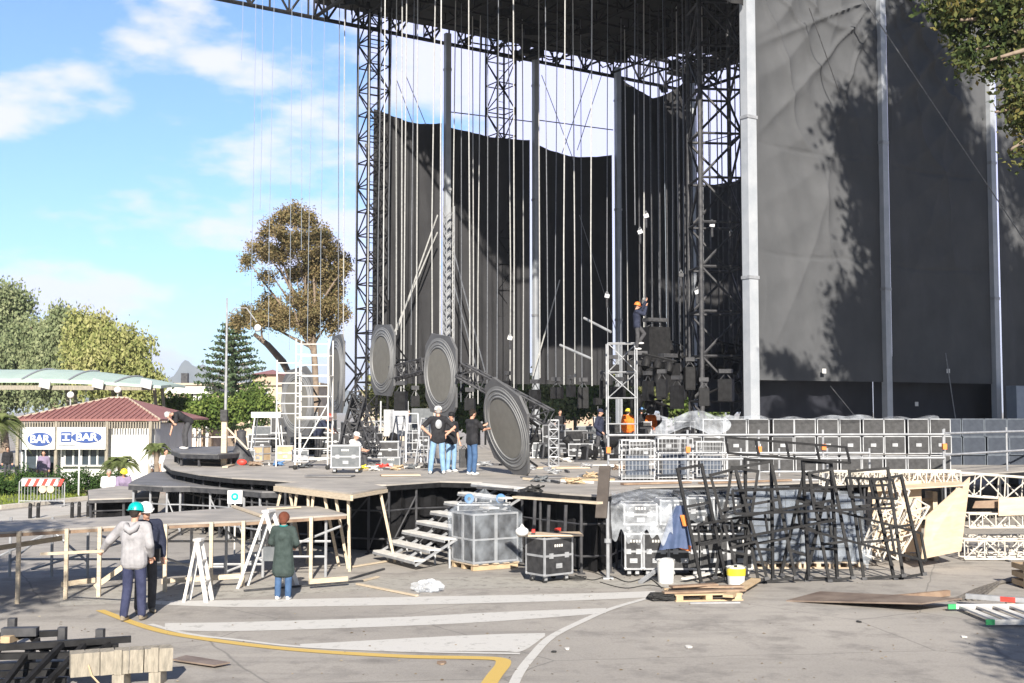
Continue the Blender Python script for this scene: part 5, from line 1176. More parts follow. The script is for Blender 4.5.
# cables on the ground
def coil(label, px, py, r, n, mt='rubber', z=0, loc=None, rr_=.012, name='cable_coil'):
    p = loc or G(px, py, z); q = random.Random(px*7+py); pts = []
    for i in range(n*14):
        a = i/14*2*math.pi; k = r*(.7+.35*q.random()); pts.append((p.x+k*math.cos(a), p.y+k*.8*math.sin(a), z+.012+.018*(i/14)+.01*q.random()))
    return tag(MB().path(pts, rr_, 5).build(name, M[mt]), label, 'cable')
def loose(label, pts, mt='rubber', r=.012, z=.012):
    P = smoothpts([G(a, b, z) for a, b in pts], 6); return tag(MB().path(P, r, 5).build('loose_cable', M[mt]), label, 'cable')
coil('tangled black cable with small lamps in front of the pallet', 662, 600, .28, 5, rr_=.016); coil('thin black cable loop right of the table-topped case', 577, 580, .2, 3, rr_=.008)
loose('black cable snaking between the table-topped case and the prop', [(575, 575), (592, 580), (610, 576), (628, 582), (648, 578), (662, 588)]); loose('thin dark cable lying before the lower case row', [(600, 582), (625, 588), (650, 585), (676, 590), (700, 586)], r=.009); loose('grey cable trailing left from the prop', [(560, 574), (578, 570), (596, 573), (612, 580)], 'cable', .014)
for i in range(6):
    loose(f'{oi[i]} curved grey hose from the outer side beside the rusty plate', [(950+i*6, 600-i*.2), (962+i*6, 596-i*1.5), (980+i*5, 588-i*1.6), (1005+i*4, 582-i*1.4), (1040, 577-i*1.2)], 'cable', .028, .03)
# rusty plate
P = [G(a, b, .16) for a, b in ((786, 592), (922, 603), (962, 598), (820, 585))]; n_ = V((0, 0, 1)); P[0].z = .02; P[3].z = .05
t = thing('steel_plate', 'rusty steel plate lying slightly raised on the asphalt', 'plate', (sum(p.x for p in P)/4, sum(p.y for p in P)/4, 0)); MB().extr(P, (0, 0, -.025)).build('plate', M['rust'], t, True)
MB().bar(G(900, 604.5)+V((0, .3, .06)), G(955, 599)+V((0, .3, .06)), .08, .1).build('batten', M['plyd'], t, True)
# aluminium ladder with green feet
def ladder(label, P, Q, w, n, mt='alu', feet=None, name='ladder', up=None, r=.03, tw=None):
    P, Q = V(P), V(Q); d = (Q-P).normalized(); s = d.cross(up or V((0, 0, 1))).normalized()*w/2; t = thing(name, label, 'ladder', (P.x, P.y, min(P.z, Q.z)))
    for a in (-1, 1): MB().bar(P+s*a, Q+s*a, r, r*2.2).build('rail', M[mt], t, True)
    m = MB(); L = (Q-P).length
    for k in range(n): m.bar(P+d*L*(k+.7)/(n+.4)-s, P+d*L*(k+.7)/(n+.4)+s, *((r*1.1,) if not tw else (tw, .03)))
    m.build('rungs', M[mt], t, True)
    if feet:
        for a in (-1, 1): MB().bar(P+s*a-d*.04, P+s*a+d*.09, r*1.1, r*2.3).build('foot', M[feet], t, True)
    return t
A_, B_ = G(950, 612, .1), G(1060, 618, .1); a1, a2 = G(942, 605, .08), G(998, 624, .08)
pp = (a1+a2)/2; dd = V((1, .03, 0)).normalized()
ladder('aluminium ladder with green feet lying flat at the right edge', pp, pp+dd*2.6, (a2-a1).length*.82, 9, 'dwhite', 'green', r=.035, tw=.12)
p = G(966, 596, .16); q = G(1060, 603, .16); t = thing('steel_beam', 'grey steel beam with a red mark lying behind the ladder', 'beam', (p+q)/2); MB().bar(p, q, .09, .08).build('body', M['galv'], t, True); MB().bar(p.lerp(q, .36)+V((0, -.05, 0)), p.lerp(q, .52)+V((0, -.05, 0)), .01, .08).build('red_mark', M['red'], t, True); MB().box((p+q)/2-V((-.3, 0, .1)), (.8, .08, .1)).build('bearer', M['oldw'], t, True)
t = thing('timber_crate', 'corner of a yellow timber crate at the right edge', 'crate', G(1030, 587)); p = G(1032, 587); m = MB()
for k in range(3): m.box((p.x, p.y, .08+.15*k), (.5, .6, .1))
m.build('boards', M['card'], t, True); MB().box((p.x-.22, p.y-.28, .25), (.08, .08, .5)).build('corner_post', M['card'], t, True)
# truss shadow on the ground, put in as a thin dark bar
tag(MB().bar(G(960, 552)+V((0, 0, .02)), G(1010, 562)+V((0, 0, .02)), .05, .03).build('truss_shadow_bar', M['dsteel']), 'thin dark bar standing in for the truss shadow before the right truss pile', 'batten')
# ---------------------------------------------------------------- foreground left: stack of black frames and timber beam
t0 = thing('steel_stack', 'stack of flat black steel frames in the left foreground corner', 'steel frames', (-5.9, 14.6, 0)); 
def pbar(m, a, za, b, zb_, w=.07): m.bar(G(a[0], a[1], za), G(b[0], b[1], zb_), w)
defs = [((-40, 650), .45, (131, 639), .45), ((-40, 657), .33, (72, 655), .33), ((-40, 638), .5, (58, 633), .5), ((-40, 668), .2, (70, 664), .2), ((-40, 684), .06, (66, 681), .06), ((-40, 675), .1, (75, 672), .12), ((-40, 646), .42, (118, 647), .36)]
for i, (a, za, b, zb_) in enumerate(defs):
    m = MB(); pbar(m, a, za, b, zb_, .075); m.build('long_bar', M['black'], t0, True)
for i, (a, za, b, zb_) in enumerate((((10, 633), .5, (-30, 690), .1), ((38, 640), .45, (0, 690), .1), ((62, 644), .45, (20, 688), .1), ((28, 632), .5, (48, 655), .3), ((84, 645), .42, (45, 685), .1), ((110, 643), .42, (70, 676), .1))):
    m = MB(); pbar(m, a, za, b, zb_, .06); m.build('cross_bar', M['black'], t0, True)
for px, py in ((12, 640), (62, 650), (100, 652), (30, 668)):
    g = G(px, py, .1); MB().box((g.x, g.y, .2), (.1, .1, .4)).build('upright', M['dsteel'], t0, True)
p = G(12, 634, .52); MB().box(p+V((.1, 0, .03)), (.42, .14, .1), .1).build('bracket', M['dsteel'], t0, True); MB().bar(G(5, 640, .48), G(28, 632, .48), .12, .08).build('timber_chock', M['card'], t0, True)
zb0 = .22; Pb, Qb = G(70, 664, .3), G(172, 657, .3); t = thing('timber_beam', 'squared weathered timber beam of blocks on small feet, left foreground', 'timber beam', ((Pb+Qb)/2).xy.to_3d())
L_ = (Qb-Pb).length; dd = (Qb-Pb).normalized(); k = 7
for i in range(k):
    a = Pb+dd*L_*(i+.02)/k; b = Pb+dd*L_*(i+.98)/k; MB().bar(a+V((0, random.uniform(-.01, .01), 0)), b+V((0, 0, random.uniform(-.006, .006))), .24, .27).build('block', M['oldw'], t, True)
for u in (.5, .86):
    c = Pb+dd*L_*u; MB().bar(c+V((0, -.13, -.14)), c+V((0, -.13, .15)), .09, .02).build('strap', M['oldw'], t, True)
    MB().box((c.x, c.y, .08), (.14, .26, .16)).build('foot', M['oldw'], t, True)
MB().path([Pb+dd*.25+V((0, -.14, .0)), Pb+dd*.3+V((0, -.17, -.12)), Pb+dd*.45+V((0, -.2, -.28))], .012, 5).build('cord', M['card'], t, True)
P = [G(a, b, .05) for a, b in ((172, 659), (214, 665), (230, 662), (186, 655))]
tag(MB().extr(P, (0, 0, -.02)).build('metal_sheet', M['rust']), 'flat dark sheet lying right of the weathered timber beam', 'sheet')
# scraps on asphalt
def scrap(name, label, px, py, mt, s, cat='scrap'):
    p = G(px, py, .006); q = random.Random(px); pts = [(p.x+s*q.uniform(.6, 1.2)*math.cos(a), p.y+s*1.6*q.uniform(.6, 1.2)*math.sin(a)) for a in np.linspace(0, 5.4, 7)]
    m = MB(); m.prism(pts, .006, .014+.01*q.random()); return tag(m.build(name, M[mt]), label, cat)
scrap('litter_scrap', 'pale scrap of litter left of the curved white line', 567, 649, 'dwhite', .05); scrap('litter_scrap', 'dark scrap beside the pale litter right of the curved line', 554, 652, 'rubber', .04); scrap('litter_scrap', 'pale scrap on the open asphalt at the right', 688, 647, 'dwhite', .06); scrap('litter_scrap', 'brown scrap under the yellow line', 442, 663, 'plyd', .07); scrap('litter_scrap', 'small pale scrap in the right foreground', 964, 637, 'dwhite', .045); scrap('litter_scrap', 'small dark scrap in the right foreground', 859, 622, 'rubber', .04)
m = MB(); q = random.Random(11)
for i in range(260):
    p = G(q.uniform(-60, 1080), q.uniform(575, 700), .005); a = q.uniform(0, 6.3); s = q.uniform(.012, .035); m.add([(p.x+s*math.cos(a), p.y+s*math.sin(a), .006), (p.x-s*.5*math.sin(a), p.y+s*.5*math.cos(a), .016), (p.x-s*math.cos(a), p.y-s*math.sin(a), .006), (p.x+s*.5*math.sin(a), p.y-s*.5*math.cos(a), .007)], [(0, 1, 2, 3)])
tag(m.build('fallen_leaves', leafmat('dry_leaves', [(.08, .06, .04), (.25, .2, .14), (.5, .45, .35)], .1)), 'tiny dry leaves and grit scattered over the asphalt', 'leaves', kind='stuff')
p = G(428, 592); q_ = random.Random(4)
t = thing('plastic_bag', 'crumpled clear plastic bag on the asphalt before the stairs', 'bag', p)
def bag(u, v_):
    a = 2*math.pi*u; b = math.pi*v_; r_ = 1+.25*math.sin(5*a+3*b)+.18*math.sin(11*a-4*b); return V((.25*r_*math.sin(b)*math.cos(a), .16*r_*math.sin(b)*math.sin(a), .1+.1*math.cos(b)*r_))
MB().grid(bag, 28, 14).build('body', M['film2'], t, smooth=True, angle=60)
for l_, a, b, w_, mt in (('long dark batten on the ground under the woman in the green coat', (244, 592), (363, 582), .05, 'dsteel'), ('pale batten lying on the asphalt by the catwalk end', (357, 585), (417, 597), .06, 'wood'), ('short dark batten near the trestle platform', (350, 580), (384, 570), .05, 'dsteel'), ('pale batten beside the short dark one near the trestles', (362, 582), (378, 578), .07, 'wood'), ('pale batten lying on the ground below the trestles', (352, 568), (388, 562), .07, 'wood')):
    tag(MB().bar(G(*a)+V((0, 0, .025)), G(*b)+V((0, 0, .025)), w_, .03).build('batten', M[mt]), l_, 'batten')
# ---------------------------------------------------------------- people
skin = mat('skin', (.5, .27, .19), (.56, .32, .23), 8, .6)
def cloth(n_, a, b=None): return mat(n_, a, b or tuple(min(1, q*1.35+.01) for q in a), 7, .9, 0, .15, 30, spec=.2)
C_ = dict(black=cloth('black_cotton', (.018, .018, .021)), grey=cloth('grey_sweatshirt', (.27, .265, .28)), navy=cloth('navy_workwear', (.03, .035, .075)), dnavy=cloth('dark_navy_jacket', (.02, .024, .045)), jeans=cloth('blue_denim', (.045, .09, .18)),
          ljeans=cloth('pale_blue_denim', (.17, .28, .42)), green=cloth('dark_green_wool', (.035, .05, .047)), white=cloth('white_cotton', (.55, .55, .55)), orange=cloth('orange_vest', (.8, .16, .02)), khaki=cloth('khaki_trousers', (.2, .17, .13)), dgrey=cloth('dark_grey_trousers', (.05, .05, .055)), purple=cloth('purple_grey_shirt', (.2, .16, .24)), teal=cloth('teal_collar', (.02, .2, .2)))
H_ = dict(brown=cloth('auburn_hair', (.11, .035, .02)), dark=cloth('dark_hair', (.02, .015, .012)), grey=cloth('grey_hair', (.25, .24, .23)))
def remesh(m, name, mt, parent, vox, it=4):
    me = bpy.data.meshes.new('t'); me.from_pydata([tuple(v) for v in m.v], [], m.f); o = bpy.data.objects.new('t', me); COL.objects.link(o)
    a = o.modifiers.new('r', 'REMESH'); a.mode = 'VOXEL'; a.voxel_size = vox; a.use_smooth_shade = True
    s = o.modifiers.new('s', 'SMOOTH'); s.factor = .5; s.iterations = it
    dg = bpy.context.evaluated_depsgraph_get(); r = bpy.data.meshes.new_from_object(o.evaluated_get(dg)); bpy.data.objects.remove(o); r.materials.clear(); r.materials.append(mt); r.name = name
    q = bpy.data.objects.new(name, r); COL.objects.link(q); q.parent = parent; return q
def caps(m, pts, rs, n=10):
    for p, q, a, b in zip(pts, pts[1:], rs, rs[1:]): m.tube(p, q, a, b, n)
    for p, r in zip(pts, rs): m.ell(p, r, n, 7)
def person(label, loc, face, h=1.75, pose=None, top='black', legs='jeans', hat=None, hair='dark', sleeve='short', coat=False, fine=False, shoes='white', vest=None, lean=0, group=None, female=False):
    """local frame: faces -Y; joints given in metres for a 1.75 m figure"""
    J = dict(hip=(0, 0, .93), chest=(0, .0, 1.28), neck=(0, .01, 1.47), head=(0, -.02, 1.615), shL=(.185, .01, 1.41), elL=(.24, .03, 1.13), wrL=(.25, -.07, .88), shR=(-.185, .01, 1.41), elR=(-.24, .03, 1.13), wrR=(-.25, -.07, .88),
             hL=(.09, 0, .9), knL=(.105, -.02, .49), anL=(.11, .02, .08), hR=(-.09, 0, .9), knR=(-.105, -.02, .49), anR=(-.11, .02, .08))
    J.update(pose or {}); J = {k: V(v) for k, v in J.items()}; s = h/1.75; fs = .94 if female else 1
    t = thing('person', label, 'person', loc, face, group); t.scale = (s, s, s); t.matrix_basis = t.matrix_basis@Matrix.Scale(s, 4)
    vox = .011 if fine else .017; b = MB()
    hd = J['head']; up = (hd-J['neck']).normalized(); fwd = V((0, -1, 0))-up*up.dot(V((0, -1, 0))); fwd = (V(pose['look']) if pose and 'look' in pose else fwd).normalized(); fwd = (fwd-up*fwd.dot(up)).normalized(); sd = fwd.cross(up).normalized()
    Rm = Matrix((sd, -fwd, up)).transposed()
    b.ell(hd+up*.025, (.076, .094, .1), 14, 10, Rm); b.ell(hd-up*.05+fwd*.02, (.056, .066, .07), 12, 8, Rm)                     # skull, jaw
    b.ell(hd-up*.015+fwd*.1, (.014, .02, .026), 8, 6, Rm); b.ell(hd-up*.055+fwd*.083, (.024, .01, .008), 8, 6, Rm); b.ell(hd+up*.018+fwd*.083, (.05, .012, .012), 8, 6, Rm)   # nose, mouth, brow
    for a in (-1, 1): b.ell(hd+sd*a*.078-up*.01, (.012, .022, .032), 8, 6, Rm)
    caps(b, [J['neck']-up*.03, hd-up*.05], [.056, .05])
    caps(b, [J['hip'], (J['hip']+J['chest'])/2, J['chest']], [.088*fs, .08*fs, .092*fs]); caps(b, [J['shL'], J['shR']], [.055, .055]); caps(b, [J['chest'], J['neck']], [.09, .055])
    for S in 'LR':
        sg = 1 if S == 'L' else -1; e, w_ = J['el'+S], J['wr'+S]
        caps(b, [J['sh'+S], e, w_], [.055*fs, .042*fs, .028]); caps(b, [J['h'+S], J['kn'+S], J['an'+S]], [.078, .052, .038])
        d = (w_-e).normalized(); pn = d.cross(V((sg, .2, .1))).normalized(); sw = d.cross(pn).normalized()
        pc0 = w_+d*.05; caps(b, [w_, w_+d*.085], [.027, .033]); Mh = Matrix((sw, pn, d)).transposed(); b.ell(pc0, (.04, .019, .052), 10, 7, Mh)
        for k, L in enumerate((.062, .074, .07, .056)):
            r0 = w_+d*.09+sw*(k-1.5)*.021; k1 = r0+(d*.9+pn*.3).normalized()*L*.55; k2 = k1+(d*.55+pn*.8).normalized()*L*.5; caps(b, [r0, k1, k2], [.0105, .0098, .0085], 6)
        q0 = w_+d*.03-sw*.03; q1 = q0+(d*.6-sw*.7).normalized()*.04; caps(b, [q0, q1, q1+(d*.85-sw*.2+pn*.3).normalized()*.032], [.013, .011, .0095], 6)
        fd = V((0, -1, 0)); b.ell(J['an'+S]+V((0, -.04, -.035)), (.035, .1, .03), 8, 6)
    bd = remesh(b, 'body', skin, t, .009 if fine else .014, 2)
    # eyes
    m = MB()
    for a in (-1, 1): m.ell(hd+sd*a*.031+fwd*.0905+up*.002, (.012, .006, .006), 8, 6, Rm)
    m.build('eyes', M['rubber'], bd, smooth=True)
    # clothes
    m = MB(); c = .022 if sleeve == 'short' else .034; hl = J['hip']-(J['chest']-J['hip']).normalized()*(.08 if not coat else .0)
    for o_ in (-.075, 0, .075): caps(m, [J['hip']+V((o_*1.05, 0, 0))-(J['chest']-J['hip']).normalized()*(.04+abs(o_)*.1), (J['hip']+J['chest'])/2+V((o_*.8, 0, 0)), J['chest']+V((o_*1.0, 0, 0))], [.108*fs+c*.6, .095*fs+c, .108*fs+c], 12)
    caps(m, [J['shL']+V((-.01, 0, .0)), J['shR']+V((.01, 0, .0))], [.07+c*.5, .07+c*.5]); caps(m, [J['chest'], J['neck']-up*.035], [.125+c, .068])
    for S in 'LR':
        e, w_ = J['el'+S], J['wr'+S]
        if sleeve == 'short': caps(m, [J['sh'+S], J['sh'+S].lerp(e, .75)], [.066+c*.4, .058+c*.4])
        else: caps(m, [J['sh'+S], e, e.lerp(w_, .93)], [.062+c*.6, .048+c*.7, .034+c*.6])
    if coat:
        for o_ in (-.06, 0, .06): caps(m, [J['hip']+V((o_, 0, 0)), J['hip']+V((o_*1.5, 0, -.34))], [.14, .15])
    remesh(m, 'coat' if coat else 'top', C_[top], t, vox, 3)
    if vest:
        m = MB()
        for o_ in (-.05, .05): caps(m, [(J['hip']+J['chest'])/2+V((o_*.8, 0, -.1)), J['chest']+V((o_*1.3, 0, 0))], [.118+c*1.7, .13+c*1.7], 12)
        caps(m, [J['shL']+V((-.03, 0, .01)), J['shR']+V((.03, 0, .01))], [.08+c*.6, .08+c*.6]); remesh(m, 'vest', C_[vest], t, vox, 3)
    m = MB()
    for S in 'LR': caps(m, [J['h'+S]+V((0, 0, .06)), J['kn'+S], J['an'+S]+(J['kn'+S]-J['an'+S]).normalized()*.02], [.092, .076, .064])
    caps(m, [J['hL']+V((0, 0, .08)), J['hR']+V((0, 0, .08))], [.088, .088]); remesh(m, 'trousers', C_[legs], t, vox, 3)
    for S in 'LR':
        a = J['an'+S]; dk = (J['kn'+S]-a).normalized(); f2 = V((0, -1, 0)) if abs(dk.z) > .5 else V((0, -.2, -1)).normalized()
        m = MB(); m.ell(a+f2*.055-V((0, 0, .042)), (.047, .135, .042), 10, 7); m.ell(a+V((0, .01, -.01)), (.045, .055, .05), 8, 6); m.build('shoe', C_[shoes], t, smooth=True, angle=80)
    if hair and hat != 'full':
        m = MB(); m.ell(hd+up*.045-fwd*.018, (.088, .1, .098) if not female else (.115, .118, .115), 14, 10, Rm)
        if female: m.ell(hd-up*.02-fwd*.055, (.085, .06, .09), 12, 8, Rm)
        else: m.ell(hd-up*.01-fwd*.05, (.07, .05, .07), 12, 8, Rm)
        ho = m.build('hair', H_[hair], t, smooth=True, angle=80)
        # keep the face clear
        me = ho.data; 
        for v in me.vertices:
            q = v.co-hd; f_ = q.dot(fwd)
            if f_ > .05 and q.dot(up) < .085: v.co -= fwd*(f_-.05)
    if hat:
        kind, hm_ = hat; m = MB(); z = .035
        if kind == 'helmet':
            m.lathe([(.118, z), (.116, z+.04), (.1, z+.085), (.07, z+.115), (.03, z+.132), (.002, z+.135)], hd+up*.0, 16, Rm); o1 = m.build('hard_hat', M[hm_], t, smooth=True, angle=70)
            m = MB(); m.lathe([(.112, z-.004), (.134, z-.006), (.134, z+.004), (.112, z+.006)], hd, 16, Rm); m.ell(hd+fwd*.13+up*(z-.004), (.07, .05, .007), 10, 6, Rm); m.bar(hd+fwd*.09+up*(z+.095), hd-fwd*.1+up*(z+.09), .02, .02); m.build('brim', M[hm_], o1, smooth=True, angle=70)
        else:
            m.lathe([(.101, z-.01), (.103, z+.03), (.09, z+.07), (.06, z+.095), (.002, z+.105)], hd-fwd*.01, 16, Rm); o1 = m.build('cap', M[hm_] if hm_ in M else C_[hm_], t, smooth=True, angle=70)
            m = MB(); m.ell(hd+fwd*.13+up*(z-.005), (.062, .06, .008), 12, 6, Rm); m.build('peak', M[hm_] if hm_ in M else C_[hm_], o1, smooth=True, angle=70)
    return t
back = math.pi
# man in grey sweatshirt, back to the camera, left arm out to the post
g = G(133, 621); man = person('man in grey hooded sweatshirt and teal hard hat, back turned, holding a long batten', g, back-.12, 1.78, dict(elL=(.4, -.02, 1.2), wrL=(.58, -.16, 1.03), elR=(-.25, .02, 1.14), wrR=(-.2, -.14, .97), anL=(.13, .05, .08), anR=(-.1, -.08, .08), knR=(-.1, -.05, .49)), 'grey', 'navy', ('helmet', 'teal'), 'dark', 'long', fine=True, shoes='khaki')
m = MB(); m.path([V((-.09, .1, 1.46)), V((-.06, .145, 1.4)), V((0, .155, 1.36)), V((.06, .145, 1.4)), V((.09, .1, 1.46))], [.04, .055, .06, .055, .04], 10); m.build('hood', C_['grey'], man, smooth=True, angle=80)
tag(MB().bar(at(41, 554, 19.5), at(103, 551, 18.9), .035, .045).build('batten', M['wood']), 'long pale batten held level by the man in the grey sweatshirt', 'batten')
g = G(145, 613); person('person in dark navy jacket and white hard hat standing behind the grey-shirted man', g, .6, 1.76, dict(elL=(.26, .0, 1.13), wrL=(.24, -.1, .9), head=(-.02, -.02, 1.615)), 'dnavy', 'dgrey', ('helmet', 'white'), 'dark', 'long', fine=True, shoes='khaki')
p = g+V((.2, -.25, 0)); t = thing('tool_bag', 'small dark tool pouch hanging at the navy-jacketed person\'s side', 'bag', (X(158, p.y), p.y, .86)); MB().box((0, 0, .1), (.16, .1, .2)).build('body', M['lam'], t); MB().path([(-.06, 0, .2), (0, 0, .28), (.06, 0, .2)], .01, 5).build('handle', M['lam'], t)
g = G(283, 600); wm = person('woman with auburn hair in a long dark green coat and blue jeans, back turned', g, back-.15, 1.62, dict(elL=(.27, -.03, 1.15), wrL=(.2, -.22, 1.02), elR=(-.26, -.03, 1.14), wrR=(-.16, -.24, 1.05)), 'green', 'jeans', None, 'brown', 'long', True, fine=True, female=True)
MB().path([V((.07*math.cos(a), .01+.07*math.sin(a), 1.49)) for a in np.linspace(0, 6.28, 14)], .02, 6).build('collar', C_['teal'], wm, smooth=True)
t = thing('handbag', 'dark handbag at the right side of the woman in the green coat', 'handbag', wm.matrix_basis@V((.3, -.02, .78))); MB().box((0, 0, .12), (.2, .12, .24)).build('body', M['lamg'], t); MB().path([(-.06, 0, .24), (-.02, 0, .5), (.02, 0, .5), (.06, 0, .24)], .012, 5).build('strap', M['lam'], t)
# crew on stage
def S(px, py, z=ZS): return G(px, py, z)
person('man in black T-shirt, white cap and pale jeans with hands on hips, back turned', S(438, 474), back+.15, 1.78, dict(elR=(-.42, .06, 1.2), wrR=(-.2, .03, 1.0), elL=(.42, .06, 1.2), wrL=(.2, .03, 1.0), anL=(.2, .02, .08), knL=(.16, 0, .49), anR=(-.14, .04, .08)), 'black', 'ljeans', ('cap', 'white'), 'grey', fine=True)
person('person in black T-shirt and black cap facing the man with the white cap', S(451, 472), .7, 1.7, dict(elR=(-.25, -.04, 1.16), wrR=(-.2, -.25, 1.2)), 'black', 'ljeans', ('cap', 'black'), 'dark')
person('man in black T-shirt and jeans working at the tilted disc with raised hands', S(472, 475), back-.9, 1.74, dict(elL=(.2, -.24, 1.22), wrL=(.12, -.46, 1.3), elR=(-.2, -.24, 1.2), wrR=(-.1, -.44, 1.22)), 'black', 'jeans', None, 'dark')
q = S(466, 473); t = thing('tool_bag', 'boxy black shoulder bag beside the man at the tilted disc', 'bag', q+V((-.05, -.15, .15))); MB().box((0, 0, .25), (.24, .16, .5), .2).build('body', M['lam'], t); MB().path([(-.08, 0, .5), (0, 0, .6), (.08, 0, .5)], .014, 5).build('handle', M['lam'], t)
person('man in white T-shirt and white cap sitting behind a small case', S(350, 468), 1.2, 1.7, dict(hip=(0, 0, .35), chest=(0, -.12, .68), neck=(0, -.16, .86), head=(0, -.22, 1.0), shL=(.18, -.14, .82), elL=(.22, -.3, .58), wrL=(.12, -.5, .55), shR=(-.18, -.14, .82), elR=(-.22, -.3, .58), wrR=(-.12, -.5, .55), hL=(.09, -.02, .33), knL=(.13, -.42, .45), anL=(.12, -.5, .08), hR=(-.09, -.02, .33), knR=(-.13, -.42, .45), anR=(-.12, -.5, .08)), 'white', 'dgrey', ('cap', 'white'), 'grey')
tag(MB().lathe([(.16, 0), (.16, .02), (.14, .24), (.15, .26)], S(350, 468), 12).build('drum_seat', M['lamg']), 'low round seat under the man in white behind the small case', 'seat')
person('crew member in blue shirt and red cap bending behind the white scaffold', S(318, 461), 1.2, 1.75, dict(chest=(0, -.18, 1.22), neck=(0, -.32, 1.36), head=(0, -.42, 1.46), shL=(.18, -.27, 1.32), elL=(.22, -.45, 1.1), wrL=(.15, -.6, 1.0), shR=(-.18, -.27, 1.32), elR=(-.22, -.45, 1.1), wrR=(-.15, -.6, 1.0)), 'dnavy', 'dgrey', ('cap', 'red'), 'dark')
person('crew member in navy walking past the railing with one leg forward', S(600, 459), 1.25, 1.76, dict(anL=(.1, -.28, .1), knL=(.1, -.24, .5), anR=(-.1, .3, .12), knR=(-.1, .06, .5), elR=(-.24, .1, 1.14), wrR=(-.22, -.12, .95)), 'dnavy', 'dgrey', ('cap', 'dnavy'), 'dark', 'long', shoes='dgrey')
person('worker in orange vest and yellow hard hat beside the blue-helmeted worker', S(628, 452), 2.6, 1.76, {}, 'orange', 'dgrey', ('helmet', 'yellow'), 'dark', 'long', vest='orange')
person('worker in dark clothes with a blue hard hat next to the orange vest', S(642, 450), 3.3, 1.8, {}, 'black', 'dgrey', ('helmet', 'bluep'), 'dark', 'long')
person('worker in orange vest partly behind the blue-helmeted worker', S(651, 450), 3.6, 1.76, {}, 'orange', 'dgrey', ('helmet', 'oldw'), 'dark', 'long', vest='orange')
person('crew member in dark T-shirt standing in front of the far back pole', S(560, 448), .3, 1.75, {}, 'black', 'dgrey', None, 'dark')
person('crew member in navy shirt far back between the two large discs', S(408, 448.5), .2, 1.75, dict(elL=(.3, -.1, 1.2), wrL=(.2, -.3, 1.2)), 'dnavy', 'dgrey', None, 'grey')
g = G(185, 449, 2.0); person('man in black bending forward on the small platform, hand at his mouth', g, -1.1, 1.78, dict(hip=(0, .1, .92), chest=(0, -.22, 1.1), neck=(0, -.4, 1.14), head=(0, -.54, 1.12), look=(0, -.5, -1), shL=(.18, -.33, 1.1), elL=(.22, -.36, .8), wrL=(.1, -.52, .98), shR=(-.18, -.33, 1.1), elR=(-.22, -.36, .8), wrR=(-.2, -.42, .56), hL=(.09, .1, .88), hR=(-.09, .1, .88)), 'black', 'dgrey', ('cap', 'white'), 'grey')
sit = dict(hip=(0, 0, .45), chest=(0, -.1, .8), neck=(0, -.13, .98), head=(0, -.18, 1.12), shL=(.18, -.1, .93), elL=(.22, -.22, .68), wrL=(.12, -.42, .62), shR=(-.18, -.1, .93), elR=(-.22, -.22, .68), wrR=(-.12, -.42, .62), hL=(.09, -.02, .43), knL=(.13, -.42, .5), anL=(.12, -.45, .08), hR=(-.09, -.02, .43), knR=(-.13, -.42, .5), anR=(-.12, -.45, .08))
for px, l_, tp, ht, hr in ((123, 'person in yellow hard hat sitting behind the low grey platform', 'purple', ('helmet', 'yellow'), 'dark'), (108, 'grey-haired person in pale shirt sitting behind the low grey platform', 'white', None, 'grey')):
    g = G(px, 505); person(l_, g, .4, 1.75, sit, tp, 'dgrey', ht, hr, 'long'); tag(MB().lathe([(.2, 0), (.2, .03), (.16, .1), (.16, .32), (.2, .34)], g, 12).build('drum_seat', M['lamg']), 'low drum seat under the '+('yellow-helmeted person' if px == 123 else 'grey-haired person'), 'seat')
g = G(165, 492); person('person in white T-shirt and orange trousers between the snack bar and the curved decks', g, .8, 1.75, {}, 'white', 'orange', None, 'dark')
g = G(170, 494); person('person in pale jacket walking behind the curved decks next to orange trousers', G(152, 488), 1.5, 1.72, dict(anL=(.1, -.2, .1), anR=(-.1, .2, .1)), 'white', 'khaki', None, 'dark', 'long')
person('woman in dark clothes at the left edge near the snack bar', G(7, 479), .3, 1.65, {}, 'black', 'dgrey', None, 'dark', 'long')
person('person in dark red standing in the snack bar doorway', (X(45.5, 51.3), 51.3, 0), .2, 1.68, {}, 'purple', 'khaki', None, 'dark', 'long')
# rigger hanging on the ropes, tower worker
p = bq(637, 320, 12); p.x = (637-512)/1200*44; p = V(((637-512)/1200*44, 44, at(637, 350, 44).z)); person('rigger in dark clothes climbing high on the ropes over the right of the stage', p, 1.6, 1.75, dict(wrL=(.05, -.35, 1.8), elL=(.15, -.2, 1.5), wrR=(-.05, -.35, 1.6), elR=(-.2, -.25, 1.3), knL=(.12, -.3, .6), anL=(.1, -.1, .3)), 'dnavy', 'dgrey', ('helmet', 'orange'), 'dark', 'long')
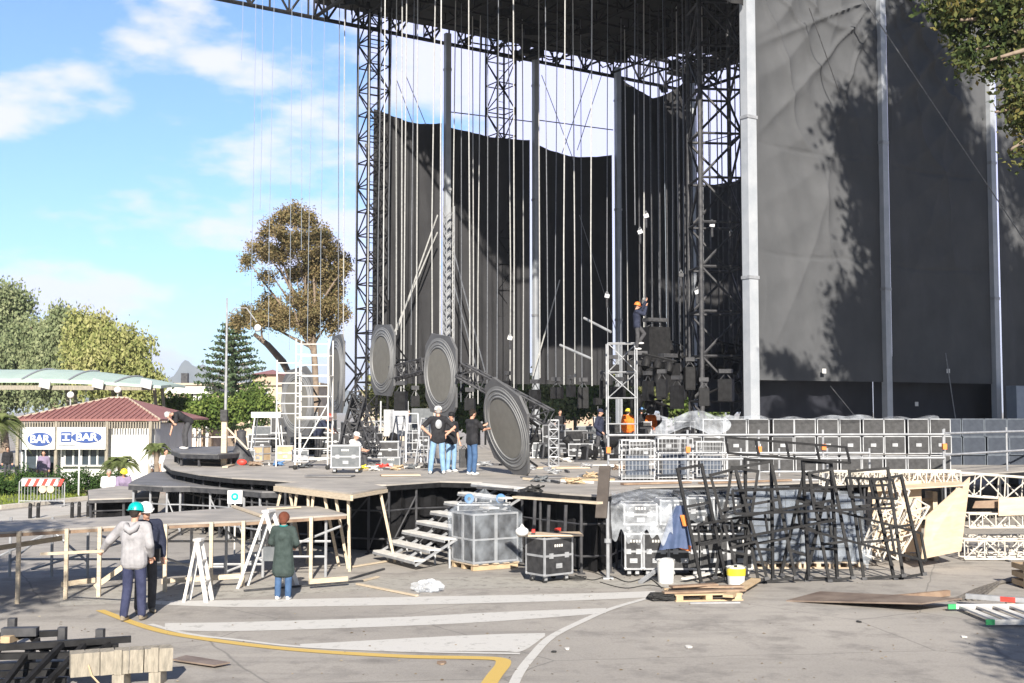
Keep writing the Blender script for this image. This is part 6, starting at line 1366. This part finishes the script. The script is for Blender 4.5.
# ---------------------------------------------------------------- discs
def disc(label, px, py, Y, r, yaw, tilt, lean=0, stand=None):
    plate = True
    c = at(px, py, Y); t = thing('round_panel', label, 'round panel', c, 0, 'large round grey panels curving across the stage'); E = Matrix.Rotation(yaw, 4, 'Z')@Matrix.Rotation(lean, 4, 'X')@Matrix.Rotation(tilt, 4, 'Y')@Matrix.Rotation(math.pi/2, 4, 'X'); t.rotation_euler = E.to_euler(); t.matrix_basis = Matrix.Translation(c)@E
    n = 40
    if plate:
        a = r*1.08; MB().prism([(-a*.55, -a), (a*.6, -a), (a*.86, -a*.7), (a*.86, a*.72), (a*.55, a), (-a*.5, a), (-a*.86, a*.66), (-a*.86, -a*.66)], -.07, .0).build('back_plate', M['discp'], t)
    MB().lathe([(r*.72, .003), (r*.72, .02), (r*.8, .022), (r*.81, .04), (r*.83, .04), (r*.84, .022), (r*.9, .022), (r*.91, .04), (r*.93, .04), (r*.94, .022), (r, .02), (r, .003)], n=n).build('outer_ring', M['ringg'], t, smooth=True, angle=30)
    MB().lathe([(r*.73, .012), (r*.74, .05), (r*.76, .05), (r*.79, .012)], n=n).build('inner_ring', M['ringg'], t, smooth=True, angle=30)
    MB().lathe([(.001, .03), (r*.5, .03), (r*.715, .025), (r*.715, .013), (.001, .013)], n=n).build('grille', M['grille'], t, smooth=True, angle=40)
    m = MB()
    for x in (-.55, .55):
        m.bar((x*r, -r*.9, -.12), (x*r, r*.9, -.12), .07); m.bar((x*r, -r*.8, -.14), (x*r*.6, 0, -.75), .05); m.bar((x*r, r*.6, -.14), (x*r*.6, 0, -.75), .05)
    m.bar((-.55*r, .5*r, -.12), (.55*r, .5*r, -.12), .06); m.bar((-.55*r, -.5*r, -.12), (.55*r, -.5*r, -.12), .06); m.bar((-.35*r, 0, -.75), (.35*r, 0, -.75), .06)
    m.build('back_frame', M['black'], t)
    if stand:
        m = MB()
        for x in (-.4, .4): m.bar((x, -r*.6, -.2), (x, -r*1.05, -.7), .06)
        m.build('foot_bracket', M['black'], t)
    return t
YW = R(-52)
disc('large tilted round grey panel standing on its edge at the stage front', 506, 428, 31.5, 1.13, R(-62), R(24), R(15), stand=True)
disc('round grey panel hanging above the man with the white cap', 440, 375, 35.5, 1.1, R(-61), R(8), R(4))
disc('round grey panel hanging right of the left lattice tower', 382, 360, 39.5, 1.08, R(-62), R(3), R(1))
disc('round grey panel half hidden behind the white scaffold', 336, 374, 38, 1.14, R(-70), R(0))
disc('low round grey panel seen through the white scaffold', 297, 402, 44, 1.15, R(-50), R(-6))
for px, py0, py1, Y, l_ in ((440, 338, 120, 35.6, 'left'), (383, 326, 100, 39.6, 'right')):
    p = at(px, py0+1, Y); rope('suspension_chain', {'left': 'pale chain holding up the panel above the man with the white cap', 'right': 'pale chain holding up the panel by the left lattice tower'}[l_], [p, V((p.x, p.y+.0, HR+3))], .022, 'rope', 'chain')
# curved black truss with gear linking the discs
def lumptruss(label, a, b, w, mt='dsteel'):
    A_, B_ = V(a), V(b); L = (B_-A_).length; d = B_-A_; t = truss(label, L, w, (A_+B_)/2, (0, -math.asin(d.z/L), math.atan2(d.y, d.x)), mt, .03, group='dark truss sections on the stage'); return t
lumptruss('dark truss sloping down behind the tilted disc', at(458, 378, 34.5), at(545, 425, 33.5), .42)
lumptruss('dark truss between the second large disc and the left tower disc', at(395, 380, 39), at(428, 372, 37.5), .4)
lumptruss('dark upright truss standing left of the small stage screens', at(366, 398, 38), at(352, 452, 38), .4)
lumptruss('dark truss leaning by the half hidden disc', at(352, 400, 39), at(372, 455, 37.5), .35)
# ---------------------------------------------------------------- white ladder scaffold
Ys = 35; b = S(318, 466); t = thing('ladder_scaffold', 'white aluminium scaffold tower of many rungs standing on the stage', 'scaffold', b); xs = (X(299, Ys), X(331, Ys)); m = MB()
zt = at(315, 340, Ys).z
for x in (xs[0], xs[1]):
    for y in (Ys-.5, Ys+.35): MB().tube((x, y, ZS+.1), (x, y, zt), .022, n=7).build('upright', M['dwhite'], t, True)
z = ZS+.3; k = 0
while z < zt-.05:
    for y in (Ys-.5,): m.tube((xs[0], y, z), (xs[1], y, z), .014, n=5)
    if k % 2 == 0: m.tube((xs[0], Ys+.35, z), (xs[1], Ys+.35, z), .018, n=5)
    if k % 4 == 0:
        for x in xs: m.tube((x, Ys-.5, z), (x, Ys+.35, z), .018, n=5)
    z += .3; k += 1
m.build('rungs', M['dwhite'], t, True); MB().box(((xs[0]+xs[1])/2, Ys-.05, ZS+1.45), (.9, .7, .05)).build('platform_board', M['dwhite'], t, True)
m = MB(); m.tube((xs[0], Ys-.52, ZS+.2), (xs[1], Ys-.52, ZS+1.9), .016, n=5); m.build('brace', M['white'], t, True)
for x in xs: MB().ell((x, Ys-.5, ZS+.07), .07, 10, 6).build('caster', M['rubber'], t, True, True)
x2 = (X(277, 36.5), X(300, 36.5)); t = thing('ladder_scaffold', 'lower white ladder frame left of the scaffold tower', 'scaffold', (x2[0], 36.5, ZS)); m = MB()
for x in x2: MB().tube((x, 36.5, ZS), (x, 36.5, at(280, 360, 36.5).z), .022, n=6).build('upright', M['white'], t, True)
for k in range(6): m.tube((x2[0], 36.5, ZS+1.6+.28*k*1.1), (x2[1], 36.5, ZS+1.6+.28*k*1.1), .016, n=5)
m.build('rungs', M['white'], t, True)
# white table with trestles at left
p = S(267, 458); t = thing('work_table', 'tall white-topped trestle bench left of the scaffold tower', 'table', p); w = 1.0
MB().box(p+V((0, 0, 1.55)), (1.05, .6, .2)).build('table_top', M['white'], t, True)
for a in (-.45, .45):
    for b_ in (-.25, .25): MB().tube(p+V((a*1.25, b_, 0)), p+V((a*.9, b_, 1.45)), .025, n=6).build('leg', M['white'], t, True)
MB().tube(p+V((-.45, -.25, .7)), p+V((.45, -.25, .7)), .02, n=5).build('stretcher', M['white'], t, True)
# step ladders
def stepladder(label, px, py, h, w=.5, z=ZS, rz=0, mt='alu', spread=.45):
    p = G(px, py, z); t = thing('step_ladder', label, 'ladder', p, rz, 'step ladders')
    for a in (-1, 1): MB().bar((a*w/2, -spread, 0), (a*w*.36, 0, h), .035, .07).build('rail', M[mt], t); MB().bar((a*w/2, spread, 0), (a*w*.36, 0, h), .03, .05).build('rear_leg', M[mt], t)
    m = MB(); n = int(h/.27)
    for k in range(1, n): u = k/n; m.box((0, -spread*(1-u), h*u), (w*(1-.28*u), .08, .025))
    m.build('treads', M[mt], t); MB().box((0, 0, h), (w*.75, .14, .04)).build('top_cap', M[mt], t); return t
stepladder('white double step ladder beside the woman in the green coat', 268, 588, 1.42, .45, 0, R(78), 'white', .5)
stepladder('slim A-frame trestle behind the man in the grey sweatshirt', 198, 601, 1.05, .28, 0, R(84), 'dwhite', .2)
stepladder('aluminium step ladder on stage left of the man with the white cap', 412, 462, 1.6, .5, ZS, R(10)); stepladder('second aluminium step ladder on stage nearer the striped cables', 400, 458, 1.5, .45, ZS, R(35)); stepladder('aluminium ladder close behind the man with the white cap', 426, 464, 1.45, .4, ZS, R(-15))
# stage clutter: cases, speakers, coils
case('small black case with metal edges in front of the seated man in white', .8, .5, .62, S(346, 473), R(4), wheels=True, mt='lamg')
case('long black case under the low truss table in mid stage', 1.25, .6, .55, S(380, 462), R(3)); case('red-filled open crate by the step ladders', .6, .4, .3, S(392, 467), R(-8), wheels=False, mt='lamg', split=0)
lc = [(300, 462, .5, .4, 'lamg', 'grey case on stage under the scaffold tower'), (286, 460, .6, .5, 'card', 'cardboard box at the left of the scaffold tower'), (246, 464, .5, .45, 'lamg', 'grey box at the left end of the deck'), (262, 461, .4, .5, 'card', 'brown box beneath the white-topped bench'),
      (545, 458, .9, .55, 'lamg', 'grey case behind the tilted disc'), (575, 452, .7, .6, 'lam', 'black case in mid stage left of the walking crew member'), (668, 455, .6, .6, 'lam', 'black case behind the mesh crates'), (560, 440, 1.0, .8, 'lam', 'tall black case at the back of the stage right of the tilted disc'), (588, 438, .9, .9, 'lamg', 'grey case at the back of the stage near the walking crew member'), (525, 441, 1.0, .8, 'lamg', 'grey case at the back of the stage behind the tilted disc'),
      (690, 440, 1.2, 1.3, 'lam', 'big black case at the foot of the wide lattice tower'), (420, 440, .9, 1.0, 'lamg', 'grey case at the back between the discs'), (368, 446, .8, .9, 'lam', 'black case at the foot of the left lattice tower'), (340, 447, .8, .8, 'lamg', 'grey case behind the seated man in white'), (612, 440, .9, 1.0, 'lam', 'black case behind the orange-vested workers')]
for px, py, w, h, mt, l_ in lc: case(l_, w, .5, h, S(px, max(py, 450)), random.uniform(-.4, .4), mt=mt, wheels=h > .55, simple=False, stencil=False)
def speaker(label, px, py, Y, w, h, z=None, group='dark lamp and speaker boxes hanging at the back of the stage'):
    w *= random.uniform(.5, .8); h *= random.uniform(.5, .85); p = at(px, py+random.uniform(-7, 6), Y); t = thing('hanging_box', label, 'speaker', p, random.uniform(-.9, .9), group); MB().box((0, 0, 0), (w, w*.8, h)).build('cabinet', M['black'], t); MB().box((0, -w*.41, 0), (w*.85, .02, h*.88)).build('grille', M['black'], t)
    m = MB(); m.bar((-w*.4, 0, h/2), (0, 0, h/2+.25), .03); m.bar((w*.4, 0, h/2), (0, 0, h/2+.25), .03); m.build('bracket', M['dsteel'], t); MB().box((0, 0, h/2+.32), (w*.9, w*.5, .16)).build('hoist_motor', M['dsteel'], t); return t
k = 0
for px, py, Y, w, h in ((535, 393, 47, .55, 1.0), (557, 392, 48, .6, .9), (571, 398, 46, .5, .8), (583, 394, 49, .6, 1.1), (603, 390, 48, .5, .9), (618, 388, 50, .8, .8), (634, 395, 47, .5, 1.2), (648, 385, 49, .7, 1.3), (662, 390, 47, .5, 1.1), (677, 393, 48, .6, 1.2), (690, 385, 50, .6, 1.4), (704, 398, 46, .55, 1.2), (401, 408, 46, .6, .9), (415, 402, 47, .5, .8), (470, 408, 45, .6, .8), (508, 392, 49, .5, .8), (655, 350, 52, 1.4, 2.0), (668, 375, 50, 1.2, 1.6), (637, 372, 50, 1.2, .8), (612, 374, 51, 1.0, .5), (726, 392, 47, .8, 1.4)):
    speaker(f'{(["first", "second", "third", "fourth", "fifth", "sixth", "seventh", "eighth", "ninth", "tenth", "eleventh", "twelfth"]+["lower left", "left", "middle", "single", "large upper", "large lower", "wide", "flat", "right"])[k]} dark box {"of the row hanging behind the orange vests" if k < 12 else ("hanging behind the discs" if k < 16 else "high among the ropes by the wide lattice tower")}', px, py, Y, w, h); k += 1
# white square frame tower at 620,350
t = thing('frame_tower', 'pale square frame tower with crossed braces right of the third back pole', 'scaffold', S(622, 448)); Yf = 46
for px in (608, 637):
    for dy in (0, .8): MB().tube((X(px, Yf), Yf+dy, ZS), (X(px, Yf), Yf+dy, at(620, 343, Yf).z), .028, n=6).build('upright', M['galv'], t, True)
for py in (343, 372, 398, 424):
    z = at(620, py, Yf).z
    for dy in (0, .8): MB().tube((X(608, Yf), Yf+dy, z), (X(637, Yf), Yf+dy, z), .025, n=5).build('cross_bar', M['galv'], t, True)
for y0, y1 in ((372, 343), (398, 372)):
    for a, b_ in ((608, 637), (637, 608)): MB().tube((X(a, Yf), Yf+.04*(a > b_), at(0, y0, Yf).z), (X(b_, Yf), Yf+.04*(a > b_), at(0, y1, Yf).z), .02, n=5).build('diagonal_brace', M['galv'], t, True)
# moving lights and small fixtures on the ropes and tower
k = 0
for px, py, Y, l_ in ((646, 216, 50, 'bright white lamp high beside the climbing rigger\'s ropes'), (640, 232, 50, 'white hoist hook lower left of the bright lamp'), (681, 275, 50, 'white hoist on the ropes left of the wide lattice tower'), (607, 296, 52, 'pale hoist on the rope above the third bay'), (644, 302, 49, 'pale hoist on the rope over the rigger'), (510, 338, 52, 'white floodlight above the back tarpaulin between the second and third poles'), (367, 146, 56, 'white lamp high on the left lattice tower'), (712, 225, 49.2, 'pale hoist inside the wide lattice tower'), (731, 235, 49.2, 'small pale hoist at the right of the wide lattice tower'), (697, 292, 49.2, 'pale hoist at the left of the wide lattice tower')):
    p = at(px, py, Y); t = thing('hoist', l_, 'hoist', p); MB().box((0, 0, 0), (.2, .15, .16), 0, Matrix.Rotation(random.uniform(-.4, .4), 3, 'Y')).build('housing', M['white' if k in (0, 5) else ('galv' if k % 2 else 'dsteel')], t); MB().tube((0, 0, -.1), (0, 0, -.5), .05, n=8).build('chain_bag', M['dsteel'], t); MB().path([(-.06, 0, .1), (0, 0, .22), (.06, 0, .1)], .02, 5).build('hook', M['galv'], t); k += 1
for i, (a, b_) in enumerate((((560, 345), (592, 359)), ((584, 318), (611, 332)))):
    tag(MB().tube(at(*a, 47), at(*b_, 46), .05).build('pale_bar', M['galv']), ('lower pale bar slanting among the ropes left of the frame tower', 'upper pale bar slanting among the ropes left of the frame tower')[i], 'bar')
# low table truss on mid stage, grey cloth
t = truss('low pale truss laid across the middle of the stage', 2.4, .3, S(395, 448)+V((0, 0, .9)), (0, 0, R(5)), 'galv', .025, group='pale truss sections on the stage'); truss('long low truss lying at the back behind the walking crew member', 4.5, .4, S(560, 446)+V((.3, 0, .1)), (0, 0, R(8)), 'galv', .025, group='pale truss sections on the stage'); truss('short truss standing on end near the tilted disc', 1.4, .3, S(548, 466)+V((0, 0, .7)), (0, R(90), 0), 'galv', .022, group='pale truss sections on the stage')
t = thing('equipment_rack', 'grey open rack with cloth panels behind the black T-shirts', 'rack', S(405, 452)); p = S(398, 452)
for x in (-.7, 0, .7): MB().box(p+V((x*1.6+.4, 0, 1.1)), (.06, .06, 2.0)).build('post', M['galv'], t, True)
MB().box(p+V((-.1, .05, 1.2)), (1.0, .05, 1.1)).build('cloth_panel', M['galv'], t, True); MB().box(p+V((1.0, .05, 1.3)), (.9, .05, 1.0)).build('cloth_panel', M['lamg'], t, True)
q_ = random.Random(21); k = 0
spots = [(256, 466, 'plyd'), (277, 466, 'bluep'), (305, 468, 'lamg'), (360, 470, 'yellow'), (372, 471, 'dwhite'), (386, 469, 'red'), (398, 470, 'card'), (410, 469, 'lamg'), (428, 468, 'lam'), (486, 466, 'galv'), (530, 470, 'galv'), (552, 474, 'galv'), (566, 462, 'dwhite'), (585, 468, 'galv'), (592, 478, 'card'), (575, 484, 'card'), (540, 482, 'lamg'), (620, 470, 'plyd'), (640, 466, 'lamg'), (536, 492, 'rubber')]
nm = ['brown heap', 'blue-topped tub', 'grey coil', 'bright yellow coil', 'pale rags', 'red cable bundle', 'brown sack', 'grey cable heap', 'black cable heap', 'silver clamp heap', 'silver clamps', 'pale strap heap', 'white clamp heap', 'bright cables', 'brown box pile', 'brown offcuts', 'grey strap heap', 'brown strap', 'grey cable ring', 'black strap heap']
where = ['near the dark tripod on the left deck', 'below the white bench', 'under the scaffold tower', 'right of the small case', 'between the small case and the crate', 'in front of the red-filled crate', 'near the step ladders', 'left of the man in the white cap', 'at the step ladder feet', 'under the tilted disc', 'right of the tilted disc', 'by the stage front right of the disc', 'behind the stage front', 'near the walking crew member', 'on the stage corner', 'at the front edge of the stage', 'above the stairs', 'behind the railing end', 'before the mesh crates', 'above the table-topped case']
for (px, py, mt), a, b_ in zip(spots, nm, where):
    p = S(px, py); m = MB(); r = .15
    for j in range(6):
        ox, oy, rr_ = q_.uniform(-.1, .1), q_.uniform(-.08, .08), r*q_.uniform(.5, 1.2)
        m.path([p+V((ox+rr_*q_.uniform(.85, 1.1)*math.cos(x+j), oy+.8*rr_*math.sin(x+j), .02+.022*j+.02*math.sin(2*x+j))) for x in np.linspace(0, q_.uniform(4, 6.6), 16)], .016, 6)
    tag(m.build('gear_coil', M[mt]), f'{a} {b_}', 'cable')
    for j in range(2):
        pp = p+V((q_.uniform(-.5, .5), q_.uniform(-.3, .5), 0)); L = q_.uniform(.3, .9); an = q_.uniform(0, 3)
        tag(MB().bar(pp+V((0, 0, .03)), pp+V((L*math.cos(an), L*math.sin(an), .05)), .05, .05).build('loose_bar', M[q_.choice(['galv', 'dsteel', 'wood', 'dwhite', 'lam'])]), f'{("short", "small")[j]} loose bar beside the {a} {b_.split(" ")[0]} {" ".join(b_.split(" ")[1:5])}'.replace('  ', ' '), 'bar')
# planks and battens on the right deck edge
for i, (a, b_, mt, l_) in enumerate((((622, 484), (690, 482), 'plyd', 'brown board lying along the deck edge above the milky sheet'), ((700, 483), (790, 480), 'plyd', 'second brown board along the deck edge above the clear film'), ((515, 497), (600, 503), 'wood', 'pale batten on the stage front above the table-topped case'), ((196, 462), (235, 464), 'plyd', 'brown board lying on the left deck'), ((225, 467), (243, 461), 'wood', 'pale batten on the left deck by the timber post'))):
    tag(MB().bar(G(*a, ZS+.03), G(*b_, ZS+.03), .16, .04).build('board', M[mt]), l_, 'board')
# dark tripod with red at left deck
p = S(241, 465); t = thing('covered_stand', 'dark cloth-covered stand with a red base on the left deck', 'stand', p); MB().lathe([(.42, 0), (.36, .25), (.2, .55), (.14, .9), (.16, 1.05), (.05, 1.1)], p, 12).build('cover', M['dsteel'], t, True, True, 60); MB().ell(p+V((.1, -.35, .1)), (.16, .1, .1)).build('red_base', M['red'], t, True, True)

# plywood and boards lying about the deck, dark gear behind the scaffold
for i, (px, py, w_, d_, rz, mt, l_) in enumerate(((560, 468, 1.6, .9, .2, 'ply', 'plywood sheet lying on the stage right of the tilted disc'), (588, 480, 1.3, .7, -.1, 'card', 'brown cardboard sheet lying near the upright dark board'), (545, 478, 1.1, .6, .4, 'deckd', 'dark panel lying on the stage near the front edge'), (520, 458, 1.6, .8, .1, 'dwhite', 'pale panel lying behind the tilted disc'), (400, 476, 1.0, .5, .2, 'ply', 'plywood offcut lying before the step ladders'), (330, 477, 1.2, .5, -.1, 'deckd', 'dark flat panel lying before the scaffold tower'), (600, 466, 1.0, .6, .3, 'dwhite', 'pale sheet lying at the feet of the walking crew member'))):
    p = S(px, py); tag(MB().box(p+V((0, 0, .02+.002*i)), (w_, d_, .03), rz).build('flat_panel', M[mt]), l_, 'panel')
for px, py, w, h, mt, l_ in ((283, 452, 1.0, 1.3, 'lam', 'tall black case seen through the left ladder frame'), (306, 450, .9, 1.5, 'lamg', 'tall grey case seen through the scaffold tower'), (326, 452, .8, 1.2, 'lam', 'tall black case at the right behind the scaffold tower'), (264, 450, .9, .9, 'lamg', 'grey case behind the legs of the white bench'), (352, 450, .9, 1.1, 'lam', 'tall black case behind the seated man in white'), (540, 446, .9, .6, 'lam', 'low black case behind the plywood sheet'), (640, 444, 1.0, 1.1, 'lam', 'tall black case behind the orange vests')):
    case(l_, w, .5, h, S(px, max(py, 450.5)), random.uniform(-.5, .5), mt=mt, stencil=False)
for i, (px, py, L_, an) in enumerate(((294, 455, 1.6, 80), (340, 452, 1.9, 74), (372, 455, 1.7, 100), (448, 452, 1.5, 95), (530, 452, 1.8, 84), (600, 450, 2.0, 92), (660, 452, 2.2, 86))):
    p = S(px, py); e = V((math.cos(R(an)), .2, math.sin(R(an))))*L_; t = thing('light_stand', f'{oi[i]} dark tripod stand from the left at the back of the stage', 'stand', p, 0, 'dark tripod stands on the stage')
    MB().tube(p+V((0, 0, .4)), p+e, .03, n=6).build('mast', M['dsteel'], t, True)
    for a in (0, 2.1, 4.2): MB().tube(p+V((0, 0, .5)), p+V((.4*math.cos(a), .4*math.sin(a), 0)), .02, n=5).build('leg', M['dsteel'], t, True)
    MB().box(p+e+V((0, 0, .12)), (.34, .3, .3), i).build('lamp_head', M['black'], t, True)

rc_ = random.Random(77)
for i in range(14):     # dark rigging gear crowded at the right rear of the stage
    px, py, Y = rc_.uniform(640, 745), rc_.uniform(335, 405), rc_.uniform(49, 55); p = at(px, py, Y); t = thing('hanging_rig', f'{["low", "high", "inner", "outer", "rear", "front", "upper", "lower", "small", "large", "long", "short", "tilted", "level"][i]} black lamp bar in the crowded rigging by the wide lattice tower', 'lamp bar', p, 0, 'black lamp bars at the right rear'); t.rotation_euler = (0, rc_.uniform(-.4, .4), rc_.uniform(-.6, .6)); L = rc_.uniform(1.2, 2.4)
    MB().tube((-L/2, 0, 0), (L/2, 0, 0), .05, n=6).build('bar', M['black'], t)
    for k in range(3): MB().lathe([(.16, -.3), (.2, -.1), (.14, .15), (.05, .2)], (-L/2+L*(k+.5)/3, 0, -.25), 10, Matrix.Rotation(rc_.uniform(-.6, .6), 3, 'X')).build('lamp_head', M['black'], t, smooth=True)
for i in range(16):     # slim chains among them
    px = 640+i*6.6+rc_.uniform(-2, 2); p = V(((px-512)/1200*54, 54, 0)); rope('hoist_chain', f'dark chain {oi[i] if i < 12 else ["thirteenth", "fourteenth", "fifteenth", "sixteenth"][i-12]} from the left in the crowded right rear rigging', [(p.x, 54, HR), (p.x+rc_.uniform(-.05, .05), 54, 3+rc_.random()*3)], .03, 'dsteel', 'hoist chain', 'dark chains at the right rear')
MB().ell((0, .152, 1.28), (.09, .03, .12), 12, 8).build('shirt_print', M['galv'], next(o for o in bpy.data.objects if o.get('label', '').startswith('man in black T-shirt, white cap')))
# gear rows at the middle and rear of the stage
ordn = ['first', 'second', 'third', 'fourth', 'fifth', 'sixth', 'seventh', 'eighth', 'ninth', 'tenth', 'eleventh', 'twelfth', 'thirteenth', 'fourteenth', 'fifteenth', 'sixteenth']
rg = random.Random(99)
for row, (n, x0, x1, y0, lo, hi) in enumerate(((16, 515, 735, 451.5, .5, 1.3), (11, 535, 650, 458, .3, .6), (9, 245, 425, 453, .4, .9))):
    rn = ('rear gear row of the stage', 'middle gear row beside the disc', 'gear row behind the scaffold tower')[row]
    for k in range(n):
        px = x0+(x1-x0)*(k+rg.uniform(.1, .9))/n; p = S(px, y0+rg.uniform(-2, 3)); kind = k % 4
        if kind in (0, 2): case(f'dark wheeled case, {ordn[k]} from the left in the {rn}', rg.uniform(.6, 1.2), .5, rg.uniform(lo, hi), p, rg.uniform(-.6, .6), mt='lam', stencil=False, trim='galv')
        elif kind == 1:
            t = thing('winch_frame', f'framed black winch, {ordn[k]} from the left in the {rn}', 'winch', p, rg.uniform(-.8, .8)); h = rg.uniform(lo, hi)
            for a in (-.35, .35):
                for b_ in (-.25, .25): MB().bar((a, b_, 0), (a*.8, b_, h), .05).build('frame_leg', M['dsteel'], t)
            MB().bar((-.35, 0, h), (.35, 0, h), .07).build('top_bar', M['dsteel'], t); MB().lathe([(.24, -.22), (.24, -.19), (.16, -.18), (.16, .18), (.24, .19), (.24, .22)], (0, 0, h*.5), 14, Matrix.Rotation(math.pi/2, 3, 'Y')).build('drum', M['black'], t, smooth=True); MB().tube((0, 0, h*.5), (0, 0, h), .03).build('cable', M['rubber'], t)
        else:
            t = thing('moving_light', f'black stage lamp, {ordn[k]} from the left in the {rn}', 'stage lamp', p, rg.uniform(-1.5, 1.5)); MB().box((0, 0, .1), (.42, .36, .2)).build('base', M['black'], t)
            for a in (-.2, .2): MB().bar((a, 0, .2), (a*1.05, 0, .62), .06, .14).build('yoke_arm', M['dsteel'], t)
            MB().lathe([(.05, -.24), (.14, -.2), (.15, .05), (.17, .2), (.15, .24)], (0, 0, .58), 14, Matrix.Rotation(rg.uniform(.3, 2.4), 3, 'X')).build('head', M['black'], t, smooth=True); MB().path([(0, .2, .05), (.3, .5, .02), (.7, .4, .02), (1.0, .7, .02)], .02, 5).build('lead', M['rubber'], t)
# ---------------------------------------------------------------- thin air towards the hills
hzm = bpy.data.materials.new('haze'); hzm.use_nodes = True; n_ = hzm.node_tree.nodes; n_.remove(n_['Principled BSDF'])
pv_ = n_.new('ShaderNodeVolumePrincipled'); pv_.inputs['Density'].default_value = .00022; pv_.inputs['Color'].default_value = (.78, .87, 1, 1); hzm.node_tree.links.new(pv_.outputs[0], n_['Material Output'].inputs['Volume'])
tag(MB().box((0, 2000, 99), (8400, 12600, 204)).build('haze', hzm), 'pale air between the stage and the hills', 'haze', kind='stuff')
